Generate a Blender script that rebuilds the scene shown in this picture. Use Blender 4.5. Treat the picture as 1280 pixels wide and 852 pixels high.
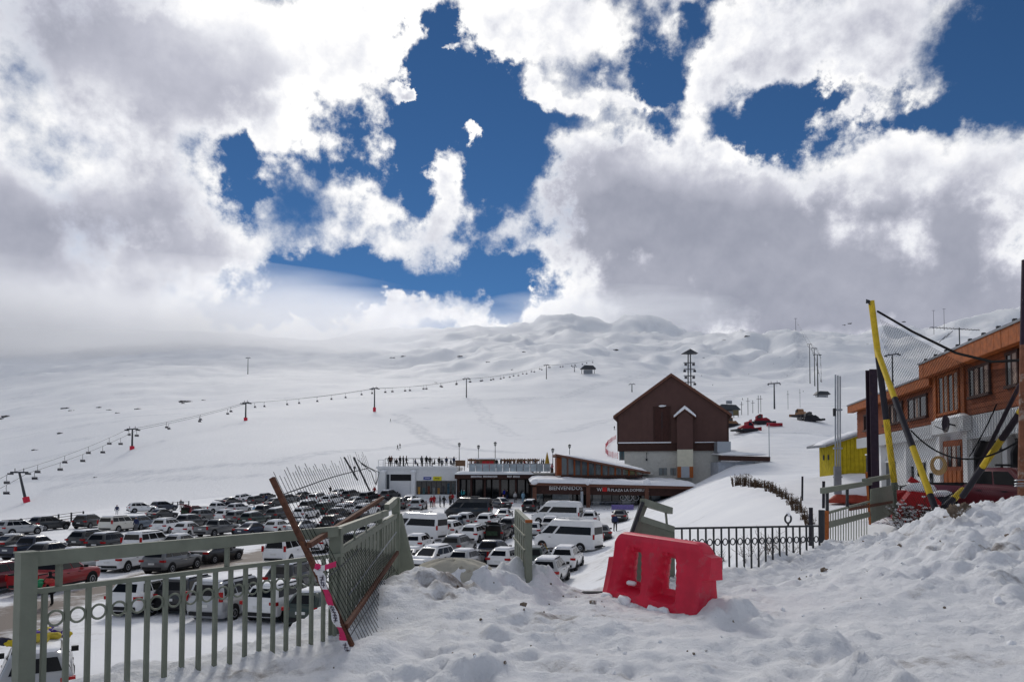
import bpy, bmesh, math, random
import numpy as np
from mathutils import Vector, Matrix

S = bpy.context.scene
for o in list(bpy.data.objects):
    bpy.data.objects.remove(o)
COL = S.collection
rad = math.radians

# ---------------------------------------------------------------- camera
CZ = 6.6                      # eye height above the car park
F = 900.0                     # focal length in pixels of a 1280 px wide frame
PITCH = rad(2.2)
PPY = 593 - F * math.tan(PITCH)
cam_d = bpy.data.cameras.new('camera')
cam = bpy.data.objects.new('camera', cam_d)
COL.objects.link(cam)
cam.location = (0, 0, CZ)
cam.rotation_euler = (rad(90) + PITCH, 0, 0)
cam_d.sensor_width = 36
cam_d.lens = F / 1280 * 36
cam_d.shift_y = (PPY - 426) / 1280
cam_d.clip_start = 0.1
cam_d.clip_end = 20000
S.camera = cam
S.render.resolution_x, S.render.resolution_y = 1024, 681
S.view_settings.view_transform = 'Standard'
S.view_settings.look = 'None'
S.view_settings.exposure = 0.06
S.view_settings.gamma = 1.0
S.view_settings.use_curve_mapping = False
S.cycles.use_denoising = True
S.cycles.max_bounces = 6
S.cycles.diffuse_bounces = 3
S.cycles.glossy_bounces = 3
S.cycles.transparent_max_bounces = 8
S.cycles.volume_bounces = 1
S.cycles.volume_step_rate = 2.0

_fw = Vector((0, math.cos(PITCH), math.sin(PITCH)))
_up = Vector((0, -math.sin(PITCH), math.cos(PITCH)))
def ray(px, py):
    """direction through a photograph pixel, scaled so that its y is 1"""
    d = _fw + Vector((1, 0, 0)) * ((px - 640) / F) + _up * ((PPY - py) / F)
    return d / d.y
def at(px, py, Y):
    """world point seen at a pixel, at distance Y along the ground"""
    d = ray(px, py)
    return Vector((d.x * Y, Y, CZ + d.z * Y))

# ---------------------------------------------------------------- sky and sun
SUN = Vector(ray(425, -30)).normalized()
world = bpy.data.worlds.new('World')
S.world = world
world.use_nodes = True
nt = world.node_tree
nt.nodes.clear()
NL = nt.links
def _set(sock, v):
    if hasattr(v, 'is_linked') or hasattr(v, 'links'):
        NL.new(v, sock)
    else:
        sock.default_value = v
def wm(op, a, b=None, c=None, clamp=False):
    n = nt.nodes.new('ShaderNodeMath'); n.operation = op; n.use_clamp = clamp
    _set(n.inputs[0], a)
    if b is not None: _set(n.inputs[1], b)
    if c is not None: _set(n.inputs[2], c)
    return n.outputs[0]
def wv(op, a, b=None, scale=None):
    n = nt.nodes.new('ShaderNodeVectorMath'); n.operation = op
    _set(n.inputs[0], a)
    if b is not None: _set(n.inputs[1], b)
    if scale is not None: _set(n.inputs[3], scale)
    return n.outputs['Value'] if op in ('DOT_PRODUCT', 'LENGTH') else n.outputs[0]
def wsm(x, lo, hi, a=0.0, b=1.0, kind='SMOOTHSTEP'):
    n = nt.nodes.new('ShaderNodeMapRange'); n.interpolation_type = kind; n.clamp = True
    _set(n.inputs['Value'], x); _set(n.inputs['From Min'], lo); _set(n.inputs['From Max'], hi)
    _set(n.inputs['To Min'], a); _set(n.inputs['To Max'], b)
    return n.outputs[0]
def wnoise(vec, scale, detail, rough, dist=0.0, lac=2.0):
    n = nt.nodes.new('ShaderNodeTexNoise'); n.noise_dimensions = '3D'
    _set(n.inputs['Vector'], vec)
    n.inputs['Scale'].default_value = scale; n.inputs['Detail'].default_value = detail
    n.inputs['Roughness'].default_value = rough; n.inputs['Distortion'].default_value = dist
    n.inputs['Lacunarity'].default_value = lac
    return n.outputs[0]
tc = nt.nodes.new('ShaderNodeTexCoord')
DIR = tc.outputs['Generated']
sep = nt.nodes.new('ShaderNodeSeparateXYZ'); NL.new(DIR, sep.inputs[0])
dy = wm('MAXIMUM', sep.outputs[1], 0.05)
cmb = nt.nodes.new('ShaderNodeCombineXYZ')
_set(cmb.inputs[0], wm('DIVIDE', sep.outputs[0], dy)); _set(cmb.inputs[1], wm('DIVIDE', sep.outputs[2], dy))
P2 = cmb.outputs[0]                      # heading and steepness of a sky direction
def wwarp(scale, detail, rough, amp):
    n = nt.nodes.new('ShaderNodeTexNoise'); n.inputs['Scale'].default_value = scale; n.inputs['Detail'].default_value = detail; n.inputs['Roughness'].default_value = rough
    NL.new(DIR, n.inputs['Vector'])
    return wv('SCALE', wv('SUBTRACT', n.outputs[1], (0.5, 0.5, 0.5)), scale=amp)
P2W = wv('ADD', P2, wv('ADD', wwarp(5.0, 3.0, 0.5, 0.20), wwarp(16.0, 9.0, 0.62, 0.16)))
P2G = wv('ADD', P2, wwarp(5.0, 5.0, 0.55, 0.22))
def blobs(vec, lst):
    acc = None
    for (px, py, rx, ry, w) in lst:
        d = ray(px, py)
        q = wv('MULTIPLY', wv('SUBTRACT', vec, (d.x, d.z, 0)), (F / rx, F / ry, 0))
        g = wm('EXPONENT', wm('MULTIPLY', wv('DOT_PRODUCT', q, q), -1.0))
        acc = wm('MULTIPLY', g, w) if acc is None else wm('MULTIPLY_ADD', g, w, acc)
    return acc
# where the clouds lie (+) and where the sky is open (-)
COVER = [(560, 85, 66, 70, -1.09), (520, 150, 40, 50, -0.59), (640, 170, 75, 75, -1.01), (745, 150, 105, 55, -1.01), (850, 80, 52, 70, -0.92), (690, 225, 55, 60, -0.92), (600, 235, 55, 45, -0.59),
         (955, 160, 62, 38, -1.01), (1085, 135, 80, 22, -0.59), (1268, 70, 50, 85, -1.26), (1195, 130, 55, 28, -0.67), (512, 262, 26, 55, -0.76),
         (290, 212, 38, 34, -1.09), (306, 258, 22, 22, -0.76), (440, 372, 150, 30, -1.26), (330, 386, 70, 24, -0.92), (610, 345, 55, 24, -0.76), (640, 288, 50, 26, -0.59), (900, 30, 34, 60, -0.67), (560, 20, 16, 40, -0.67),
         (735, 132, 62, 20, 1.9), (503, 125, 28, 16, 2.0), (612, 196, 34, 24, 1.6), (820, 110, 40, 14, .9), (570, 75, 18, 10, .8), (560, 235, 40, 26, .8), (572, 105, 26, 8, .9), (440, 425, 300, 14, 1.1), (1120, 390, 260, 50, .8),
         (455, 30, 70, 55, .7), (680, 40, 110, 50, .9), (1050, 60, 130, 75, .8), (1235, 185, 60, 50, .5), (790, 270, 90, 105, .8), (560, 300, 90, 40, .6),
         (850, 235, 90, 85, .7), (1000, 310, 320, 110, 1.0), (180, 110, 240, 130, .8), (130, 320, 200, 110, 1.0), (500, 402, 34, 10, 1.1), (378, 400, 14, 8, 1.1), (430, 180, 60, 70, .4), (640, 398, 80, 16, .7), (120, 400, 130, 40, .8)]
# how thick and grey their bodies are
GREY = [(20, 10, 220, 110, 1.15), (320, 110, 170, 95, .75), (60, 290, 270, 75, 1.0), (440, 245, 60, 50, .7), (100, 150, 120, 40, -.2),
        (1010, 315, 330, 100, 1.15), (790, 290, 95, 90, .8), (1260, 280, 140, 90, .7), (1040, 110, 140, 60, .4), (1110, 30, 110, 50, .4), (690, 30, 90, 40, .3), (20, 420, 250, 45, .7), (1130, 395, 280, 45, .95), (560, 330, 80, 26, .35)]
def density(dv, p2w, d1, d2):
    a1 = wnoise(dv, 5.2, d1, 0.56, 0.0); a2 = wnoise(dv, 15.0, d2, 0.60, 0.0)
    v = wm('ADD', wm('ADD', blobs(p2w, COVER), 0.03), wm('MULTIPLY_ADD', wm('SUBTRACT', a1, 0.5), 3.1, wm('MULTIPLY', wm('SUBTRACT', a2, 0.5), 1.9)))
    return v, a1, a2
dens, n1, n2 = density(DIR, P2W, 10.0, 9.0)
SH = (SUN.x * .030, SUN.y * .0, SUN.z * .050)
n1s = wnoise(wv('ADD', DIR, SH), 5.2, 8.0, 0.56, 0.0)
n2s = wnoise(wv('ADD', DIR, (SH[0] * .35, 0, SH[2] * .35)), 15.0, 7.0, 0.60, 0.0)
soft = wnoise(wv('ADD', DIR, (3.1, 1.7, 5.2)), 3.0, 2.0, 0.5, 0.0)
alpha = wsm(dens, wsm(soft, 0.42, 0.62, -0.08, -0.34), wsm(soft, 0.42, 0.62, 0.28, 0.85))
alpha = wm('POWER', alpha, 1.15)
grey = wm('MINIMUM', wm('MAXIMUM', blobs(P2G, GREY), 0.0), 1.0)
thick = wsm(dens, 0.10, 0.95)
puff = wm('ADD', wm('MULTIPLY', wm('SUBTRACT', n1, n1s), 2.4), wm('MULTIPLY', wm('SUBTRACT', n2, n2s), 1.0))
puff = wm('MULTIPLY', puff, wsm(grey, 0.1, 0.9, 1.0, 0.16))
tone = wm('ADD', wm('SUBTRACT', 0.97, wm('MULTIPLY', thick, wm('MULTIPLY_ADD', grey, 0.46, 0.17))), puff)
glow = wm('MULTIPLY', wm('POWER', wm('MAXIMUM', wv('DOT_PRODUCT', DIR, tuple(SUN)), 0.0), 70.0), 0.28)
tone = wm('ADD', tone, glow)
ramp = nt.nodes.new('ShaderNodeValToRGB'); NL.new(tone, ramp.inputs[0])
els = ramp.color_ramp.elements
els[0].position = 0.0; els[0].color = (.17, .19, .24, 1)
els[1].position = 1.0; els[1].color = (1.0, .99, .975, 1)
for p, c in ((.3, (.30, .315, .385, 1)), (.52, (.48, .49, .565, 1)), (.76, (.76, .77, .815, 1))):
    e = els.new(p); e.color = c
sky = nt.nodes.new('ShaderNodeTexSky'); sky.sky_type = 'NISHITA'; sky.sun_disc = False
sky.sun_elevation = math.asin(SUN.z); sky.sun_rotation = math.atan2(SUN.x, SUN.y)
sky.altitude = 3000; sky.air_density = 1.0; sky.dust_density = 0.0; sky.ozone_density = 2.0
bg_sky = nt.nodes.new('ShaderNodeBackground'); bg_sky.inputs[1].default_value = 0.05
tint = nt.nodes.new('ShaderNodeMix'); tint.data_type = 'RGBA'; tint.blend_type = 'MULTIPLY'; tint.inputs[0].default_value = 1.0
NL.new(sky.outputs[0], tint.inputs[6]); tint.inputs[7].default_value = (.50, .84, 1.10, 1)
NL.new(tint.outputs[2], bg_sky.inputs[0])
bg_cloud = nt.nodes.new('ShaderNodeBackground'); bg_cloud.inputs[1].default_value = 1.06
NL.new(ramp.outputs[0], bg_cloud.inputs[0])
mixw = nt.nodes.new('ShaderNodeMixShader')
NL.new(alpha, mixw.inputs[0]); NL.new(bg_sky.outputs[0], mixw.inputs[1]); NL.new(bg_cloud.outputs[0], mixw.inputs[2])
wout = nt.nodes.new('ShaderNodeOutputWorld'); NL.new(mixw.outputs[0], wout.inputs[0])
world.cycles.sampling_method = 'MANUAL'; world.cycles.sample_map_resolution = 512

sun_d = bpy.data.lights.new('sun', 'SUN'); sun_d.energy = 1.5; sun_d.angle = rad(10); sun_d.color = (1.0, .95, .87)
sun = bpy.data.objects.new('sun', sun_d); COL.objects.link(sun)
sun.rotation_euler = SUN.to_track_quat('Z', 'Y').to_euler(); sun.location = (0, 0, 60)

# ---------------------------------------------------------------- materials
MATS = {}
def mat(name, col, rough=.6, metal=0.0, var=.12, scale=8.0, bump=0.0, bscale=40.0, coat=0.0, col2=None, cscale=None, thresh=None, spec=None, trans=0.0):
    """a principled material whose colour is broken up by noise; col2 adds patches of a second colour"""
    if name in MATS: return MATS[name]
    m = bpy.data.materials.new(name); m.use_nodes = True; MATS[name] = m
    t = m.node_tree; b = t.nodes['Principled BSDF']
    tcn = t.nodes.new('ShaderNodeTexCoord')
    nz = t.nodes.new('ShaderNodeTexNoise'); nz.inputs['Scale'].default_value = scale; nz.inputs['Detail'].default_value = 5; nz.inputs['Roughness'].default_value = .6
    t.links.new(tcn.outputs['Object'], nz.inputs['Vector'])
    rp = t.nodes.new('ShaderNodeValToRGB'); t.links.new(nz.outputs[0], rp.inputs[0])
    rp.color_ramp.elements[0].position = .3; rp.color_ramp.elements[1].position = .7
    rp.color_ramp.elements[0].color = tuple(max(0, c * (1 - var)) for c in col) + (1,)
    rp.color_ramp.elements[1].color = tuple(min(1, c * (1 + var)) for c in col) + (1,)
    out = rp.outputs[0]
    if col2 is not None:
        n2_ = t.nodes.new('ShaderNodeTexNoise'); n2_.inputs['Scale'].default_value = cscale or 5; n2_.inputs['Detail'].default_value = 7; n2_.inputs['Roughness'].default_value = .65
        t.links.new(tcn.outputs['Object'], n2_.inputs['Vector'])
        r2 = t.nodes.new('ShaderNodeValToRGB'); t.links.new(n2_.outputs[0], r2.inputs[0])
        th = thresh or .55
        r2.color_ramp.elements[0].position = th; r2.color_ramp.elements[1].position = th + .08
        mx = t.nodes.new('ShaderNodeMix'); mx.data_type = 'RGBA'
        t.links.new(r2.outputs[0], mx.inputs[0]); t.links.new(out, mx.inputs[6]); mx.inputs[7].default_value = tuple(col2) + (1,)
        out = mx.outputs[2]
    t.links.new(out, b.inputs['Base Color'])
    b.inputs['Roughness'].default_value = rough; b.inputs['Metallic'].default_value = metal
    b.inputs['Coat Weight'].default_value = coat
    b.inputs['Specular IOR Level'].default_value = .2 if spec is None else spec
    if bump:
        bn = t.nodes.new('ShaderNodeTexNoise'); bn.inputs['Scale'].default_value = bscale; bn.inputs['Detail'].default_value = 6
        t.links.new(tcn.outputs['Object'], bn.inputs['Vector'])
        bp = t.nodes.new('ShaderNodeBump'); bp.inputs['Strength'].default_value = bump; bp.inputs['Distance'].default_value = .02
        t.links.new(bn.outputs[0], bp.inputs['Height']); t.links.new(bp.outputs[0], b.inputs['Normal'])
    return m

def snow_mat(name, big, dirt_attr=True, fine=1.0, bumpd=.03, dcol=(.135, .10, .075)):
    """snow: near white, faint drifts of tone, brown slush where the sheet's dirt layer says so"""
    m = bpy.data.materials.new(name); m.use_nodes = True; MATS[name] = m
    t = m.node_tree; L = t.links; b = t.nodes['Principled BSDF']
    g = t.nodes.new('ShaderNodeNewGeometry')
    nz = t.nodes.new('ShaderNodeTexNoise'); nz.inputs['Scale'].default_value = big; nz.inputs['Detail'].default_value = 6
    L.new(g.outputs['Position'], nz.inputs['Vector'])
    rp = t.nodes.new('ShaderNodeValToRGB'); L.new(nz.outputs[0], rp.inputs[0])
    rp.color_ramp.elements[0].position = .3; rp.color_ramp.elements[0].color = (.80, .815, .855, 1)
    rp.color_ramp.elements[1].position = .7; rp.color_ramp.elements[1].color = (.88, .89, .915, 1)
    out = rp.outputs[0]
    if dirt_attr:
        at_ = t.nodes.new('ShaderNodeAttribute'); at_.attribute_name = 'dirt'
        n2_ = t.nodes.new('ShaderNodeTexNoise'); n2_.inputs['Scale'].default_value = 2.2 * fine; n2_.inputs['Detail'].default_value = 9; n2_.inputs['Roughness'].default_value = .72
        L.new(g.outputs['Position'], n2_.inputs['Vector'])
        a = t.nodes.new('ShaderNodeMath'); a.operation = 'MULTIPLY_ADD'; L.new(n2_.outputs[0], a.inputs[0]); a.inputs[1].default_value = 1.5; a.inputs[2].default_value = -1.05
        s = t.nodes.new('ShaderNodeMath'); s.operation = 'ADD'; L.new(a.outputs[0], s.inputs[0]); L.new(at_.outputs['Fac'], s.inputs[1])
        mr = t.nodes.new('ShaderNodeMapRange'); mr.interpolation_type = 'SMOOTHSTEP'; L.new(s.outputs[0], mr.inputs['Value'])
        mr.inputs['From Min'].default_value = .0; mr.inputs['From Max'].default_value = .75
        dm = t.nodes.new('ShaderNodeMath'); dm.operation = 'MULTIPLY'; L.new(mr.outputs[0], dm.inputs[0]); dm.inputs[1].default_value = .92
        mx = t.nodes.new('ShaderNodeMix'); mx.data_type = 'RGBA'
        L.new(dm.outputs[0], mx.inputs[0]); L.new(out, mx.inputs[6]); mx.inputs[7].default_value = tuple(dcol) + (1,)
        out = mx.outputs[2]
    L.new(out, b.inputs['Base Color'])
    b.inputs['Roughness'].default_value = .75; b.inputs['Specular IOR Level'].default_value = .25
    bn = t.nodes.new('ShaderNodeTexNoise'); bn.inputs['Scale'].default_value = 7 * fine; bn.inputs['Detail'].default_value = 10; bn.inputs['Roughness'].default_value = .72
    L.new(g.outputs['Position'], bn.inputs['Vector'])
    bp = t.nodes.new('ShaderNodeBump'); bp.inputs['Strength'].default_value = .8; bp.inputs['Distance'].default_value = bumpd
    L.new(bn.outputs[0], bp.inputs['Height']); L.new(bp.outputs[0], b.inputs['Normal'])
    return m

# ---------------------------------------------------------------- mesh helpers
def tag(o, label=None, cat=None, group=None, kind=None):
    if label: o['label'] = label
    if cat: o['category'] = cat
    if group: o['group'] = group
    if kind: o['kind'] = kind
    return o
def thing(name, label, cat, loc=(0, 0, 0), rz=0.0, group=None):
    o = bpy.data.objects.new(name, None); COL.objects.link(o)
    o.location = loc; o.rotation_euler = (0, 0, rz); o.empty_display_size = .2
    return tag(o, label, cat, group)
def copy_tree(o, parent=None):
    c = o.copy(); COL.objects.link(c); c.parent = parent
    for ch in list(o.children): copy_tree(ch, c)
    return c
class MB:
    """collects shapes into one mesh"""
    def __init__(s, origin=(0, 0, 0)):
        s.v = []; s.f = []; s.m = []; s.o = Vector(origin); s.cur = 0
    def add(s, vs, fs):
        n = len(s.v); s.v += [tuple(Vector(v) - s.o) for v in vs]
        s.f += [tuple(n + i for i in f) for f in fs]; s.m += [s.cur] * len(fs)
        return s
    def hexa(s, a):
        """eight corners: bottom ring then top ring"""
        return s.add(a, [(3, 2, 1, 0), (4, 5, 6, 7), (0, 1, 5, 4), (1, 2, 6, 5), (2, 3, 7, 6), (3, 0, 4, 7)])
    def box(s, c, d, rz=0.0, rot=None):
        c = Vector(c); hx, hy, hz = d[0] / 2, d[1] / 2, d[2] / 2
        R = rot if rot is not None else Matrix.Rotation(rz, 3, 'Z')
        return s.hexa([c + R @ Vector(p) for p in ((-hx, -hy, -hz), (hx, -hy, -hz), (hx, hy, -hz), (-hx, hy, -hz), (-hx, -hy, hz), (hx, -hy, hz), (hx, hy, hz), (-hx, hy, hz))])
    def bar(s, p, q, w, h, up=(0, 0, 1)):
        """a straight bar w wide and h deep from p to q"""
        p, q = Vector(p), Vector(q); d = (q - p).normalized(); u = Vector(up)
        if abs(d.dot(u)) > .98: u = Vector((0, 1, 0))
        x = d.cross(u).normalized(); z = x.cross(d).normalized()
        a = x * w / 2; b = z * h / 2
        return s.hexa([p - a - b, p + a - b, p + a + b, p - a + b, q - a - b, q + a - b, q + a + b, q - a + b])
    def tube(s, pts, r, n=8, r2=None, cap=True):
        pts = [Vector(p) for p in pts]; rs = [r + ((r2 if r2 is not None else r) - r) * i / max(1, len(pts) - 1) for i in range(len(pts))]
        vs, fs = [], []
        for i, p in enumerate(pts):
            d = (pts[min(i + 1, len(pts) - 1)] - pts[max(i - 1, 0)]).normalized()
            u = Vector((0, 0, 1)) if abs(d.z) < .95 else Vector((0, 1, 0))
            x = d.cross(u).normalized(); y = x.cross(d)
            for k in range(n):
                t = 2 * math.pi * k / n
                vs.append(p + (x * math.cos(t) + y * math.sin(t)) * rs[i])
        for i in range(len(pts) - 1):
            for k in range(n):
                a, b_ = i * n + k, i * n + (k + 1) % n
                fs.append((a, b_, b_ + n, a + n))
        if cap:
            fs.append(tuple(range(n - 1, -1, -1))); fs.append(tuple((len(pts) - 1) * n + k for k in range(n)))
        return s.add(vs, fs)
    def torus(s, c, R, r, ax, up, n=18, m=6):
        """a ring round axis ax"""
        c = Vector(c); ax = Vector(ax).normalized(); u = Vector(up).normalized(); w = ax.cross(u).normalized()
        vs, fs = [], []
        for i in range(n):
            t = 2 * math.pi * i / n; e = u * math.cos(t) + w * math.sin(t)
            for k in range(m):
                q = 2 * math.pi * k / m
                vs.append(c + e * (R + r * math.cos(q)) + ax * (r * math.sin(q)))
        for i in range(n):
            for k in range(m):
                fs.append((i * m + k, ((i + 1) % n) * m + k, ((i + 1) % n) * m + (k + 1) % m, i * m + (k + 1) % m))
        return s.add(vs, fs)
    def prism(s, poly, ext):
        """polygon (3-D points) pushed along ext"""
        n = len(poly); e = Vector(ext)
        vs = [Vector(p) for p in poly] + [Vector(p) + e for p in poly]
        fs = [tuple(range(n - 1, -1, -1)), tuple(range(n, 2 * n))] + [(i, (i + 1) % n, (i + 1) % n + n, i + n) for i in range(n)]
        return s.add(vs, fs)
    def quad(s, a, b, c, d): return s.add([a, b, c, d], [(0, 1, 2, 3)])
    def rings(s, rs, cap0=True, cap1=True):
        n = len(rs[0]); vs = [p for r in rs for p in r]; fs = []
        for i in range(len(rs) - 1):
            for k in range(n):
                fs.append((i * n + k, i * n + (k + 1) % n, (i + 1) * n + (k + 1) % n, (i + 1) * n + k))
        if cap0: fs.append(tuple(range(n - 1, -1, -1)))
        if cap1: fs.append(tuple((len(rs) - 1) * n + k for k in range(n)))
        return s.add(vs, fs)
    def blob(s, c, r, seed=0, jit=.25, n=2, squash=(1, 1, 1)):
        bm = bmesh.new(); bmesh.ops.create_icosphere(bm, subdivisions=n, radius=1.0)
        rg = random.Random(seed); c = Vector(c)
        vs = [c + Vector((v.co.x * squash[0], v.co.y * squash[1], v.co.z * squash[2])) * r * (1 + rg.uniform(-jit, jit)) for v in bm.verts]
        bm.verts.index_update()
        fs = [tuple(v.index for v in f.verts) for f in bm.faces]; bm.free()
        return s.add(vs, fs)
    def mesh(s, name, smooth=False, fix=True):
        me = bpy.data.meshes.new(name); me.from_pydata(s.v, [], s.f)
        if s.cur or any(s.m): me.polygons.foreach_set('material_index', s.m)
        if fix:
            bm = bmesh.new(); bm.from_mesh(me); bmesh.ops.recalc_face_normals(bm, faces=bm.faces); bm.to_mesh(me); bm.free()
        if smooth:
            me.shade_smooth()
            if smooth != 'all': me.set_sharp_from_angle(angle=rad(38))
        me.update(); return me
    def build(s, name, material, parent=None, smooth=False, fix=True):
        me = s.mesh(name, smooth, fix)
        for m in (material if isinstance(material, (list, tuple)) else [material]): me.materials.append(m)
        return link(name, me, parent)
def link(name, me, parent=None):
    o = bpy.data.objects.new(name, me); COL.objects.link(o)
    if parent is not None: o.parent = parent
    return o

# ---------------------------------------------------------------- noise
_rs = np.random.RandomState(7)
_TAB = _rs.rand(256, 256)
def vnoise(x, y, seed=0):
    x = np.asarray(x, float) + seed * 17.31; y = np.asarray(y, float) + seed * 9.77
    xi = np.floor(x).astype(int); yi = np.floor(y).astype(int); fx = x - xi; fy = y - yi
    fx = fx * fx * fx * (fx * (fx * 6 - 15) + 10); fy = fy * fy * fy * (fy * (fy * 6 - 15) + 10)
    g = lambda a, b: _TAB[a & 255, b & 255]
    return (g(xi, yi) * (1 - fx) + g(xi + 1, yi) * fx) * (1 - fy) + (g(xi, yi + 1) * (1 - fx) + g(xi + 1, yi + 1) * fx) * fy
def fbm(x, y, oct=5, seed=0, gain=.5):
    a = 1.0; s = 0.0; n = 0.0
    x = np.asarray(x, float); y = np.asarray(y, float)
    for i in range(oct):
        c, d = math.cos(.6 * i), math.sin(.6 * i)
        s = s + a * (vnoise((x * c - y * d) * 2 ** i, (x * d + y * c) * 2 ** i, seed + i) - .5); n += a; a *= gain
    return s / n * 2
def sst(x, a, b):
    t = np.clip((np.asarray(x, float) - a) / (b - a), 0, 1); return t * t * (3 - 2 * t)
# ---------------------------------------------------------------- the lie of the land
# crest of the upper road's edge, with the width of the slope that falls from it to the car park
EDGE = [(-9, -14, 4), (-6.2, 0, 4), (-4.3, 3.6, 4), (-3.75, 5.0, 4), (-2.45, 7.4, 4), (-2.3, 10.2, 4), (-.6, 10.9, 4), (1.0, 10.35, 4), (2.6, 11.6, 5),
        (5.5, 13.2, 7), (8.0, 18, 9), (10.6, 25, 11), (15.5, 45, 12), (21.5, 70, 13), (33, 108, 14), (44, 135, 16), (60, 175, 20)]
def edge_dist(X, Y):
    """signed distance from the crest (positive towards the car park) and slope width there"""
    best = np.full(np.shape(X), 1e9); sgn = np.ones(np.shape(X)); wid = np.ones(np.shape(X))
    for (x0, y0, w0), (x1, y1, w1) in zip(EDGE[:-1], EDGE[1:]):
        dx, dy_ = x1 - x0, y1 - y0; L2 = dx * dx + dy_ * dy_
        t = np.clip(((X - x0) * dx + (Y - y0) * dy_) / L2, 0, 1)
        d = np.hypot(X - x0 - t * dx, Y - y0 - t * dy_)
        cr = dx * (Y - y0) - dy_ * (X - x0)
        m = d < best - 1e-6
        best = np.where(m, d, best); sgn = np.where(m, np.where(cr > 0, 1, -1), sgn); wid = np.where(m, w0 + (w1 - w0) * t, wid)
    return best * sgn, wid
def z_lot(X, Y):
    t = np.clip((Y - 55) / 46, 0, None); px = 640 + F * X / np.maximum(Y, 1)
    return 1.44 * np.minimum(t, 2.2) ** 1.6 * np.interp(px, [300, 480], [.15, 1.0])
COLS = [-700, -300, 0, 100, 200, 300, 400, 470, 550, 650, 710, 760, 800, 850, 950, 1000, 1060, 1130, 1160, 1200, 1280, 1600, 2000]
ROWS = [
 (100, [668, 664, 655, 650, 645, 640, 632, 628, 622, 614, 610, 606, 602, 598, 592, 590, 588, 586, 585, 584, 582, 580, 580]),
 (150, [668, 664, 652, 642, 634, 626, 618, 611, 604, 598, 594, 590, 586, 578, 552, 552, 556, 558, 558, 558, 556, 556, 556]),
 (185, [664, 656, 646, 632, 615, 602, 596, 592, 588, 584, 580, 574, 566, 552, 526, 525, 532, 540, 540, 540, 540, 540, 540]),
 (215, [658, 648, 634, 612, 592, 578, 572, 572, 570, 568, 566, 560, 552, 540, 519, 519, 522, 530, 530, 530, 530, 530, 530]),
 (300, [630, 618, 600, 578, 554, 543, 541, 546, 546, 546, 544, 540, 534, 526, 512, 512, 514, 518, 520, 520, 520, 520, 520]),
 (370, [600, 586, 570, 550, 535, 525, 525, 528, 530, 530, 528, 524, 520, 514, 507, 507, 509, 510, 512, 512, 512, 512, 512]),
 (430, [580, 566, 550, 532, 520, 515, 513, 515, 516, 517, 516, 514, 512, 508, 504, 504, 505, 505, 506, 506, 506, 506, 506]),
 (530, [556, 545, 530, 514, 505, 500, 498, 499, 497, 499, 500, 500, 500, 499, 499, 499, 500, 498, 498, 498, 498, 498, 498]),
 (750, [524, 514, 500, 486, 480, 477, 475, 475, 476, 470, 468, 472, 478, 485, 488, 489, 490, 488, 487, 486, 485, 480, 480]),
 (1100, [490, 482, 470, 461, 456, 455, 456, 458, 458, 450, 452, 456, 462, 468, 466, 464, 465, 462, 460, 456, 450, 440, 440]),
 (1400, [466, 460, 452, 447, 443, 442, 444, 448, 446, 440, 438, 442, 448, 446, 434, 430, 430, 430, 428, 420, 412, 400, 400]),
 (1650, [452, 446, 440, 437, 432, 430, 434, 438, 437, 432, 428, 431, 434, 430, 411, 402, 405, 399, 407, 394, 388, 380, 380]),
 (2100, [440, 432, 428, 425, 424, 424, 428, 424, 424, 421, 412, 418, 416, 424, 428, 430, 430, 430, 430, 430, 430, 420, 420]),
 (2700, [425, 420, 412, 414, 414, 420, 428, 414, 412, 408, 393, 406, 396, 411, 440, 450, 450, 450, 450, 450, 450, 440, 440]),
 (3600, [470] * 23), (6000, [560] * 23)]
_lr = np.log([r[0] for r in ROWS]); _tab = np.array([r[1] for r in ROWS], float)
# resample the table smoothly onto a fine lattice (cubic along both ways)
def _cubic(xs, ys, q):
    m = np.zeros_like(ys); h = np.diff(xs); d = np.diff(ys, axis=0) / h[:, None]
    m[1:-1] = (d[:-1] * h[1:, None] + d[1:] * h[:-1, None]) / (h[:-1] + h[1:])[:, None]; m[0] = d[0]; m[-1] = d[-1]
    i = np.clip(np.searchsorted(xs, q) - 1, 0, len(xs) - 2); t = ((q - xs[i]) / h[i])[:, None]; hh = h[i][:, None]
    return (2*t**3-3*t*t+1)*ys[i] + (t**3-2*t*t+t)*hh*m[i] + (-2*t**3+3*t*t)*ys[i+1] + (t**3-t*t)*hh*m[i+1]
_pxl = np.linspace(-700, 2000, 361); _yl = np.linspace(_lr[0], _lr[-1], 300)
_t1 = _cubic(np.array(COLS, float), _tab.T.copy(), _pxl)          # px x rows
_t2 = _cubic(_lr, _t1.T.copy(), _yl)                              # Y x px
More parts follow.
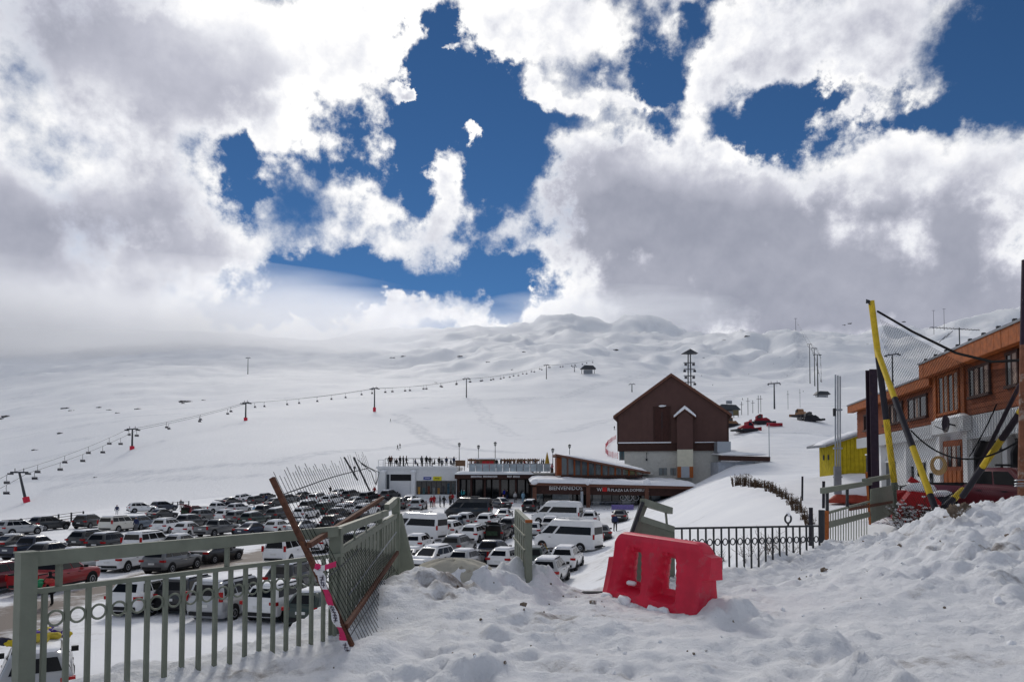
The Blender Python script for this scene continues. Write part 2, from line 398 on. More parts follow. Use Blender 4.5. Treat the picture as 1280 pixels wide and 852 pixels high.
def z_hill(X, Y):
    Y = np.maximum(Y, 60.0); px = np.clip(640 + F * X / Y, -699, 1999); ly = np.clip(np.log(Y), _yl[0], _yl[-1] - 1e-6)
    a = (px - _pxl[0]) / (_pxl[1] - _pxl[0]); b = (ly - _yl[0]) / (_yl[1] - _yl[0])
    i = np.clip(a.astype(int), 0, 359); j = np.clip(b.astype(int), 0, 298); a = a - i; b = b - j
    yp = (_t2[j, i] * (1 - a) + _t2[j, i + 1] * a) * (1 - b) + (_t2[j + 1, i] * (1 - a) + _t2[j + 1, i + 1] * a) * b
    z = CZ + (593 - yp) / F * Y
    k = sst(Y, 150, 420)
    z = z + k * (fbm(X / 90, Y / 130, 4, 3) * 4.0 + fbm(X / 28, Y / 40, 3, 4) * .7) * np.clip(Y / 700, .3, 1.2)
    far = sst(Y, 600, 1300)
    wx = X + fbm(X / 260, Y / 260, 3, 8) * 90; wy = Y + fbm(X / 260, Y / 260, 3, 9) * 90
    rid = 1 - np.abs(fbm(wx / 300, wy / 520, 5, 5, .55)) * 2.2
    rid2 = 1 - np.abs(fbm(wx / 105, wy / 210, 4, 6, .55)) * 2.2
    pxx = 640 + F * X / Y; rt = .35 + .65 * sst(pxx, 380, 640)      # the left shoulder is smoother
    z = z + far * rt * (rid - .45) * 30 + far * rt * (rid2 - .45) * 13 + sst(Y, 350, 700) * fbm(X / 60, Y / 70, 4, 7) * 3.5
    return z
def y_far(px): return np.interp(px, [-200, 30, 105, 240, 400, 440, 480, 900, 1100], [88, 95, 110, 142, 158, 150, 126, 126, 110])
def z_road(X, Y): return 4.95 + .75 * sst(Y, 13, 55) + .0 * X
def mounds(X, Y):
    z = 0.0
    for (cx, cy, sx, sy, h) in ((28, 58, 5, 4, 1.0), (10.2, 12.6, 3.4, 2.2, 1.22), (7.3, 10.8, 2.0, 1.6, .40), (13.5, 11, 3, 4, .8), (8.0, 7.2, 2.2, 2.6, .42), (5.3, 9.2, 1.6, 1.2, .22),
                                (-.95, 9.35, .75, .62, .34), (-.2, 9.75, .45, .4, .22), (.05, 10.25, .26, .24, .44), (.50, 10.2, .24, .22, .22), (-1.45, 8.6, .5, .8, .22),
                                (2.55, 8.35, .3, .35, .20), (-1.2, 6.5, .5, .5, .14), (-.4, 8.2, 1.0, .8, .14), (1.2, 6.0, 2.0, 1.0, -.06)):
        z = z + h * np.exp(-((X - cx) / sx) ** 2 - ((Y - cy) / sy) ** 2)
    return z
def ground(X, Y):
    X = np.asarray(X, float); Y = np.asarray(Y, float)
    d, w = edge_dist(X, Y)
    px = 640 + F * X / np.maximum(Y, 5)
    k = sst(Y - y_far(px), -2, 14)
    low = z_lot(X, Y) * (1 - k) + z_hill(X, Y) * k
    kr = sst(Y, 55, 110)
    high = z_road(X, Y) * (1 - kr) + z_hill(X, Y) * kr + mounds(X, Y)
    t = np.clip(d / w, 0, 1)
    t = np.where(Y > 20, t * t * (3 - 2 * t) * .5 + t * .5, t ** .85)
    far = sst(Y, 120, 150)
    return (high * (1 - t) + low * t) * (1 - far) + (low * (k) + (1 - k) * (high * (1 - t) + low * t)) * far
def gz(x, y): return float(ground(np.array([x]), np.array([y]))[0])
def on_ground(px, py, lo=14.0, hi=900.0):
    """where the line of sight through a pixel meets the ground"""
    d = ray(px, py); Ys = np.exp(np.linspace(math.log(lo), math.log(hi), 700)); zs = CZ + d.z * Ys
    g = ground(d.x * Ys, Ys); below = np.nonzero(zs <= g)[0]
    if len(below) == 0: return at(px, py, hi)
    i = below[0]
    if i == 0: Y = Ys[0]
    else:
        a = zs[i - 1] - g[i - 1]; b = g[i] - zs[i]; Y = Ys[i - 1] + (Ys[i] - Ys[i - 1]) * a / max(1e-9, a + b)
    return Vector((d.x * Y, Y, gz(d.x * Y, Y)))

def sheet(name, X, Y, Z, material, dirt=None):
    r, c = X.shape
    co = np.stack([X, Y, Z], -1).reshape(-1, 3)
    idx = np.arange(r * c).reshape(r, c)
    q = np.stack([idx[:-1, :-1], idx[:-1, 1:], idx[1:, 1:], idx[1:, :-1]], -1).reshape(-1, 4)
    me = bpy.data.meshes.new(name); me.vertices.add(len(co)); me.vertices.foreach_set('co', co.ravel())
    me.loops.add(q.size); me.loops.foreach_set('vertex_index', q.ravel().astype(np.int32))
    me.polygons.add(len(q)); me.polygons.foreach_set('loop_start', np.arange(0, q.size, 4, dtype=np.int32)); me.polygons.foreach_set('loop_total', np.full(len(q), 4, np.int32))
    me.update(calc_edges=True); me.validate(); me.shade_smooth()
    if dirt is not None:
        a = me.attributes.new('dirt', 'FLOAT', 'POINT'); a.data.foreach_set('value', dirt.ravel().astype(np.float32))
    me.materials.append(material)
    o = link(name, me); tag(o, kind='structure'); return o

def seg_dist(X, Y, pts):
    best = np.full(X.shape, 1e9)
    for (x0, y0), (x1, y1) in zip(pts[:-1], pts[1:]):
        dx, dy_ = x1 - x0, y1 - y0; t = np.clip(((X - x0) * dx + (Y - y0) * dy_) / (dx * dx + dy_ * dy_), 0, 1)
        best = np.minimum(best, np.hypot(X - x0 - t * dx, Y - y0 - t * dy_))
    return best

# ---- trodden snow in the foreground, modelled lump by lump
FX0, FX1, FY0, FY1 = -7.5, 18.5, .8, 16.5
def fine_snow(X, Y):
    d, w = edge_dist(X, Y)
    n = fbm(X * .9, Y * .9, 3, 11) * .06
    path = np.exp(-((X - .6 - .05 * Y) / 1.9) ** 2)                   # the trodden way to the gate
    l1 = np.clip(fbm(X * 2.1, Y * 2.1, 4, 12), -.6, 1); l2 = np.clip(fbm(X * 5.5, Y * 5.5, 3, 13), -.3, 1)
    heap = np.clip(.55 + fbm(X * .35, Y * .35, 2, 14) * 1.4 + .58 * sst(X, 1.9, 4.6) + .5 * np.exp(-((X + .3) / 1.7) ** 2 - ((Y - 9.3) / 1.7) ** 2) * 1.6, .12, 1.3)
    chunk = np.maximum(0, fbm(X * 3.3 + 7, Y * 3.3, 2, 18) - .12) ** .6 * np.where(fbm(X * .8, Y * .8, 2, 19) > -.1, 1, .25)      # broken slabs with steep sides
    n = n + heap * (l1 * .17 + np.maximum(l2, 0) * .10 + chunk * .13 + np.abs(fbm(X * 11, Y * 11, 2, 15)) * .035)
    n = n * (1 - .55 * path * sst(Y, 2, 4)) + fbm(X * 14, Y * 14, 2, 17) * .012
    for cx, cy, w_ in ((.1, 10.2, .5), (2.55, 8.35, .5), (.5, 10.2, .4), (-.8, 9.4, .9)):
        n = n + (fbm(X * 5 + cx, Y * 5, 4, 16) * .17 + np.maximum(0, fbm(X * 9, Y * 9, 2, 24)) * .08) * np.exp(-((X - cx) / w_) ** 2 - ((Y - cy) / w_) ** 2)
    # footprints
    rg = np.random.RandomState(5)
    for i in range(70):
        fx, fy = .6 + rg.normal() * 2.3, rg.uniform(3.0, 9.8); a = rg.normal() * .35
        u = (X - fx) * math.cos(a) + (Y - fy) * math.sin(a); v = -(X - fx) * math.sin(a) + (Y - fy) * math.cos(a)
        n = n - .055 * np.exp(-(u / .07) ** 4 - (v / .16) ** 4) + .02 * np.exp(-((u) / .13) ** 2 - ((v) / .22) ** 2)
    return n * sst(-d + 1.2, 0, 1.0)
xs = np.arange(FX0, FX1 + .01, .045); ys = np.arange(FY0, FY1 + .01, .045)
X, Y = np.meshgrid(xs, ys)
base = ground(X, Y)
Z = base + fine_snow(X, Y)
rim = np.minimum(np.minimum(X - FX0, FX1 - X), np.minimum(Y - FY0, FY1 - Y))
Z = Z * 1.0 - .25 * (1 - sst(rim, 0, .5))
rg = np.random.RandomState(21)
dirt = np.clip(fbm(X * .8, Y * .8, 4, 22) * .9 - .18, 0, .45) + .30 * np.exp(-((X - 1.0) / 1.1) ** 2 - ((Y - 9.9) / .35) ** 2) + .20 * sst(X, 4.2, 8) * np.clip(fbm(X * 2.5, Y * 2.5, 3, 23) * 2, 0, 1)
dirt = dirt + .10 + .45 * np.clip(fbm(X * 1.6, Y * 3.0, 3, 27) * 1.6 - .15, 0, 1)
M_SNOW_NEAR = snow_mat('snow_trodden', .9, True, 3.0, .05)
sheet('foreground_snow', X, Y, Z, M_SNOW_NEAR, dirt)
def fz(x, y):
    """height of the modelled snow near the camera"""
    a = np.array([[float(x)]]); b = np.array([[float(y)]])
    return float((ground(a, b) + fine_snow(a, b))[0, 0])

# ---- car park, slopes and road in a coarser sheet
xs = np.arange(-170, 115.1, .75); ys = np.arange(-40, 170.1, .75)
X, Y = np.meshgrid(xs, ys)
Z = ground(X, Y)
inside = np.minimum(np.minimum(X - FX0, FX1 - X), np.minimum(Y - FY0, FY1 - Y))
d, w = edge_dist(X, Y)
Z = Z - .9 * sst(inside, .3, 1.5) - 4 * sst(Y, 163, 169)
lotm = sst(d, 0, 6)
Z = Z + lotm * (fbm(X / 3, Y / 3, 3, 31) * .05) + (1 - lotm) * sst(Y, 14, 25) * (fbm(X / 2.4, Y / 2.4, 4, 33) * .22)
G2 = lambda px, py: tuple(on_ground(px, py).xy)
tracks = [([G2(-60, 800), G2(0, 775), G2(100, 746), G2(200, 722), G2(330, 690), G2(400, 676)], 2.1, 1.5),
          ([G2(470, 652), G2(545, 627), G2(600, 628)], 1.3, .75),
          ([G2(735, 722), G2(770, 690), G2(790, 655)], 1.2, .30), ([G2(700, 735), G2(740, 690)], 1.0, .2),
          ([G2(20, 700), G2(200, 668), G2(420, 655)], 1.2, .5), ([G2(60, 800), G2(250, 770), G2(400, 745)], .5, .42), ([G2(40, 790), G2(240, 762), G2(390, 738)], .4, .38), ([G2(300, 700), G2(430, 680), G2(500, 665)], 1.2, .6),
          ([G2(745, 735), G2(765, 700), G2(783, 660)], .35, .5), ([G2(715, 738), G2(752, 695), G2(776, 655)], .35, .45), ([G2(640, 690), G2(760, 665), G2(810, 650)], .8, .35), ([G2(500, 650), G2(560, 645), G2(660, 642)], 1.0, .45)]
dirt = np.clip(fbm(X / 5, Y / 5, 4, 34) * .6 + .14, 0, .45) * lotm
for pts, wd, amt in tracks:
    dd = seg_dist(X, Y, pts) + fbm(X / 4, Y / 4, 4, 35) * 2.0
    dirt = np.maximum(dirt, amt * np.exp(-(dd / wd) ** 2) * (.62 + .5 * fbm(X / 1.5, Y / 1.5, 3, 36)))
    dirt = dirt + .25 * amt * np.exp(-(dd / (wd * 2.2)) ** 2)
dirt = dirt * sst(y_far(640 + F * X / np.maximum(Y, 5)) - Y, -3, 5)
sheet('car_park', X, Y, Z, snow_mat('snow_packed', .25, True, .55, .05), dirt)

# ---- ski slopes and mountains
us = np.linspace(-700, 2000, 560); Yr = np.exp(np.linspace(math.log(157), math.log(5800), 330))
U, Yg = np.meshgrid(us, Yr)
Xg = (U - 640) / F * Yg
Zg = ground(Xg, Yg) - 4 * (1 - sst(Yg, 157, 162))
# pistes are combed smooth; thin ski tracks wander over the rest
Zg = Zg + sst(Yg, 160, 260) * np.clip(fbm(Xg / 9, Yg / 16, 3, 41), -.5, .5) * .22
trk = np.zeros(Xg.shape); OG = lambda a, b: tuple(on_ground(a, b, 160, 2500).xy)
for pts, wd, amt in (([(490, 517), (530, 545), (560, 560), (640, 566)], 1.6, .5), ([(583, 497), (600, 520), (640, 545)], 1.4, .35), ([(20, 600), (180, 592), (330, 580), (480, 560), (560, 548)], 2.2, .38), ([(60, 610), (250, 600), (420, 592)], 1.6, .3),
                     ([(860, 520), (900, 500), (960, 480), (1010, 462)], 2.4, .4), ([(700, 540), (800, 515), (880, 500)], 2.2, .35), ([(980, 470), (1000, 440), (996, 415)], 4.0, .4), ([(640, 500), (720, 490), (800, 470), (860, 455)], 2.4, .32), ([(1150, 440), (1190, 415), (1200, 400)], 4.0, .35)):
    for dx in (0, 3.2):
        q = [OG(a, b) for a, b in pts]; q = [(x + dx * (1 + y / 600), y) for x, y in q]
        trk = np.maximum(trk, amt * np.exp(-(seg_dist(Xg + fbm(Xg / 25, Yg / 25, 2, 47) * 4, Yg, q) / (wd * (1 + Yg / 900))) ** 2))
trk = np.maximum(trk, np.clip(fbm(Xg / 60, Yg / 14, 4, 48) * 1.1 - .30, 0, .28) * sst(Yg, 200, 400))
m_sl = snow_mat('snow_slope', .012, True, .12, .5, (.56, .585, .64))
sheet('ski_slope', Xg, Yg, Zg, m_sl, trk + .30 * (trk > .02))
# the land behind and beside the viewer
xs = np.linspace(-900, 900, 60); ys = np.linspace(-900, 160, 40); X, Y = np.meshgrid(xs, ys)
Z = np.where((X > -172) & (X < 117) & (Y > -43), -6.0, 1.0 + np.hypot(np.maximum(np.abs(X) - 120, 0), np.minimum(Y, 0)) * .04) + fbm(X / 80, Y / 80, 3, 44) * 2
sheet('snowfield', X, Y, Z, m_sl)
# ---------------------------------------------------------------- shared materials
M_SNOW = mat('snow_clean', (.84, .85, .88), .75, var=.04, scale=3, bump=.5, bscale=14, spec=.25)
M_GREEN = mat('paint_grey_green', (.185, .200, .158), .55, var=.12, scale=6, bump=.15, bscale=30, col2=(.10, .085, .06), cscale=7, thresh=.70)
M_RUST = mat('rusty_steel', (.115, .05, .032), .8, var=.35, scale=18, bump=.4, bscale=60, col2=(.19, .075, .03), cscale=14, thresh=.58)
M_ORUST = mat('orange_rust', (.33, .10, .03), .8, var=.3, scale=20, bump=.3, bscale=60)
M_DARK = mat('dark_steel', (.028, .028, .032), .5, var=.25, scale=9, metal=.3)
M_IRON = mat('black_iron', (.035, .037, .042), .55, var=.25, scale=9)
M_GALV = mat('galvanised', (.33, .35, .38), .45, metal=.6, var=.12, scale=10)
M_YEL = mat('yellow_paint', (.62, .43, .03), .5, var=.12, scale=9, col2=(.25, .17, .03), cscale=9, thresh=.68)
M_BLK = mat('black_paint', (.022, .02, .028), .5, var=.2, scale=9)
M_PURP = mat('dark_purple_paint', (.030, .018, .030), .6, var=.25, scale=7, col2=(.06, .03, .025), cscale=5, thresh=.6)
M_WHITE = mat('white_paint', (.74, .74, .74), .6, var=.05, scale=3, bump=.1)
M_CONC = mat('pale_render', (.50, .49, .455), .85, var=.08, scale=2.5, bump=.3, bscale=18, col2=(.38, .37, .34), cscale=1.2, thresh=.62)
M_CREAM = mat('cream_render', (.58, .55, .44), .85, var=.07, scale=2)
M_BROWN = mat('brown_cladding', (.094, .049, .042), .7, var=.09, scale=.6, bump=.04, bscale=20)
M_BROWN2 = mat('dark_brown_trim', (.050, .022, .017), .6, var=.2, scale=4)
M_TRIM = mat('roof_edge_brown', (.135, .06, .04), .6, var=.2, scale=5)
M_OWOOD = mat('orange_stained_wood', (.20, .045, .009), .6, var=.30, scale=2.2, bump=.3, bscale=24, col2=(.10, .024, .007), cscale=1.6, thresh=.60)
M_OWOOD2 = mat('orange_fascia_wood', (.30, .078, .014), .6, var=.35, scale=4, bump=.3, bscale=24)
M_GLASS = mat('dark_glass', (.010, .012, .015), .06, var=.3, scale=1.5, spec=.6)
M_GLASSB = mat('sky_glass', (.035, .06, .075), .05, var=.4, scale=.7, spec=.9)
M_ROOFG = mat('grey_roof_sheet', (.22, .23, .25), .5, var=.15, scale=3, metal=.2)
M_YSHED = mat('yellow_boards', (.40, .31, .012), .75, var=.22, scale=2.5, bump=.2)
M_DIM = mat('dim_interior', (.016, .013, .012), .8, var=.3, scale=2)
M_WOODW = mat('weathered_wood', (.17, .10, .06), .75, var=.3, scale=6)
M_RED = mat('red_paint', (.45, .018, .022), .45, var=.1, scale=5)
M_CABLE = mat('rubber_cable', (.012, .012, .013), .95, var=.2, spec=.02)
M_LETTER = mat('white_lettering', (.78, .78, .78), .5, var=.02)
M_LETRED = mat('red_lettering', (.60, .02, .02), .5, var=.02)

def lettering(txt, name, size, loc, material, parent, origin, align='LEFT', ext=.02):
    cu = bpy.data.curves.new(name, 'FONT'); cu.body = txt; cu.size = size; cu.extrude = ext; cu.align_x = align; cu.resolution_u = 2
    tmp = bpy.data.objects.new(name, cu); COL.objects.link(tmp)
    bpy.context.view_layer.update()
    me = bpy.data.meshes.new_from_object(tmp.evaluated_get(bpy.context.evaluated_depsgraph_get()))
    bpy.data.objects.remove(tmp); bpy.data.curves.remove(cu)
    me.transform(Matrix.Translation(Vector(loc) - Vector(origin)) @ Matrix.Rotation(rad(90), 4, 'X'))
    me.materials.clear(); me.materials.append(material)
    return link(name, me, parent)
def snow_slab(name, poly_fn, nx, ny, parent, origin, thick=.25, seed=1, amp=.12):
    """snow lying on a roof: poly_fn(u, v) gives the roof point"""
    mb = MB(origin); vs = []; fs = []
    for j in range(ny + 1):
        for i in range(nx + 1):
            u, v = i / nx, j / ny; p = Vector(poly_fn(u, v)); e = min(u, 1 - u, v, 1 - v)
            n = float(fbm(p.x * .5, p.y * .5 + p.z, 3, seed)); edge = min(1.0, (e / .05)) ** .5
            vs.append(p + Vector((0, 0, (thick + amp * n) * edge)))
    for j in range(ny):
        for i in range(nx):
            a = j * (nx + 1) + i; fs.append((a, a + 1, a + nx + 2, a + nx + 1))
    m = len(vs)
    vs += [Vector(poly_fn(i / nx, j / ny)) - Vector((0, 0, .02)) for j in (0, ny) for i in range(nx + 1)]
    for i in range(nx):
        fs.append((i, m + i, m + i + 1, i + 1)); t = ny * (nx + 1)
        fs.append((t + i, t + i + 1, m + nx + 1 + i + 1, m + nx + 1 + i))
    mb.add(vs, fs); return mb.build(name, M_SNOW, parent, smooth='all')
def wbox(parent, origin, name, material, x0, x1, y0, y1, z0, z1):
    return MB(origin).box(((x0 + x1) / 2, (y0 + y1) / 2, (z0 + z1) / 2), (abs(x1 - x0), abs(y1 - y0), abs(z1 - z0))).build(name, material, parent)
def pz(py, Y): return CZ + ray(640, py).z * Y
def px_(p, Y): return ray(p, 593).x * Y

# ---------------------------------------------------------------- brown gabled house
def brown_house():
    Y0, Y1 = 122.0, 146.0; o = (px_(841, Y0), Y0, 1.0)
    t = thing('gabled_house', 'tall brown gabled house on a pale base behind the snowy lodge', 'house', o, rad(-12.5))
    xl, xr, xm = px_(773, Y0), px_(908, Y0), px_(840, Y0); ze, za, zb = pz(516, Y0), pz(470, Y0), pz(563, Y0)
    MB(o).prism([(xl, Y0, zb), (xr, Y0, zb), (xr, Y0, ze), (xm, Y0, za), (xl, Y0, ze)], (0, Y1 - Y0, 0)).build('wall', M_BROWN, t)
    # thin vertical board joints
    for k in range(1, 18):
        x = xl + (xr - xl) * k / 18
        top = ze + (za - ze) * (1 - abs(x - xm) / ((xr - xl) / 2)) - .5
        MB(o).box((x, Y0 - .015, (zb + 1.2 + top) / 2), (.05, .03, top - zb - 1.2)).build('batten', M_BROWN, t)
    wbox(t, o, 'base_wall', M_CONC, xl + 1.1, xr - 1.2, Y0 + .3, Y1 - .5, 1.0, zb)
    wbox(t, o, 'floor_band', M_BROWN2, xl - .05, xr + .05, Y0 - .12, Y0 - .002, zb - .05, pz(553.5, Y0))
    wbox(t, o, 'ledge_snow', M_SNOW, xl + .1, px_(846, Y0) - .9, Y0 - .22, Y0 + .0, pz(553.3, Y0), pz(552, Y0))
    wbox(t, o, 'ledge_snow', M_SNOW, px_(866, Y0) + .3, xr - .1, Y0 - .22, Y0 + .0, pz(553.3, Y0), pz(552.4, Y0))
    for s in (-1, 1):
        xe = xm + s * ((xr - xl) / 2 + .65); zs = ze - .45
        rf = MB(o).prism([(xm, Y0 - .7, za + .45), (xe, Y0 - .7, zs + .1), (xe, Y0 - .7, zs - .35), (xm, Y0 - .7, za - .02)], (0, Y1 - Y0 + 1, 0)).build('roof', M_TRIM, t)
        snow_slab('roof_snow', lambda u, v, s=s, xe=xe, zs=zs: (xm + (xe - xm) * u * .97, Y0 - .3 + (Y1 - Y0) * v, za + .46 + (zs + .1 - za - .45) * u), 10, 12, rf, o, .18, 3)
    # the tall loading hatch
    hx0, hx1 = px_(818.5, Y0), px_(838, Y0); z0, z1 = pz(551, Y0), pz(508.5, Y0)
    f = MB(o)
    f.box(((hx0 + hx1) / 2, Y0 - .06, z1), (hx1 - hx0 + .3, .12, .28)); f.box((hx0, Y0 - .06, (z0 + z1) / 2), (.2, .12, z1 - z0 - .28)); f.box((hx1, Y0 - .06, (z0 + z1) / 2), (.2, .12, z1 - z0 - .28))
    f.build('hatch_frame', M_BROWN2, t)
    mid = (hx0 + hx1) / 2
    for a, b in ((hx0 + .12, mid - .04), (mid + .04, hx1 - .12)):
        d_ = wbox(t, o, 'hatch_door', mat('hatch_brown', (.052, .021, .017), .7, var=.25, scale=3), a, b, Y0 - .05, Y0 + .05, z0, z1 - .15)
    wbox(t, o, 'hatch_chain', M_IRON, mid - .05, mid + .05, Y0 - .09, Y0 - .052, z0 + 2.2, z1 - .8)
    MB(o).blob((mid + .1, Y0 - .2, z1 + .2), .5, 3, .2, 2, (1.2, .4, .35)).build('hatch_snow', M_SNOW, t, smooth='all')
    # the tower bay with a snow cap
    bx0, bx1 = px_(846.5, Y0), px_(865.5, Y0); yb = Y0 - 1.7; zt = pz(522, Y0); za2 = pz(514, Y0); zlo = pz(562, Y0); xm2 = (bx0 + bx1) / 2
    MB(o).prism([(bx0, yb, zlo), (bx1, yb, zlo), (bx1, yb, zt), (xm2, yb, za2), (bx0, yb, zt)], (0, 1.69, 0)).build('bay', M_BROWN, t)
    br = MB(o)
    for s in (-1, 1):
        xe = xm2 + s * 1.75; br.prism([(xm2, yb - .3, za2 + .25), (xe, yb - .3, zt - .05), (xe, yb - .3, zt - .25), (xm2, yb - .3, za2 + .03)], (0, 1.99, 0))
    br.build('bay_roof', M_TRIM, t)
    cap = MB(o); rr = []
    for k in range(9):
        u = -1 + k / 4.0; x = xm2 + u * 1.8; zr = za2 + .25 - abs(u) * (za2 - zt + .32)
        rr.append((x, zr))
    n = len(rr); vs = []; fs = []
    for y in (yb - .42, yb - .2, yb + 1.5):
        for i, (x, z) in enumerate(rr): vs.append((x, y, z + (.55 - .22 * abs(-1 + i / 4.0) ** 2) * (.8 if y < yb - .3 else 1)))
    for j in range(2):
        for i in range(n - 1): a = j * n + i; fs.append((a, a + 1, a + n + 1, a + n))
    m = len(vs); vs += [(x, yb - .42, z - .02) for (x, z) in rr]
    for i in range(n - 1): fs.append((i, m + i, m + i + 1, i + 1))
    cap.add(vs, fs).build('bay_snow', M_SNOW, t, smooth='all')
    wbox(t, o, 'bay_panel', M_CREAM, bx0, bx1, yb, Y0 + .28, pz(583, Y0), zlo - .003)
    for a, b, mt in ((bx0, bx0 + .62, M_ORUST), (bx0 + .62, bx1 - .62, M_GALV), (bx1 - .62, bx1, M_ORUST)):
        wbox(t, o, 'bay_door', mt, a, b, yb - .02, Y0 + .28, pz(596.5, Y0), pz(583, Y0) - .003)
    for p0, p1, q0, q1 in ((774.3, 781.5, 560.5, 574.5), (824, 834, 584.5, 593.5), (838, 845, 584.5, 593.5), (785, 797, 587, 594)):
        yy = Y0 + .3 if p0 > 780 else Y0 + .9
        wn = wbox(t, o, 'window', M_GLASSB, px_(p0, Y0), px_(p1, Y0), yy - .06, yy + .05, pz(q1, Y0), pz(q0, Y0))
        wbox(wn, o, 'mullion', M_BROWN2, (px_(p0, Y0) + px_(p1, Y0)) / 2 - .05, (px_(p0, Y0) + px_(p1, Y0)) / 2 + .05, yy - .09, yy - .062, pz(q1, Y0), pz(q0, Y0))
    lm = MB(o).tube([(px_(809, Y0), Y0 + .28, pz(565, Y0)), (px_(809, Y0), Y0 - .2, pz(566, Y0)), (px_(809, Y0), Y0 - .2, pz(572, Y0))], .07, 6)
    lm.box((px_(809, Y0), Y0 - .2, pz(574, Y0)), (.3, .3, .4)); lm.build('wall_lamp', M_IRON, t)
    # cladding corner boards
    for x in (xl, xr): MB(o).box((x, Y0 - .03, (zb + ze) / 2 + .6), (.22, .14, ze - zb - 1.2)).build('corner_board', M_BROWN2, t)
brown_house()
# low annex with a curved snow roof at the house's right
def annex():
    Y0 = 116.0; o = (px_(930, Y0), Y0, 2.0)
    t = thing('snowed_annex', 'low annex with brown roof edge half buried right of the gabled house', 'building', o)
    x0, x1 = px_(899, Y0), px_(962, Y0)
    wbox(t, o, 'wall', mat('annex_tarp', (.36, .38, .42), .7, var=.15, scale=1.2, bump=.4), x0, px_(945, Y0), Y0 + .4, Y0 + 6, 2, pz(577, Y0))
    MB(o).bar((x0, Y0, pz(572, Y0)), (x1, Y0, pz(573.5, Y0)), .8, .75).build('roof_edge', M_BROWN2, t)
    snow_slab('roof_snow', lambda u, v: (x0 + (x1 - x0) * u, Y0 + 6 * v, pz(568, Y0) + .9 * math.exp(-((u - .35) / .3) ** 2) * v), 14, 8, t, o, .25, 6, .2)
    MB(o).box((px_(909, Y0), Y0 + 2.5, pz(558, Y0)), (2.2, 2, 1.8)).build('roof_unit', M_GALV, t)
    MB(o).tube([(px_(962, Y0), Y0, pz(575, Y0)), (px_(962, Y0), Y0, pz(530, Y0))], .07, 6).build('thin_mast', M_GALV, t)
annex()

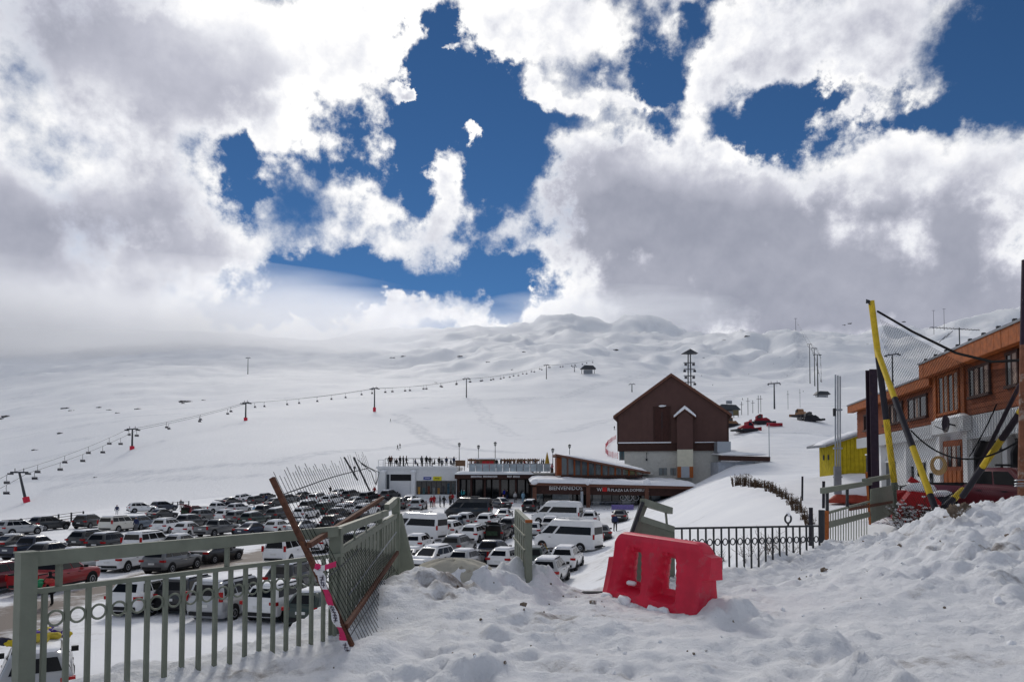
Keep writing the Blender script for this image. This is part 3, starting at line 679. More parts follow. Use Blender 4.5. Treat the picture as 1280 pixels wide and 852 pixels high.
# ---------------------------------------------------------------- lodge with the roof terrace
def lodge():
    Ya, Yb_, Yc = 122.0, 119.0, 108.0; o = (px_(600, Ya), Ya, 0.0)
    t = thing('ski_lodge', 'long low ski lodge with snowy roof terrace and shop fronts facing the car park', 'lodge', o)
    # white wing
    x0, x1 = px_(472, Ya), px_(571, Ya); zt = pz(585.5, Ya)
    wbox(t, o, 'wall', M_WHITE, x0, x1, Ya, Ya + 14, .5, zt)
    wbox(t, o, 'parapet', M_WHITE, x0 - .25, x1 + .1, Ya - .25, Ya + 14.2, zt, zt + .35)
    snow_slab('terrace_snow', lambda u, v: (x0 - .2 + (x1 - x0 + .2) * u, Ya - .2 + 14 * v, zt + .35), 30, 8, t, o, .16, 8, .08)
    for p in (480, 517):
        wbox(t, o, 'pilaster', M_WHITE, px_(p - 2.4, Ya), px_(p + 2.4, Ya), Ya - .55, Ya - .003, .5, zt - .5)
        MB(o).blob((px_(p, Ya), Ya - .3, zt - .42), .5, p, .15, 2, (1.1, .7, .5)).build('pilaster_snow', M_SNOW, t, smooth='all')
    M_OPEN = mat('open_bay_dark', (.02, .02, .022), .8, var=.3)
    wbox(t, o, 'garage_opening', M_OPEN, px_(488, Ya), px_(514, Ya), Ya - .03, Ya - .002, pz(600.5, Ya), pz(592.5, Ya))
    wbox(t, o, 'garage_door', mat('pale_shutter', (.66, .66, .67), .5, var=.03), px_(488, Ya), px_(513, Ya), Ya - .06, Ya - .002, .8, pz(600.7, Ya))
    wbox(t, o, 'side_grille', mat('slate_grille', (.06, .065, .075), .6, var=.4, scale=9), px_(483.3, Ya), px_(486.8, Ya), Ya - .05, Ya - .002, pz(616, Ya), pz(592.5, Ya))
    sx0, sx1, sz0, sz1 = px_(521, Ya), px_(570, Ya), pz(617.5, Ya), pz(600.5, Ya)
    w = wbox(t, o, 'shop_window', M_GLASS, sx0, sx1, Ya - .06, Ya - .002, sz0, sz1)
    fills = [((.16, .12, .04), .0), ((.03, .06, .08), .0)]
    rg = random.Random(4)
    for k in range(8):
        a = sx0 + (sx1 - sx0) * k / 8; b = sx0 + (sx1 - sx0) * (k + 1) / 8
        wbox(w, o, 'mullion', M_DARK, a - .04, a + .04, Ya - .12, Ya - .063, sz0, sz1)
        c = [(.42, .22, .05), (.05, .10, .11), (.10, .03, .02), (.16, .17, .17), (.30, .15, .04), (.05, .05, .06), (.03, .07, .10), (.08, .10, .10)][k]
        wbox(w, o, 'display', mat('display_%d' % k, c, .6, var=.4, scale=2.0), a + .2, b - .25, Ya - .085, Ya - .063, sz0 + .05, sz0 + (sz1 - sz0) * rg.uniform(.45, .85))
    s1 = wbox(t, o, 'blue_sign', mat('sign_blue', (.02, .045, .30), .5), px_(529.5, Ya), px_(539, Ya), Ya - .15, Ya - .003, pz(599, Ya), pz(595.8, Ya))
    wbox(s1, o, 'sign_print', M_LETTER, px_(531, Ya), px_(537.5, Ya), Ya - .158, Ya - .152, pz(597.7, Ya), pz(597.1, Ya))
    s2 = wbox(t, o, 'yellow_sign', mat('sign_yellow', (.70, .62, .03), .5), px_(541.5, Ya), px_(552, Ya), Ya - .15, Ya - .003, pz(600.2, Ya), pz(595.2, Ya))
    wbox(s2, o, 'sign_print', M_DARK, px_(543.5, Ya), px_(549.5, Ya), Ya - .158, Ya - .152, pz(598.2, Ya), pz(597.2, Ya))
    # recessed dark shop front under the terrace
    m0, m1 = px_(571, Yb_), px_(668, Yb_); zr = pz(592.5, Yb_)
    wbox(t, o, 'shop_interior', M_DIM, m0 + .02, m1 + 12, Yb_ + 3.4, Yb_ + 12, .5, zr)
    wbox(t, o, 'canopy', M_BROWN2, m0 - .3, m1, Yb_ - .6, Yb_ + 12, zr - .75, zr)
    snow_slab('canopy_snow', lambda u, v: (m0 - .4 + (m1 - m0 + .4) * u, Yb_ - .8 + 12 * v, zr + .002), 34, 10, t, o, .5, 9, .2)
    for k, p in enumerate((573, 589, 606, 625, 645, 664)):
        wbox(t, o, 'column', M_BROWN2, px_(p - 1.2, Yb_), px_(p + 1.2, Yb_), Yb_ + .0, Yb_ + .35, .5, zr - .75)
    for k in range(9):
        a = m0 + (m1 - m0) * k / 9 + .15; b = m0 + (m1 - m0) * (k + 1) / 9 - .15
        g = wbox(t, o, 'shop_glazing', M_GLASS, a, b, Yb_ + 2.6, Yb_ + 2.72, 2.2, zr - .9)
        wbox(g, o, 'glazing_bar', M_DARK, a - .1, a, Yb_ + 2.52, Yb_ + 2.76, 2.0, zr - .76)
    for p0, p1, nn in ((589, 622, 22), (634, 650, 11)):         # two lines of small lettering too small to read
        rg = random.Random(nn)
        for k in range(nn):
            if rg.random() < .12: continue
            x = px_(p0 + (p1 - p0) * k / nn, Yb_); ww = px_(p0 + (p1 - p0) * (k + .72) / nn, Yb_) - x
            mb = MB(o); mb.box((x + .05, Yb_ - .63, zr - .36), (.07, .04, .30)); mb.box((x + ww / 2, Yb_ - .63, zr - .36 + rg.choice((-.12, 0, .12))), (ww, .036, .07)); mb.box((x + ww - .05, Yb_ - .63, zr - .36), (.06, .032, .28 if rg.random() < .6 else .16))
            mb.build('sign_letter', M_LETTER, t)
    # entrance wing that stands forward
    e0, e1 = px_(664, Yc), px_(872, Yc); zr2 = pz(605, Yc); zf = pz(598.5, Yc)
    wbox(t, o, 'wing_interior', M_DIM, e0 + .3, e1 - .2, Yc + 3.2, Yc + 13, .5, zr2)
    zl = lambda u: pz(602.5, Yc) + (pz(607.5, Yc) - pz(602.5, Yc)) * u      # the eave falls a little to the right
    MB(o).hexa([(e0, Yc - 1, zl(0) - .45), (e1, Yc - 1, zl(1) - .45), (e1, Yc + 13, zl(1) - .45), (e0, Yc + 13, zl(0) - .45), (e0, Yc - 1, zl(0)), (e1, Yc - 1, zl(1)), (e1, Yc + 13, zl(1)), (e0, Yc + 13, zl(0))]).build('roof_fascia', M_TRIM, t)
    MB(o).hexa([(e0 + .3, Yc - .4, zl(0) - 1.7), (e1 - .2, Yc - .4, zl(1) - 1.5), (e1 - .2, Yc - .1, zl(1) - 1.5), (e0 + .3, Yc - .1, zl(0) - 1.7), (e0 + .3, Yc - .4, zl(0) - .453), (e1 - .2, Yc - .4, zl(1) - .453), (e1 - .2, Yc - .1, zl(1) - .453), (e0 + .3, Yc - .1, zl(0) - .453)]).build('sign_band', M_BROWN2, t)
    snow_slab('wing_snow', lambda u, v: (e0 - .2 + (e1 - e0 + .2) * u, Yc - 1.15 + 14 * v, zl(u) + .003 + .55 * v), 46, 10, t, o, .62, 12, .22)
    for p in (668, 734.5, 807):
        wbox(t, o, 'pillar', M_TRIM, px_(p - 2.4, Yc), px_(p + 2.4, Yc), Yc - .9, Yc - .42, .4, zl(.4) - .46)
        MB(o).blob((px_(p, Yc), Yc - .9, zl(.4) + .3), .55, p, .2, 2, (1, .7, .9)).build('pillar_snow', M_SNOW, t, smooth='all')
    for k in range(16):
        a = e0 + .5 + (e1 - e0 - 1) * k / 16; b = a + (e1 - e0 - 1) / 16 - .16
        g = wbox(t, o, 'shop_glazing', M_GLASS if k % 3 else M_GLASSB, a, b, Yc + 2.4, Yc + 2.5, 1.2, zl(.5) - 1.2)
        wbox(g, o, 'glazing_bar', M_DARK, b + .02, b + .14, Yc + 2.3, Yc + 2.55, .8, zl(.5) - 1.0)
    wbox(t, o, 'ticket_window', mat('pane_grey', (.20, .22, .23), .3, var=.4, scale=1.5), px_(691, Yc), px_(712, Yc), Yc + 1.0, Yc + 1.1, pz(624, Yc), pz(613, Yc))
    wbox(t, o, 'grey_column', M_GALV, px_(724.5, Yc), px_(727.5, Yc), Yc - 1.6, Yc - 1.2, .6, pz(613.5, Yc))
    for p in (781, 789, 797): MB(o).torus((px_(p, Yc), Yc + 1.6, pz(622, Yc)), .42, .06, (0, 1, 0), (0, 0, 1), 16, 5).build('window_emblem', M_LETTER, t)
    zs = pz(611.8, Yc)
    lettering('BIENVENIDOS', 'lettering', .80, (px_(686, Yc), Yc - .43, zs), M_LETTER, t, o)
    zs = pz(613.4, Yc)
    lettering('WE', 'lettering', .72, (px_(745.5, Yc), Yc - .43, zs), M_LETTER, t, o)
    wbox(t, o, 'red_emblem', M_LETRED, px_(752.4, Yc), px_(758, Yc), Yc - .47, Yc - .403, zs - .05, zs + .62)
    lettering('R', 'lettering', .72, (px_(758.6, Yc), Yc - .43, zs), M_LETTER, t, o)
    lettering('PLAZA LA DOMBULA', 'lettering', .60, (px_(763, Yc), Yc - .43, zs - .05), M_LETTER, t, o)
    # terrace parapet rail, glass pavilion
    Yt = 117.0; zt2 = pz(588.5, Yt)
    def railing(xa, xb, y, z, h, step, name, mt):
        mb = MB(o); mb.bar((xa, y, z + h), (xb, y, z + h), .09, .09); mb.bar((xa, y, z + h * .5), (xb, y, z + h * .5), .05, .05)
        mb.build(name, mt, t)
        k = 0
        while xa + k * step <= xb + .01:
            x = xa + k * step; MB(o).box((x, y, z + h / 2), (.09, .08, h)).build('rail_post', mt, t); k += 1
    railing(px_(473, Ya), px_(480, Ya), Ya, pz(586, Ya) + .2, 1.35, .8, 'railing', M_WHITE)
    railing(px_(481, Ya), px_(571, Ya), Ya + .2, pz(586, Ya) + .2, 1.6, 1.6, 'railing', M_IRON)
    gx0, gx1 = px_(585, 114), px_(690, 114)
    mg = mat('frosted_rail_glass', (.40, .46, .50), .25, var=.25, scale=1.2)
    k = 0
    for k in range(12):
        a = gx0 + (gx1 - gx0) * k / 12; b = gx0 + (gx1 - gx0) * (k + 1) / 12 - .12
        wbox(t, o, 'glass_panel', mg, a, b, 117.6, 117.65, pz(589, 117.6), pz(580, 117.6))
    railing(gx0, gx1, 117.45, pz(589, 117.6), 1.25, (gx1 - gx0) / 12, 'railing', M_GALV)
    wbox(t, o, 'terrace_floor', M_CONC, px_(571, Yt), px_(820, Yt), 119.2, 136, zr + .003, pz(590.5, Yt))
    Yp = 112.0; p0, p1 = px_(701, Yp), px_(803, Yp)
    zA, zB = pz(567, Yp), pz(588.8, Yp); zbot = pz(594, Yp)
    roof = lambda x: zA + (zB - zA) * (x - px_(694, Yp)) / (px_(808, Yp) - px_(694, Yp))
    xA, xB = px_(694, Yp), px_(812, Yp)
    pr = MB(o).prism([(xA, Yp - .7, roof(xA)), (xB, Yp - .7, roof(xB)), (xB, Yp - .7, roof(xB) - .32), (xA, Yp - .7, roof(xA) - .32)], (0, 8.7, 0)).build('pavilion_roof', M_TRIM, t)
    snow_slab('pavilion_snow', lambda u, v: (xA + (xB - xA) * (.10 + .88 * u), Yp - .6 + 8.5 * v, roof(xA + (xB - xA) * (.10 + .88 * u)) + .003 + v * .5 * min(1, u * 6)), 24, 8, pr, o, .30, 15, .16)
    wbox(t, o, 'pavilion_sill', M_BROWN2, p0, p1, Yp - .1, Yp + .1, zbot - .3, zbot + .12)
    N = 12
    for k in range(N):
        a = p0 + (p1 - p0) * k / N; b = p0 + (p1 - p0) * (k + 1) / N
        MB(o).hexa([(a - .13, Yp - .12, zbot), (a + .13, Yp - .12, zbot), (a + .13, Yp + .12, zbot), (a - .13, Yp + .12, zbot), (a - .13, Yp - .12, roof(a) - .33), (a + .13, Yp - .12, roof(a) - .33), (a + .13, Yp + .12, roof(a) - .33), (a - .13, Yp + .12, roof(a) - .33)]).build('pavilion_post', M_TRIM if k % 2 else M_OWOOD, t)
        if roof(b) - .35 > zbot + .25:
            MB(o).hexa([(a + .14, Yp - .03, zbot + .1), (b - .14, Yp - .03, zbot + .1), (b - .14, Yp + .03, zbot + .1), (a + .14, Yp + .03, zbot + .1), (a + .14, Yp - .03, roof(a) - .36), (b - .14, Yp - .03, roof(b) - .36), (b - .14, Yp + .03, roof(b) - .36), (a + .14, Yp + .03, roof(a) - .36)]).build('pavilion_pane', M_GLASSB, t)
    wbox(t, o, 'pavilion_end', M_OWOOD, p0 - .6, p0 - .14, Yp - .05, Yp + 5, zbot, roof(p0) - .36)
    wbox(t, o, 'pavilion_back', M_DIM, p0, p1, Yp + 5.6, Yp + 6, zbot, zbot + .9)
lodge()
def things_on_terrace():
    Y = 121.0; z = pz(588, Y)
    # red bar kiosk
    k = thing('terrace_kiosk', 'small red panelled kiosk on the lodge roof terrace', 'kiosk', (px_(609, Y), Y, z - .4))
    MB(k.location).box((px_(609, Y), Y + 1, z + .75), (2.6, 1.6, 2.4)).build('cabin', M_WOODW, k)
    for i in range(3): MB(k.location).box((px_(604.8 + i * 5.0, Y), Y + .12, z + 1.0), (.58, .1, 1.25)).build('red_panel', M_RED, k)
    MB(k.location).box((px_(610, Y), Y + .9, z + 2.02), (4.2, 2.4, .16)).build('roof', M_SNOW, k)
    d = thing('notice_stand', 'brown wooden notice stand on the terrace edge of the white wing', 'stand', (px_(575, 122), 122.6, pz(587, 122) + .1))
    MB(d.location).box((px_(575, 122), 122.6, pz(578.5, 122)), (1.7, .3, 1.0)).build('board', M_WOODW, d)
    for s in (-.7, .7): MB(d.location).box((px_(575, 122) + s, 122.6, pz(585, 122)), (.1, .1, 1.5)).build('leg', M_BROWN2, d)
    # rows of wooden chairs and tables
    rg = random.Random(11)
    proto = None
    for i in range(26):
        if i < 10: p = 586 + i * 1.9
        else: p = 629 + (i - 10) * 2.9
        yy = 124 + (i % 3) * 1.2; b = Vector((px_(p, yy), yy, pz(584, yy)))
        if proto is None:
            c = thing('terrace_chair', 'wooden chair among the rows of terrace seating on the lodge roof', 'chair', b, 0, 'wooden chairs on the lodge terrace'); proto = c
            MB().box((0, 0, .62), (.5, .5, .08)).build('seat', M_WOODW, c)
            MB().box((0, .24, 1.28), (.5, .06, .34)).build('backrest', M_WOODW, c)
            for sx in (-1, 1):
                MB().box((sx * .22, .24, .8), (.07, .07, 1.6)).build('leg', M_WOODW, c); MB().box((sx * .22, -.22, .3), (.07, .07, .6)).build('leg', M_WOODW, c)
        else:
            c = copy_tree(proto); c.location = b; c.rotation_euler.z = rg.uniform(-.5, .5)
        c.scale = (.9, .9, 1.0)
    # closed parasol
    u = thing('closed_parasol', 'folded ochre parasol on the terrace beside the glass pavilion', 'parasol', (px_(684, Y), Y, z - .3))
    MB(u.location).tube([(px_(684, Y), Y, z - .3), (px_(684, Y), Y, z + 3.0)], .04, 6).build('pole', M_WOODW, u)
    mc = mat('ochre_canvas', (.42, .26, .04), .8, var=.25, scale=3)
    cx = px_(684, Y); r_ = []
    for zz, rr in ((z + .7, .42), (z + 1.2, .38), (z + 1.9, .26), (z + 2.5, .16), (z + 3.1, .04)):
        r_.append([(cx + rr * (1 + .22 * (k % 2)) * math.cos(k * math.pi / 6), Y + rr * (1 + .22 * (k % 2)) * math.sin(k * math.pi / 6), zz) for k in range(12)])
    MB(u.location).rings(r_).build('canopy', mc, u)
    # lamp posts on the terrace
    spots = [(574, 553, 123.5, 'beside the wooden notice stand'), (598, 556, 128, 'behind the rows of wooden chairs'), (619, 552, 126, 'rising behind the red kiosk'), (691, 560, 120, 'at the high end of the pavilion roof'), (712, 555, 128, 'standing behind the glass pavilion roof')]
    proto = None
    for p, top, yy, where in spots:
        zt_ = pz(top, yy); z0 = pz(590, yy)
        l = thing('terrace_lamp', 'dark lamp post with a lantern head ' + where, 'lamp post', (px_(p, yy), yy, z0), 0, 'lamp posts on the lodge terrace')
        MB().tube([(0, 0, 0), (0, 0, zt_ - z0 - .7)], .07, 8, .05).build('post', M_IRON, l)
        hd = MB(); h0 = zt_ - z0 - .7
        hd.rings([[(r * math.cos(k * math.pi / 3), r * math.sin(k * math.pi / 3), h0 + h) for k in range(6)] for h, r in ((0, .10), (.08, .16), (.5, .25), (.52, .32), (.72, .06))])
        hd.build('lantern', M_IRON, l)
        MB().box((0, 0, h0 + .3), (.42, .42, .3)).build('lamp_glass', mat('lantern_glass', (.4, .4, .38), .3), l)
things_on_terrace()

# crowd barriers before the entrance wing
def barriers():
    proto = None; spots = [(688, 113), (704, 113), (720, 113), (748, 104.5), (766, 104.5), (784, 104.5)]
    txt = ['before the welcome sign'] * 3 + ['behind the parked black car by the lodge'] * 3
    for i, (p, Y) in enumerate(spots):
        b = Vector((px_(p, Y), Y - 6, gz(px_(p, Y), Y - 6))); b = Vector((px_(p, 104), 104, gz(px_(p, 104), 104)))
        c = thing('crowd_barrier', 'grey steel crowd barrier standing ' + txt[i], 'barrier', b, 0, 'crowd barriers %s' % txt[i])
        f = MB(); f.tube([(-1, 0, .15), (-1, 0, 1.1), (1, 0, 1.1), (1, 0, .15), (-1, 0, .2)], .028, 6); f.build('frame', M_GALV, c)
        for k in range(9): MB().tube([(-.8 + k * .2, 0, .2), (-.8 + k * .2, 0, 1.1)], .012, 4).build('bar', M_GALV, c)
        for s in (-.8, .8): MB().box((s, 0, .06), (.06, .6, .05)).build('foot', M_GALV, c)
barriers()
def purple_banner():
    b = on_ground(778, 641); b.y = 103.4
    MBo = MB((px_(778, 103.4), 103.4, b.z)); w = MBo.box((px_(778, 103.4), 103.4, b.z + .62), (3.2, .05, .7)).build('barrier_banner', mat('lilac_banner', (.16, .13, .32), .7, var=.3), None)
    w.location = (px_(778, 103.4), 103.4, b.z); tag(w, 'dark lilac banner hung on the barriers under the plaza sign', 'banner')
purple_banner()

# ---------------------------------------------------------------- orange chalet on the right
def chalet():
    L, R = Vector((25.2, 52.4, 0)), Vector((20.0, 28.5, 0)); a = (R - L).normalized(); n = Vector((a.y, -a.x, 0))    # n points out of the facade
    if n.x > 0: n = -n
    o = (L.x, L.y, 5.0)
    t = thing('orange_chalet', 'long two storey chalet with orange boarded upper floor over a white ground floor', 'house', o)
    P = lambda s, d, z: L + a * s + n * d + Vector((0, 0, z))
    def blk(name, mt, s0, s1, d0, d1, z0, z1, par=None):
        return MB(o).hexa([P(s0, d0, z0), P(s1, d0, z0), P(s1, d1, z0), P(s0, d1, z0), P(s0, d0, z1), P(s1, d0, z1), P(s1, d1, z1), P(s0, d1, z1)]).build(name, mt, par or t)
    def sx(px, d=0.0):       # distance along the facade of a photograph column
        k = (px - 640) / F; return (k * (L.y + n.y * d) - L.x - n.x * d) / (a.x - k * a.y)
    SE = 36.0; st = sx(1171, .3); zm, ze = 9.25, 11.55; DU = .3; zl2 = ze - .42
    blk('upper_wall', M_OWOOD, 0, st, -9, 0, zm, zl2 + .35); blk('upper_wall', M_OWOOD, st, SE, -9, DU, zm, ze + .35)
    blk('ground_wall', M_WHITE, .25, SE, -9, -.6, 4.2, zm - .003)
    # weather boards of the upper floor, one by one
    for (s0, s1, d, zt_) in ((0, st - .02, 0, zl2), (st, SE, DU, ze)):
        nb = 10
        for k in range(nb):
            z0 = zm + (zt_ - zm) * k / nb
            blk('board', M_OWOOD, s0, s1, d - .01, d + .030 + .012 * (k % 2), z0 + .010, z0 + (zt_ - zm) / nb - .010)
    # roofs with deep fascia
    blk('fascia', M_OWOOD2, -.55, st - .1, .15, .55, zl2, zl2 + .5)
    s = st - .25
    while s < SE:                                   # the fascia is made of short upright boards
        blk('fascia_board', M_OWOOD2, s + .008, min(SE, s + .62) - .008, .55, .95 + .01 * (int(s * 3) % 2), ze - .08, ze + .62); s += .62
    MB(o).hexa([P(-.55, -9.5, zl2 + 2.2), P(st, -9.5, zl2 + 2.2), P(st, .6, zl2 + .5), P(-.55, .6, zl2 + .5), P(-.55, -9.5, zl2 + 2.35), P(st, -9.5, zl2 + 2.35), P(st, .6, zl2 + .6), P(-.55, .6, zl2 + .6)]).build('roof', M_ROOFG, t)
    MB(o).hexa([P(st - .3, -9.5, ze + 2.3), P(SE, -9.5, ze + 2.3), P(SE, 1.0, ze + .62), P(st - .3, 1.0, ze + .62), P(st - .3, -9.5, ze + 2.5), P(SE, -9.5, ze + 2.5), P(SE, 1.0, ze + .72), P(st - .3, 1.0, ze + .72)]).build('roof', M_ROOFG, t)
    snow_slab('roof_snow', lambda u, v: P(-.5 + (st + .4) * u, .3 - 9.2 * v, zl2 + .62 + 1.66 * v * .95), 24, 8, t, o, .3, 21, .15)
    snow_slab('roof_snow', lambda u, v: P(st + (SE - st) * u, .6 - 9.6 * v, ze + .80 + 1.66 * v * .95), 24, 8, t, o, .28, 22, .15)
    for k in range(13):
        s = st + .6 + k * 1.35; blk('roof_stop', M_DARK, s, s + .12, .85, .98, ze + .72, ze + .82)
    # upper windows
    def win(p0, p1, zlo, zhi, d, panes, frame=M_BROWN2):
        s0, s1 = sx(p0, d), sx(p1, d)
        w = blk('window', M_GLASS, s0, s1, d, d + .05, zlo, zhi)
        blk('window_frame', frame, s0 - .1, s1 + .1, d + .0, d + .09, zhi, zhi + .12, w); blk('window_sill', frame, s0 - .1, s1 + .1, d + .0, d + .15, zlo - .12, zlo, w)
        for k in range(panes + 1):
            s = s0 + (s1 - s0) * k / panes; blk('mullion', frame, s - .05, s + .05, d + .0, d + .08, zlo, zhi, w)
        for k in range(panes):
            if k % 2 == 1:
                s = s0 + (s1 - s0) * (k + .5) / panes; blk('curtain', mat('curtain', (.30, .22, .18), .9, var=.3, scale=6), s - .18, s + .14, d + .052, d + .062, zlo, zhi, w)
    win(1082, 1089, 9.7, 10.65, .04, 1); win(1107, 1130, 9.75, 10.8, .04, 3); win(1138, 1161, 9.75, 10.8, .04, 3)
    win(1177, 1202, 9.6, 11.35, DU + .04, 4, M_OWOOD2); win(1216, 1241, 10.05, 11.2, DU + .04, 4); win(1263, 1277, 10.1, 11.3, DU + .04, 2)
    for p in (1172.5, 1208): blk('wall_post', M_OWOOD2, sx(p, DU) - .2, sx(p, DU) + .2, DU, DU + .11, zm, ze)
    # white corrugated bands above the ground floor
    mcor = mat('white_sheet_band', (.60, .61, .62), .55, var=.06, scale=4)
    def band(s0, s1, d, z0, z1):
        b = blk('band', mcor, s0, s1, d - .12, d, z0, z1)
        k = s0 + .1
        while k < s1 - .1: blk('band_rib', mcor, k, k + .11, d, d + .04, z0 + .02, z1 - .02, b); k += .26
    band(.1, sx(1166, .1), .1, zm - .75, zm - .05); band(sx(1209, .4), SE, .4, zm - 1.05, zm - .05)
    # porch
    q0, q1 = sx(1168, .7), sx(1208, .7)
    blk('porch_canopy', mcor, q0, q1, .46, .8, zm - .70, zm - .05)
    snow_slab('porch_snow', lambda u, v: P(q0 + (q1 - q0) * u, .46 + .36 * v, zm - .048), 8, 5, t, o, .12, 25, .05)
    for p in (1173, 1207): s = sx(p, -.1); blk('porch_pillar', M_WHITE, s - .25, s + .25, -.6, -.08, 4.5, zm - .703)
    dr = blk('porch_door', M_OWOOD, sx(1179, -.2), sx(1203, -.2), -.61, -.2, 5.0, zm - .95)
    for k in range(4):
        w_ = (sx(1202, -.2) - sx(1180, -.2)); s = sx(1180, -.2) + w_ * (k + .15) / 4
        blk('door_pane', M_GLASS if k % 2 else mat('door_curtain', (.35, .30, .27), .8), s, s + w_ * .7 / 4, -.199, -.17, 7.0, zm - 1.25, dr)
        blk('door_panel', M_OWOOD2, s, s + w_ * .8 / 4, -.199, -.16, 5.2, 6.8, dr)
    # garages
    for p0, p1 in ((1216, 1250), (1262, 1300)):
        s0, s1 = sx(p0, -.3), sx(p1, -.3)
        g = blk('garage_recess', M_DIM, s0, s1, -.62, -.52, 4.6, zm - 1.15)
        blk('garage_door', mat('faded_door', (.42, .42, .40), .7, var=.15, scale=1.5), s0 + .9, s1 - .3, -.518, -.48, 4.6, zm - 1.6, g)
        blk('garage_window', M_GLASS, s0 + 1.3, s1 - .7, -.478, -.46, 6.3, 6.9, g)
        arc = MB(o); s = s0 + .12; arc.bar(P(s, -.42, 4.6), P(s, -.42, zm - 1.7), .2, .14); arc.bar(P(s, -.42, zm - 1.72), P(s + .7, -.42, zm - 1.16), .2, .14); arc.build('arch_brace', M_DARK, t)
    for p, d in ((1213, -.25), (1256, -.25), (1100, -.25), (1131, -.25)):
        s = sx(p, d); blk('pier', M_WHITE, s - .22, s + .22, -.6, d, 4.3, zm - 1.06 if p > 1170 else zm - .76)
    # ground-floor windows and marks on the white wall
    for p0, p1, z0, z1 in ((1147, 1156, 6.5, 7.3), (1083, 1090, 6.6, 8.0), (1136, 1141, 6.4, 7.1), (1162, 1165, 5.6, 6.7), (1108, 1118, 5.2, 7.4)):
        w = blk('window', M_GLASS, sx(p0, -.55), sx(p1, -.55), -.58, -.52, z0, z1)
        blk('window_frame', M_WHITE, sx(p0, -.55) - .08, sx(p1, -.55) + .08, -.58, -.48, z1, z1 + .1, w)
    blk('yellow_door', M_YEL, sx(1102, -.5), sx(1106, -.5), -.57, -.50, 5.0, 7.0)
    # antenna and dish
    A = P(sx(1203, -3.5), -3.5, ze + 1.2); top = A + Vector((0, 0, 2.6))
    an = thing('roof_antenna', 'thin television antenna mast on the chalet roof', 'antenna', A)
    MB(A).tube([A, top], .035, 6).build('mast', M_IRON, an)
    bm_ = MB(A); e1, e2 = top + Vector((-1.5, .4, .1)), top + Vector((1.1, -.2, -.2)); bm_.tube([e1, e2], .02, 5); bm_.build('boom', M_IRON, an)
    for k in range(14):
        q = e1 + (e2 - e1) * (k + .3) / 14; MB(A).tube([q - Vector((.05, .3 - .01 * k, 0)), q + Vector((.05, .3 - .01 * k, .0))], .012, 4).build('element', M_IRON, an)
    for k in range(3):
        q = top + Vector((-.9 + .22 * k, .2, -.35 - .15 * (2 - k))); MB(A).tube([q + Vector((-.2, 0, -.2)), q + Vector((.2, 0, .2))], .015, 4).build('element', M_IRON, an)
    D = P(sx(1195, .8), .8, zm - .45)
    ds = thing('satellite_dish', 'dark satellite dish on the chalet porch canopy', 'satellite dish', D)
    rr = []
    for r, dd in ((.02, 0), (.2, .03), (.36, .1), (.42, .16)):
        rr.append([D + n * (.25 + dd) + Vector((0, 0, .1)) + (a * math.cos(k * math.pi / 8) + Vector((0, 0, 1)) * math.sin(k * math.pi / 8)) * r for k in range(16)])
    MB(D).rings(rr, True, False).build('reflector', M_PURP, ds)
    MB(D).tube([D - n * .1, D + n * .27 + Vector((0, 0, .1))], .04, 6).build('bracket', M_IRON, ds)
    MB(D).tube([D + n * .3 - Vector((0, 0, .25)), D + n * .85 + Vector((0, 0, .02))], .02, 5).build('feed_arm', M_IRON, ds)
chalet()
def shed():
    Y = 58.0; x0, x1 = px_(1043, Y), px_(1084, Y); o = (x0, Y, 6.0); D = 2.7
    t = thing('yellow_shed', 'small yellow shed with a sloping grey roof beside the orange chalet', 'shed', o)
    zb = pz(592, Y) - .8; zl_, zr_ = pz(555, Y), pz(541, Y)
    MB(o).prism([(x0, Y, zb), (x1, Y, zb), (x1, Y, zr_), (x0, Y, zl_)], (0, D, 0)).build('wall', M_YSHED, t)
    for k in range(8):
        x = x0 + (x1 - x0) * (k + .5) / 8; zt = zl_ + (zr_ - zl_) * (k + .5) / 8
        MB(o).box((x, Y - .02, (zb + zt) / 2 - .05), ((x1 - x0) / 8 - .03, .04, zt - zb - .1)).build('board', M_YSHED, t)
    for k in range(6):
        y = Y + D * (k + .5) / 6; MB(o).box((x0 - .02, y, (zb + zl_) / 2 - .05), (.04, D / 6 - .03, zl_ - zb - .1)).build('board', M_YSHED, t)
    rf = MB(o).prism([(x0 - .9, Y - .5, zl_ - .25), (x1 + .2, Y - .5, zr_ + .12), (x1 + .2, Y - .5, zr_ + .28), (x0 - .9, Y - .5, zl_ - .07)], (0, D + 1, 0)).build('roof', M_ROOFG, t)
    snow_slab('roof_snow', lambda u, v: (x0 - .8 + (x1 - x0 + .9) * u, Y + .2 + (D - .2) * v, zl_ - .04 + (zr_ - zl_ + .33) * u), 8, 5, rf, o, .12, 31, .08)
    for y in (Y + .9, Y + 1.8): MB(o).box((x0 - .06, y, pz(571, Y)), (.06, .22, .42)).build('vent', M_DARK, t)
shed()
# ---------------------------------------------------------------- fences, gates and poles near the viewer
def sub(a, b, t): return Vector(a) + (Vector(b) - Vector(a)) * t
def V(x, y, z): return Vector((x, y, z))
ZR = 5.79; ZB = 6.07                       # picket rail and top beam heights

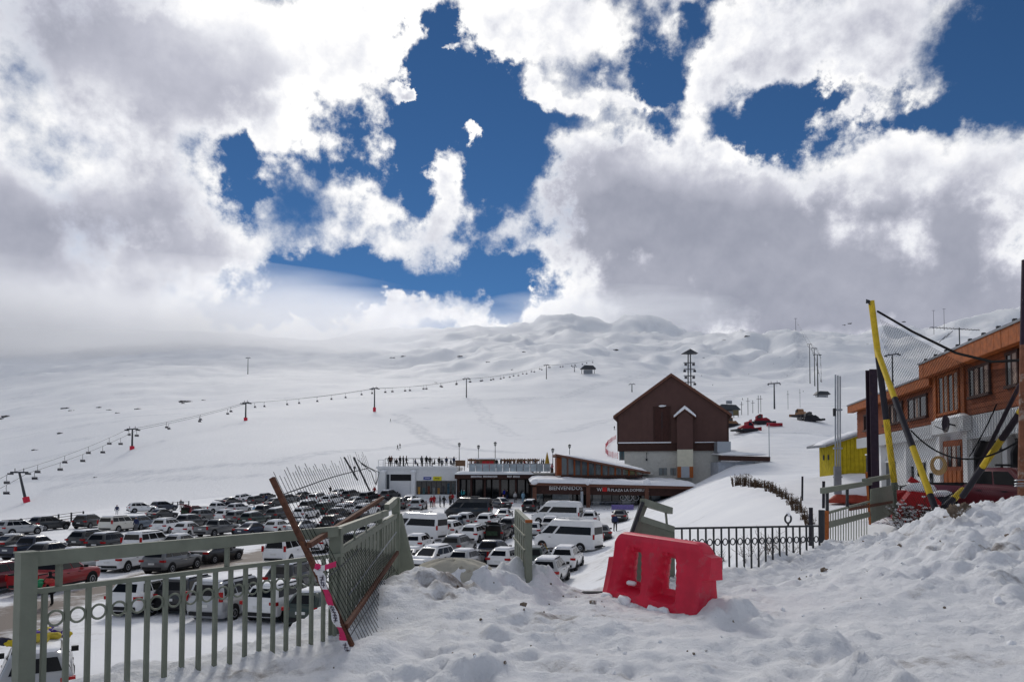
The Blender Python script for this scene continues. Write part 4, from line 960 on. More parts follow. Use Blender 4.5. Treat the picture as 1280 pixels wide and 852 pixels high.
def left_fence():
    A = at(33, 700, 5.0); B = at(428, 700, 7.35); A.z = B.z = 0
    o = V(A.x, A.y, 4.9); d = (B - A).normalized()
    t = thing('picket_fence', 'grey green picket fence with rings and a high top beam beside the rusty frame', 'fence', o)
    MB(o).box((A.x, A.y, 5.35), (.105, .105, 1.42), math.atan2(d.y, d.x)).build('post', M_GREEN, t)
    MB(o).box((A.x, A.y, 6.065), (.12, .12, .012), math.atan2(d.y, d.x)).build('post_cap', M_GREEN, t)
    P = lambda s, z: A + d * s + V(0, 0, z)
    Lh = (B - A).length
    MB(o).bar(P(.055, ZB - .055), P(Lh - .08, ZB - .04), .06, .10).build('top_beam', M_GREEN, t)
    MB(o).bar(P(.055, ZR), P(Lh, ZR), .045, .035).build('rail', M_GREEN, t)
    for s in (.21, 1.55): MB(o).bar(P(s, ZR + .019), P(s, ZB - .10), .035, .035).build('strut', M_GREEN, t)
    n = 19; st = .147
    for k in range(n):
        s = .12 + k * st
        if s > Lh - .02: break
        b = P(s, 0); MB(o).bar(P(s, 4.75 if s > .9 else 4.3), P(s, ZR - .018), .032, .032, d).build('picket', M_GREEN, t)
        if k < n - 1 and s + st < Lh: MB(o).torus(P(s + st / 2, 5.585), .052, .009, d.cross(V(0, 0, 1)), (0, 0, 1), 20, 6).build('ring', M_GREEN, t)
left_fence()

def left_gate():
    A = at(420, 700, 7.35); B = at(495, 650, 11.4); A.z = B.z = 0; o = V(A.x, A.y, 4.9); d = (B - A).normalized(); Lh = (B - A).length
    t = thing('gate_leaf', 'tall grey green sheet gate leaf of upright slats swung back beside the rusty frame', 'gate', o)
    P = lambda s, z, e=0.0: A + d * s + V(d.y, -d.x, 0) * e + V(0, 0, z)
    MB(o).bar(P(0, 4.8), P(0, 6.06), .12, .10, d).build('post', M_GREEN, t)
    MB(o).bar(P(Lh, 4.8), P(Lh, 6.24), .12, .10, d).build('post', M_GREEN, t)
    MB(o).bar(P(2.6, 5.6), P(2.6, 6.10), .06, .06, d).build('post', M_GREEN, t)
    MB(o).bar(P(.06, 6.02), P(3.15, 6.05), .06, .09).build('top_beam', M_GREEN, t)
    MB(o).bar(P(3.15, 6.12), P(Lh - .06, 6.20), .07, .10).build('top_beam', M_GREEN, t)
    MB(o).bar(P(.06, 5.80), P(Lh - .06, 5.96), .06, .07).build('rail', M_GREEN, t)
    MB(o).bar(P(.06, 5.02), P(Lh - .06, 5.10), .05, .06).build('rail', M_GREEN, t)
    N = 30
    for k in range(N):
        s = .09 + (Lh - .2) * (k + .5) / N; zt = 5.76 + .16 * s / Lh
        MB(o).bar(P(s, 4.85, .01 * (k % 2)), P(s, zt, .01 * (k % 2)), (Lh - .2) / N - .014, .012, V(d.y, -d.x, 0)).build('slat', M_GREEN, t)
    for s, h in ((.9, .22), (1.6, .18), (2.3, .2)): MB(o).bar(P(s, 5.80), P(s, 6.0), .05, .012, V(d.y, -d.x, 0)).build('lug', M_GREEN, t)
    # the narrow return panel at its far end
    MB(o).prism([P(Lh + .05, 4.8), P(Lh + .05, 5.98), P(Lh + .12, 5.98) + V(.06, 0, 0), P(Lh + .2, 4.8) + V(.34, 0, 0)], (.01, .05, 0)).build('return_panel', M_GREEN, t)
    MB(o).bar(P(.4, 5.32, .05), P(Lh - .3, 5.72, .05), .012, .012).build('wire', M_GALV, t)
left_gate()

def rusty_frame():
    B0 = at(447, 822, 6.45); T0 = at(340, 597, 6.62); o = Vector(B0)
    t = thing('rusty_mesh_frame', 'leaning rusty pole and rails carrying a bent grille of thin wires', 'fence', o)
    p = T0 - B0
    MB(o).bar(B0 - p * .12, T0, .044, .044).build('pole', M_RUST, t)
    R1a, R1b = at(386, 681, 6.52), at(478, 622, 10.6); R2a, R2b = at(432, 783, 6.47), at(497, 690, 11.2)
    MB(o).bar(R1a, R1b, .04, .05).build('rail', M_RUST, t); MB(o).bar(R2a, R2b, .04, .05).build('rail', M_RUST, t)
    # wires run with the pole; the whole sheet bellies out towards its far end
    lo_a, lo_b = at(452, 818, 6.4), at(500, 735, 10.8)
    N = 40
    def W(i, s):
        u = i / (N - 1); base = sub(R2a, R2b, u); base = base + (R1a - R2a) * 0
        up = sub(T0 - R2a, at(450, 569, 10.5) - R2b, u ** .9)
        q = base + up * s
        if s < 0: q = base + up * s * (1 - .25 * u) + V(.35 * u * s * s * 4, 0, 0)
        return q + V(.07 * math.sin(u * 5 + s * 3) * u, 0, .03 * math.sin(u * 9) * (1 if s > .9 else 0))
    w = MB(o)
    for i in range(N):
        s0 = -.34 if 1 < i < 33 else -.05; s1 = 1.0 + .03 * math.sin(i * 1.7)
        pts = [W(i, s0 + (s1 - s0) * k / 7) for k in range(8)]
        MB(o).tube(pts, .003, 4, cap=False).build('wire', M_CABLE, t)
    for s in (-.25, -.06, .3, .55, .88):
        MB(o).tube([W(i, s) for i in range(0 if s > -.2 else 4, N if s > -.2 else 32, 3)], .006, 4).build('cross_wire', M_IRON, t)
    for pa, pb in ((at(430, 571, 10.4), at(447, 600, 10.5)), (at(442, 571, 10.6), at(462, 613, 10.8))): MB(o).tube([pa, pb], .014, 5).build('bent_bar', M_IRON, t)
    for q in ((447, 574), (450, 577), (452, 580)): MB(o).tube([at(q[0], q[1], 10.7), at(464 + (q[0] - 447) * 2, 590, 10.9), at(470, 606, 11)], .006, 4).build('loose_wire', M_IRON, t)
rusty_frame()

def tape():
    a, b = at(399, 712, 6.30), at(440, 826, 6.36); o = Vector(b)
    t = thing('warning_tape', 'torn pink and white warning tape tied to the leaning rusty pole', 'tape', o)
    mp = mat('tape_pink', (.62, .03, .13), .45, var=.1); mw = mat('tape_white', (.72, .70, .72), .45, var=.06); md = mat('tape_print', (.05, .03, .05), .5)
    n = 34; x = V(.030, -.008, 0); pts = [sub(a, b, k / n) + V(.006 * math.sin(k * .9), -.02 + .008 * math.sin(k * .6), 0) for k in range(n + 1)]
    tape_m = MB(o); cols = []
    for k in range(n):
        u = k / n; w = x * (1 + .15 * math.sin(k * .8)); w = w + V(0, .012 * math.sin(k * .5), 0)
        tape_m.cur = 0 if (.18 < u < .36 or .60 < u < .76) else 1
        tape_m.prism([pts[k] - w, pts[k] + w, pts[k + 1] + w, pts[k + 1] - w], (0, -.003, 0))
    tape_m.build('ribbon', [mp, mw], t)
    for k in list(range(2, 6)) + list(range(13, 19)) + list(range(27, 33)):      # worn remains of the print
        q = (pts[k] + pts[k + 1]) / 2 + V(0, -.007, 0); r = random.Random(k)
        mb = MB(o); mb.bar(q - x * .55, q + x * .55, .004, .012, (0, 1, 0)); mb.bar(q + x * r.uniform(-.5, .5) - V(0, 0, .018), q + x * r.uniform(-.5, .5) + V(0, 0, .018), .004, .010, (0, 1, 0)); mb.build('print_mark', md, t)
    e = MB(o); q0, q1, q2 = at(396, 711, 6.3), at(406, 709, 6.26), at(420, 704, 6.2)
    for (s, r, c) in ((q0, q1, 1), (q1, q2, 0)):
        e.cur = c if c == 0 else 1; e.prism([s - V(0, 0, .022), r - V(0, 0, .026), r + V(0, 0, .020), s + V(0, 0, .022)], (0, .004, .002))
    e.build('loose_end', [mp, mw], t)
    kn = MB(o); kn.blob(at(399, 712, 6.32), .04, 3, .35, 2); kn.build('knot', mw, t); kn = MB(o); kn.blob(at(397, 708, 6.29), .028, 5, .35, 2); kn.build('knot', mp, t)
tape()

def middle_gate():
    A = at(661, 690, 9.95); B = at(646, 690, 11.7); A.z = B.z = 0; o = V(A.x, A.y, 4.9); d = (B - A).normalized(); Lh = (B - A).length; nrm = V(-d.y, d.x, 0)
    t = thing('narrow_gate_leaf', 'grey green gate leaf seen from its end with a rusty orange cap', 'gate', o)
    P = lambda s, z, e=0.0: A + d * s + nrm * e + V(0, 0, z)
    MB(o).bar(P(0, 4.6), P(0, 5.94), .085, .09, d).build('post', M_GREEN, t)
    MB(o).box(tuple(P(0, 5.962)), (.095, .095, .038), math.atan2(d.y, d.x)).build('post_cap', M_ORUST, t)
    MB(o).bar(P(.05, 5.95), P(Lh, 6.02), .07, .05).build('top_beam', M_GREEN, t)
    for k in range(11):
        s = .10 + (Lh - .12) * (k + .5) / 11; MB(o).bar(P(s, 4.5, .035 + .008 * (k % 2)), P(s, 5.92 + .05 * s, .035 + .008 * (k % 2)), (Lh - .12) / 11 - .012, .012, nrm).build('slat', M_GREEN, t)
    for z in (5.55, 5.75, 5.0): MB(o).bar(P(.05, z, .05), P(Lh, z + .04, .05), .03, .03).build('rail', M_GREEN, t)
middle_gate()

def tilted_leaf():
    b = at(764, 738, 10.25); tp = at(803, 627, 10.35); o = Vector(b)
    t = thing('tilted_gate_leaf', 'tilted grey green gate leaf with two sloping beams behind the red barrier', 'gate', o)
    MB(o).bar(b - (tp - b) * .1, tp, .045, .09, (0, 1, 0)).build('edge_post', M_IRON, t)
    MB(o).bar(b + V(.05, .06, 0), tp + V(.04, .06, 0), .05, .09, (0, 1, 0)).build('post', M_GREEN, t)
    e1, e2 = at(838, 638, 11.35), at(841, 661, 11.35); f2 = at(797, 647, 10.35)
    MB(o).bar(tp, e1, .08, .10).build('top_beam', M_GREEN, t); MB(o).bar(f2, e2, .06, .09).build('rail', M_GREEN, t)
    for u in (.12, .82):
        MB(o).bar(sub(tp, e1, u) - V(0, 0, .05), sub(f2, e2, u) + V(0, 0, .045) + V(0, 0, 0), .03, .035).build('strut', M_GREEN, t)
    N = 11; g1 = at(772, 715, 10.3); g2 = at(843, 735, 11.4)
    for k in range(N):
        u = (k + .5) / N; MB(o).bar(sub(f2, e2, u) - V(0, 0, .05), sub(g1, g2, u) - V(0, 0, .1), .075, .012, (0, 1, 0)).build('slat', M_GREEN, t)
    th = MB((.95, 10.2, 4.9)); pts = [at(684, 741, 10.2), at(766, 741, 10.2)]
    th.bar(pts[0], pts[1], .10, .05); s = th.build('gate_sill', M_IRON, None); s.location = (.95, 10.2, 4.9)
    tag(s, 'dark steel gate sill lying in the snow of the gateway', 'sill')
tilted_leaf()

def right_fence():
    A = at(842, 660, 11.45); B = at(1024, 657, 13.0); za, zb = A.z, B.z; o = V(A.x, A.y, 4.9)
    t = thing('ring_fence', 'low dark picket fence with rings between the red barrier and orange post', 'fence', o)
    N = 20
    MB(o).bar(A, B, .04, .032).build('rail', M_IRON, t)
    for k in range(N + 1):
        u = k / N; q = sub(A, B, u)
        g = min(gz(q.x, q.y), 4.98)
        MB(o).bar(q - V(0, 0, .017), V(q.x, q.y, g - .25), .026, .026).build('picket', M_IRON, t)
        if k < N:
            m = sub(A, B, (k + .5) / N) - V(0, 0, .235); MB(o).torus(m, .052, .010, (B - A).cross(V(0, 0, 1)), (0, 0, 1), 18, 6).build('ring', M_IRON, t)
    q = sub(A, B, .765); MB(o).bar(q + V(0, 0, .017), q + V(0, 0, .06), .028, .028).build('finial_stem', M_IRON, t)
    MB(o).torus(q + V(0, 0, .135), .075, .017, (B - A).cross(V(0, 0, 1)), (0, 0, 1), 20, 6).build('finial_ring', M_IRON, t)
    MB(o).blob(q + V(0, 0, .215), .04, 2, .3, 1).build('finial_snow', M_SNOW, t)
right_fence()

def right_pen():
    A = at(1030, 680, 14.2); B = at(1119, 640, 22.5); o = V(A.x, A.y, 4.9); d = V(B.x - A.x, B.y - A.y, 0); Lh = d.length; d.normalize()
    t = thing('slatted_pen_gate', 'grey green slatted gate with orange rusty posts and a plate end below the yellow poles', 'gate', o)
    A0 = V(A.x, A.y, 0)
    def P(px, py):       # a point of the gate's plane
        k = (px - 640) / F; s = (k * A.y - A.x) / (d.x - k * d.y); Y = A.y + d.y * s; return at(px, py, Y)
    MB(o).bar(P(1027, 702), P(1027, 637), .10, .09, d).build('post', M_IRON, t)
    MB(o).bar(P(1033, 700), P(1033, 638), .085, .08, d).build('post', M_ORUST, t)
    top = lambda x: 640 - (x - 1035) * (640 - 626) / (1086 - 1035); bot = lambda x: 692 - (x - 1035) * (692 - 658) / (1086 - 1035)
    for k in range(15):
        x = 1038 + k * 3.25; MB(o).bar(P(x, bot(x) + 8), P(x, top(x)), .05, .012, V(-d.y, d.x, 0)).build('slat', M_GREEN, t)
    MB(o).bar(P(1033, 641), P(1088, 626), .05, .045).build('rail', M_GREEN, t)
    MB(o).bar(P(1034, 656), P(1088, 642), .03, .13).build('mid_plate', M_GREEN, t)
    MB(o).bar(P(1028, 613), P(1088, 603), .09, .11).build('top_beam', M_GREEN, t)
    for x, y0, y1 in ((1034, 639, 614), (1059, 634, 609)): MB(o).bar(P(x, y0), P(x, y1), .05, .05).build('strut', M_IRON, t)
    MB(o).bar(P(1087.5, 655), P(1083, 590), .05, .05).build('rust_post', M_ORUST, t)
    MB(o).bar(P(1062, 636), P(1115, 627), .04, .075).build('rust_bar', M_RUST, t)
    q = [P(1089, 654), P(1121, 640), P(1121, 605), P(1089, 611)]
    MB(o).prism(q, V(-d.y, d.x, 0) * .03).build('plate', M_GREEN, t)
    MB(o).bar(P(1080, 601), P(1117, 594), .10, .12).build('top_beam', M_GREEN, t)
    MB(o).bar(P(1119, 650), P(1116, 577), .14, .12, d).build('plate_post', M_GREEN, t)
right_pen()

def poles():
    def banded(name, label, pts, bands, r, cat='pole', group=None, parts=None):
        """pts: foot and head in pixels with depth; bands: (fraction, material) from the foot up"""
        a, b = at(*pts[0]), at(*pts[1]); t = thing(name, label, cat, a, 0, group)
        u0 = 0.0
        for u1, m in bands:
            MB(a).tube([sub(a, b, u0), sub(a, b, u1)], r, 14).build('band', m, t, smooth=True); u0 = u1
        return t, a, b
    bandA = [(.04, M_GREEN), (.37, M_YEL), (.70, M_BLK), (1.0, M_YEL)]
    t, a, b = banded('striped_pole', 'tall yellow and black pole holding the top of the net', [(1119, 612, 21), (1089, 376, 21)], bandA, .086)
    MB(a).tube([b + V(-.14, 0, -.05), b + V(.08, 0, -.02)], .03, 6).build('cable_clamp', M_IRON, t); MB(a).blob(b + V(-.12, -.02, -.03), .07, 1, .4, 1).build('cable_knot', M_IRON, t)
    MB(a).tube([at(1088, 381, 20.9), at(1085, 378, 20.9), at(1083, 374, 20.9)], .018, 5).build('cable_tail', M_IRON, t)
    banded('striped_brace', 'yellow and black brace leaning against the tall striped pole', [(1172, 643, 17.0), (1096, 437, 20.8)], [(.10, M_BLK), (.36, M_YEL), (.66, M_BLK), (1.0, M_YEL)], .076)
    banded('striped_stay', 'yellow and black stay slanting up to the rusty post', [(1203, 620, 16.0), (1312, 462, 13.2)], [(.27, M_BLK), (.50, M_YEL), (.70, M_PURP), (1.0, M_YEL)], .066)
    banded('dark_stay', 'thin dark purple stay beside the striped stay by the red pickup', [(1207, 617, 16.6), (1275, 480, 15.0)], [(1.0, M_PURP)], .042)
    banded('cut_striped_stub', 'short yellow striped stub sticking out of the snowy twigs', [(1180, 634, 18.5), (1204, 612, 19.0)], [(.45, M_BLK), (1.0, M_YEL)], .085)
    a = at(1092, 612, 24); t = thing('dark_beam_post', 'thick dark purple steel beam post behind the striped poles', 'post', a)
    h = at(1092, 462, 24).z - a.z + 1
    for off in (-.13, .13): MB(a).box(a + V(0, off, h / 2 - 1), (.26, .03, h)).build('flange', M_PURP, t)
    MB(a).box(a + V(0, 0, h / 2 - 1), (.03, .225, h)).build('web', M_PURP, t)
    a = at(1047, 606, 26); t = thing('pipe_mast', 'cluster of three slim grey pipes standing behind the slatted gate', 'mast', a)
    for x, top in ((1044.3, 468), (1047.3, 469), (1050.2, 470)):
        MB(a).tube([at(x, 612, 26), at(x, top, 26)], .027, 10).build('pipe', M_GALV, t, smooth=True)
    for y in (512, 560, 596): MB(a).box(at(1047.2, y, 26), (.30, .10, .06)).build('clamp', M_GALV, t)
    MB(a).box(at(1043, 515, 25.9), (.08, .08, .28)).build('junction_box', M_IRON, t)
    MB(a).box(at(1047, 600, 25.9), (.24, .10, 1.0)).build('base_plate', M_ROOFG, t)
    a = at(1275, 640, 13); b = at(1282, 325, 13); t = thing('rusty_post', 'flaking rusty post with a purple top wrapped in wire', 'post', a)
    mr = mat('flaking_post', (.20, .085, .05), .85, var=.35, scale=7, bump=.6, bscale=22, col2=(.30, .24, .20), cscale=5, thresh=.53)
    MB(a).tube([a - V(0, 0, .6), sub(a, b, .66)], .062, 14).build('shaft', mr, t, smooth=True); MB(a).tube([sub(a, b, .66), b], .063, 14).build('painted_top', M_PURP, t, smooth=True)
    for y in (600, 604, 607): MB(a).torus(at(1274, y, 13), .07, .010, V(.1, .1, 1), (1, 0, 0), 16, 5).build('wire_loop', M_GALV, t)
    a = at(1002, 612, 34); 
    for (x, y0, y1, D) in ((1002.5, 612, 595, 34), (1029, 616, 601, 24), (1013, 655, 634, 17)):
        a = at(x, y0, D); s = MB(a).tube([a - V(0, 0, .5), at(x + .6, y1, D)], .05, 8).build('short_stake', M_BLK, None); s.location = a
        tag(s, {1002.5: 'short black stake in the snow between hedge and pipe mast', 1029: 'short dark stake rising behind the slatted gate beam', 1013: 'dark stake at the lower end of the dried hedge'}[x], 'stake')
poles()

def net_and_cables():
    top = [at(1097, 389, 21), at(1140, 414, 19), at(1195, 441, 17), at(1240, 452, 15), at(1276, 450, 13.1)]
    def C(u):
        k = min(int(u * 4), 3); return sub(top[k], top[k + 1], u * 4 - k)
    foot = [at(1120, 640, 20.5), at(1150, 655, 18.5), at(1200, 650, 16.5), at(1240, 645, 15), at(1274, 640, 13.2)]
    def Bt(u):
        k = min(int(u * 4), 3); return sub(foot[k], foot[k + 1], u * 4 - k)
    o = at(1119, 612, 21)
    t = thing('sagging_net', 'sagging diamond mesh net hung between the tall striped pole and the rusty post', 'net', o)
    def N(u, v): return sub(Bt(u), C(u), v) + V(.12 * math.sin(v * math.pi) * math.sin(u * 7), .15 * math.sin(u * 5 + v * 4), 0)
    mb = MB(o); nu, nv = 78, 46
    for sgn in (1, -1):
        for k in range(-nv, nu + nv):
            pts = []
            for j in range(0, nv + 1, 4):
                u = (k + sgn * j) / nu
                if -.001 <= u <= 1.001: pts.append(N(min(max(u, 0), 1), j / nv))
            if len(pts) > 1: mb.tube(pts, .0038, 3, cap=False)
    n_ = mb.build('mesh', M_CABLE, t, fix=False); tag(n_, kind='stuff')
    MB(o).tube([C(i / 24) for i in range(25)], .030, 6).build('top_cable', M_CABLE, t)
    cab = lambda name, label, pts, r: tag(MB(pts[0]).tube(pts, r, 6).build(name, M_CABLE), label, 'cable')
    def hang(a, b, sag, n=18): return [sub(a, b, i / n) - V(0, 0, sag * 4 * (i / n) * (1 - i / n)) for i in range(n + 1)]
    pts = hang(at(1139, 538, 18), at(1282, 545, 13), .55); c = cab('slack_cable', 'slack black cable looping in front of the white garage fronts', pts, .018); c.location = pts[0]
    pts = hang(at(1246, 505, 14.5), at(1212, 570, 16.5), .05); c = cab('guy_cable', 'thin black guy cable slanting down in front of the garage', pts, .014); c.location = pts[0]
net_and_cables()

# ---------------------------------------------------------------- red plastic barrier
def red_barrier():
    a = at(771, 744, 9.9); b = at(884, 770, 8.5); a.z = fz(a.x, a.y) - .05; b.z = fz(b.x, b.y) - .03
    d = (b - a); L = V(d.x, d.y, 0).length; ang = math.atan2(d.y, d.x)
    mr = mat('red_plastic', (.62, .014, .048), .42, var=.18, scale=3.5, bump=.12, bscale=9, col2=(.52, .05, .075), cscale=5, thresh=.57, spec=.4)
    t = thing('road_barrier', 'red plastic road barrier with two arched slots standing in the snowy gateway', 'barrier', a, ang)
    H = .95
    def half(h):      # half thickness at height h
        return float(np.interp(h, [0, .12, .16, .45, .70, .86, .93, H], [.225, .225, .215, .150, .115, .110, .095, .05]))
    def pocket(s, h):
        p = 0.0
        for c in (L * .255, L * .635):
            hw = float(np.interp(h, [.18, .77], [.265, .135]))
            u = abs(s - c) / hw; v = (h - .18) / .60
            if v < 0 or v > 1: continue
            k = max(0.0, 1 - max(u - .72, 0) / .28) if u < 1 else 0.0
            k *= min(1, v / .10) * min(1, (1 - v) / .14); p = max(p, k)
        return p
    def hole(s, h):
        for c in (L * .255, L * .635):
            if abs(s - c) < float(np.interp(h, [.30, .5, .72], [.07, .10, .055])) and .32 < h < .71: return True
        return False
    ns, nh = 84, 44; mb = MB(); vs = []; fs = []; idx = {}
    for side in (-1, 1):
        for i in range(ns + 1):
            s = L * i / ns
            for j in range(nh + 1):
                h = H * j / nh
                e = min(s, L - s); top_round = max(0, (h - .80) / .15)
                th = half(h); p = pocket(s, h); y = th * (1 - p) + .012 * p
                zz = h
                if e < .16: zz = h - (max(0, h - .70) ** 2) * (1 - e / .16) ** 2 * 2.6      # rounded top corners
                if e < .03: y *= .82 + .18 * e / .03
                # the interlocking nose at either end: upper lip reaches out over the lower step
                x = s
                if i == ns: x += .10 if h > .52 else 0.0
                if i == 0: x -= .0 if h > .60 else .09
                idx[(side, i, j)] = len(vs); vs.append((x, side * y, zz))
    for side in (-1, 1):
        for i in range(ns):
            for j in range(nh):
                if hole(L * (i + .5) / ns, H * (j + .5) / nh): continue
                q = [idx[(side, i, j)], idx[(side, i + 1, j)], idx[(side, i + 1, j + 1)], idx[(side, i, j + 1)]]
                fs.append(tuple(q if side < 0 else q[::-1]))
    for i in range(ns):
        fs.append((idx[(-1, i, nh)], idx[(-1, i + 1, nh)], idx[(1, i + 1, nh)], idx[(1, i, nh)])); fs.append((idx[(1, i, 0)], idx[(1, i + 1, 0)], idx[(-1, i + 1, 0)], idx[(-1, i, 0)]))
        for j in range(nh):     # walls of the slots
            if not hole(L * (i + .5) / ns, H * (j + .5) / nh): continue
            for di, dj, e0, e1 in ((-1, 0, (i, j), (i, j + 1)), (1, 0, (i + 1, j), (i + 1, j + 1)), (0, -1, (i, j), (i + 1, j)), (0, 1, (i, j + 1), (i + 1, j + 1))):
                if not hole(L * (i + di + .5) / ns, H * (j + dj + .5) / nh):
                    fs.append((idx[(-1,) + e0], idx[(-1,) + e1], idx[(1,) + e1], idx[(1,) + e0]))
    for j in range(nh):
        fs.append((idx[(-1, 0, j)], idx[(-1, 0, j + 1)], idx[(1, 0, j + 1)], idx[(1, 0, j)])); fs.append((idx[(1, ns, j)], idx[(1, ns, j + 1)], idx[(-1, ns, j + 1)], idx[(-1, ns, j)]))
    mb.add(vs, fs); body = mb.build('shell', mr, t, smooth=True)
    for s in (L * .255, L * .635): MB().tube([(s, -.118, .755), (s, -.128, .755)], .022, 10).build('plug', mr, t)
    MB().blob((L * .24, -.10, .30), .07, 4, .25, 2, (1, .8, .5)).build('slot_snow', M_SNOW, t, smooth='all')
    MB().box((L * .72, -.226, .05), (.28, .02, .07)).build('skid', mat('scuffed_edge', (.10, .02, .02), .9, var=.4, scale=20), t)
    for k in range(9):
        random.seed(k); s = L * (k + .4) / 9; MB().blob((s, -.25, .035 + random.uniform(-.02, .05) + d.z * 0), random.uniform(.04, .085), k, .3, 2, (1.5, .7, .8)).build('base_snow', M_SNOW, t, smooth='all')
    t.rotation_euler = (rad(-3), rad(1.5), ang)
red_barrier()

# ---------------------------------------------------------------- things lying in the foreground snow
def foreground_bits():
    # tarpaulin mound showing through the snow heap by the gate
    c = V(-.78, 9.55, fz(-.78, 9.55)); mt = mat('dirty_tarpaulin', (.42, .40, .34), .85, var=.14, scale=3, bump=.4, bscale=14, col2=(.22, .18, .13), cscale=2.4, thresh=.60)
    rr = []
    for h, r in ((-.35, 1.06), (-.1, 1.0), (.08, .86), (.18, .64), (.24, .36), (.26, .05)):
        rr.append([(.66 * r * math.cos(k * math.pi / 12) * (1 + .05 * math.sin(3 * k)), .42 * r * math.sin(k * math.pi / 12), h + .02 * math.sin(k * 1.3)) for k in range(24)])
    o = MB().rings(rr).build('tarpaulin_mound', mt, None, smooth='all'); o.location = (c.x, c.y + .22, c.z - .12)
    tag(o, 'rounded dirty beige tarpaulin bulging out of the snow heap in the gateway', 'tarpaulin')
    md = mat('dirty_clod', (.16, .125, .095), .95, var=.35, scale=14, bump=.8, bscale=30, col2=(.62, .61, .60), cscale=9, thresh=.56)
    big = [(1192, 642, 11.8, .10, 'large grey brown clod of frozen earth on the snow mound below the red pickup'), (1206, 637, 12.1, .07, 'smaller brown clod leaning on the large clod of the snow mound')]
    for i, (px, py, Y, r, lab) in enumerate(big):
        p = at(px, py, Y); p.z = max(p.z, fz(p.x, p.y)); m = MB()
        m.blob((0, 0, .05), r, i + 50, .4, 3, (.8, .8, 1.0)); m.blob((r * .7, .0, r * .5), r * .75, i + 60, .4, 3); c_ = m.build('earth_clod', md, None, smooth='all'); c_.location = p; tag(c_, lab, 'clod')
    rg = np.random.RandomState(3); m = MB(); m2 = MB()
    for i in range(520):
        if i % 3: x, y = rg.uniform(4, 12), rg.uniform(4.0, 13.5)
        else: x, y = rg.normal(.6, 1.6), rg.uniform(3.2, 10)
        if edge_dist(np.array([x]), np.array([y]))[0][0] > -.3 or x < -1.5: continue
        r = rg.gamma(1.2, .008) + .004; z = fz(x, y)
        (m if rg.rand() < .34 else m2).blob((x, y, z + r * .25), min(r, .05), i, .4, 1)
    o = m.build('scattered_earth', md, None); tag(o, 'scattered crumbs of brown earth on the trodden snow', 'earth crumbs', kind='stuff')
    o = m2.build('snow_crumbs', M_SNOW, None, smooth='all'); tag(o, 'loose snow crumbs on the trodden snow', 'snow crumbs', kind='stuff')
foreground_bits()

# ---------------------------------------------------------------- dried shrubs
M_TWIG = mat('dry_twig', (.075, .048, .035), .9, var=.35, scale=12)
M_DEADLEAF = mat('dried_leaves', (.10, .065, .038), .9, var=.45, scale=3)
def twig_bush(loc, h, n, seed, label, group, spread=.8, snow=0, r=.006):
    rg = random.Random(seed); t = thing('bare_bush', label, 'bush', loc, 0, group); mb = MB(); sn = MB()
    for i in range(n):
        a = rg.uniform(0, 6.28); ln = h * rg.uniform(.6, 1.1); lean = rg.uniform(.1, spread)
        p = V(rg.uniform(-.15, .15), rg.uniform(-.15, .15), -.1); d = V(math.cos(a) * lean, math.sin(a) * lean, 1).normalized(); pts = [p]
        for k in range(4):
            d = (d + V(rg.uniform(-.25, .25), rg.uniform(-.25, .25), rg.uniform(-.2, .1))).normalized(); p = p + d * ln / 4; pts.append(p)
            for _ in range(2):
                e = (d + V(rg.uniform(-1, 1), rg.uniform(-1, 1), rg.uniform(-.3, .5))).normalized(); q = p + e * ln * .22; mb.tube([p, q, q + (e + V(0, 0, .3)) * ln * .1], r * .6, 3, r * .3, cap=False)
                if snow and rg.random() < snow: sn.blob(sub(p, q, rg.uniform(.3, 1)), rg.uniform(.02, .045), rg.randint(0, 999), .3, 1, (1.4, 1.4, .7))
        mb.tube(pts, r, 4, r * .4, cap=False)
    mb.build('twigs', M_TWIG, t, fix=False)
    if snow: tag(sn.build('caught_snow', M_SNOW, t, smooth='all'), kind='stuff')
    return t
for i, (px, py, Y, h) in enumerate(((905, 702, 14.2, .5), (935, 700, 14.6, .75), (962, 697, 15, .7), (988, 694, 15.3, .6))):
    g = on_ground(px, py, 12.5, 40); twig_bush(V(g.x, g.y, g.z), h, 9, i + 3, 'thin bare bush growing out of the snow behind the ring fence', 'bare bushes behind the ring fence', r=.008)
for i, (px, py, Y, h) in enumerate(((1136, 640, 20.5, 1.0), (1150, 644, 19, .9), (1163, 636, 19.5, 1.0), (1186, 630, 18.5, .9), (1196, 622, 18.6, .7), (1128, 628, 22, .9))):
    p = at(px, py, Y); p.z = gz(p.x, p.y) - .05; twig_bush(p, h, 22, i + 30, 'tangled bare bush with caught snow beneath the net', 'snowy bushes beneath the net', 1.3, .5, .009)
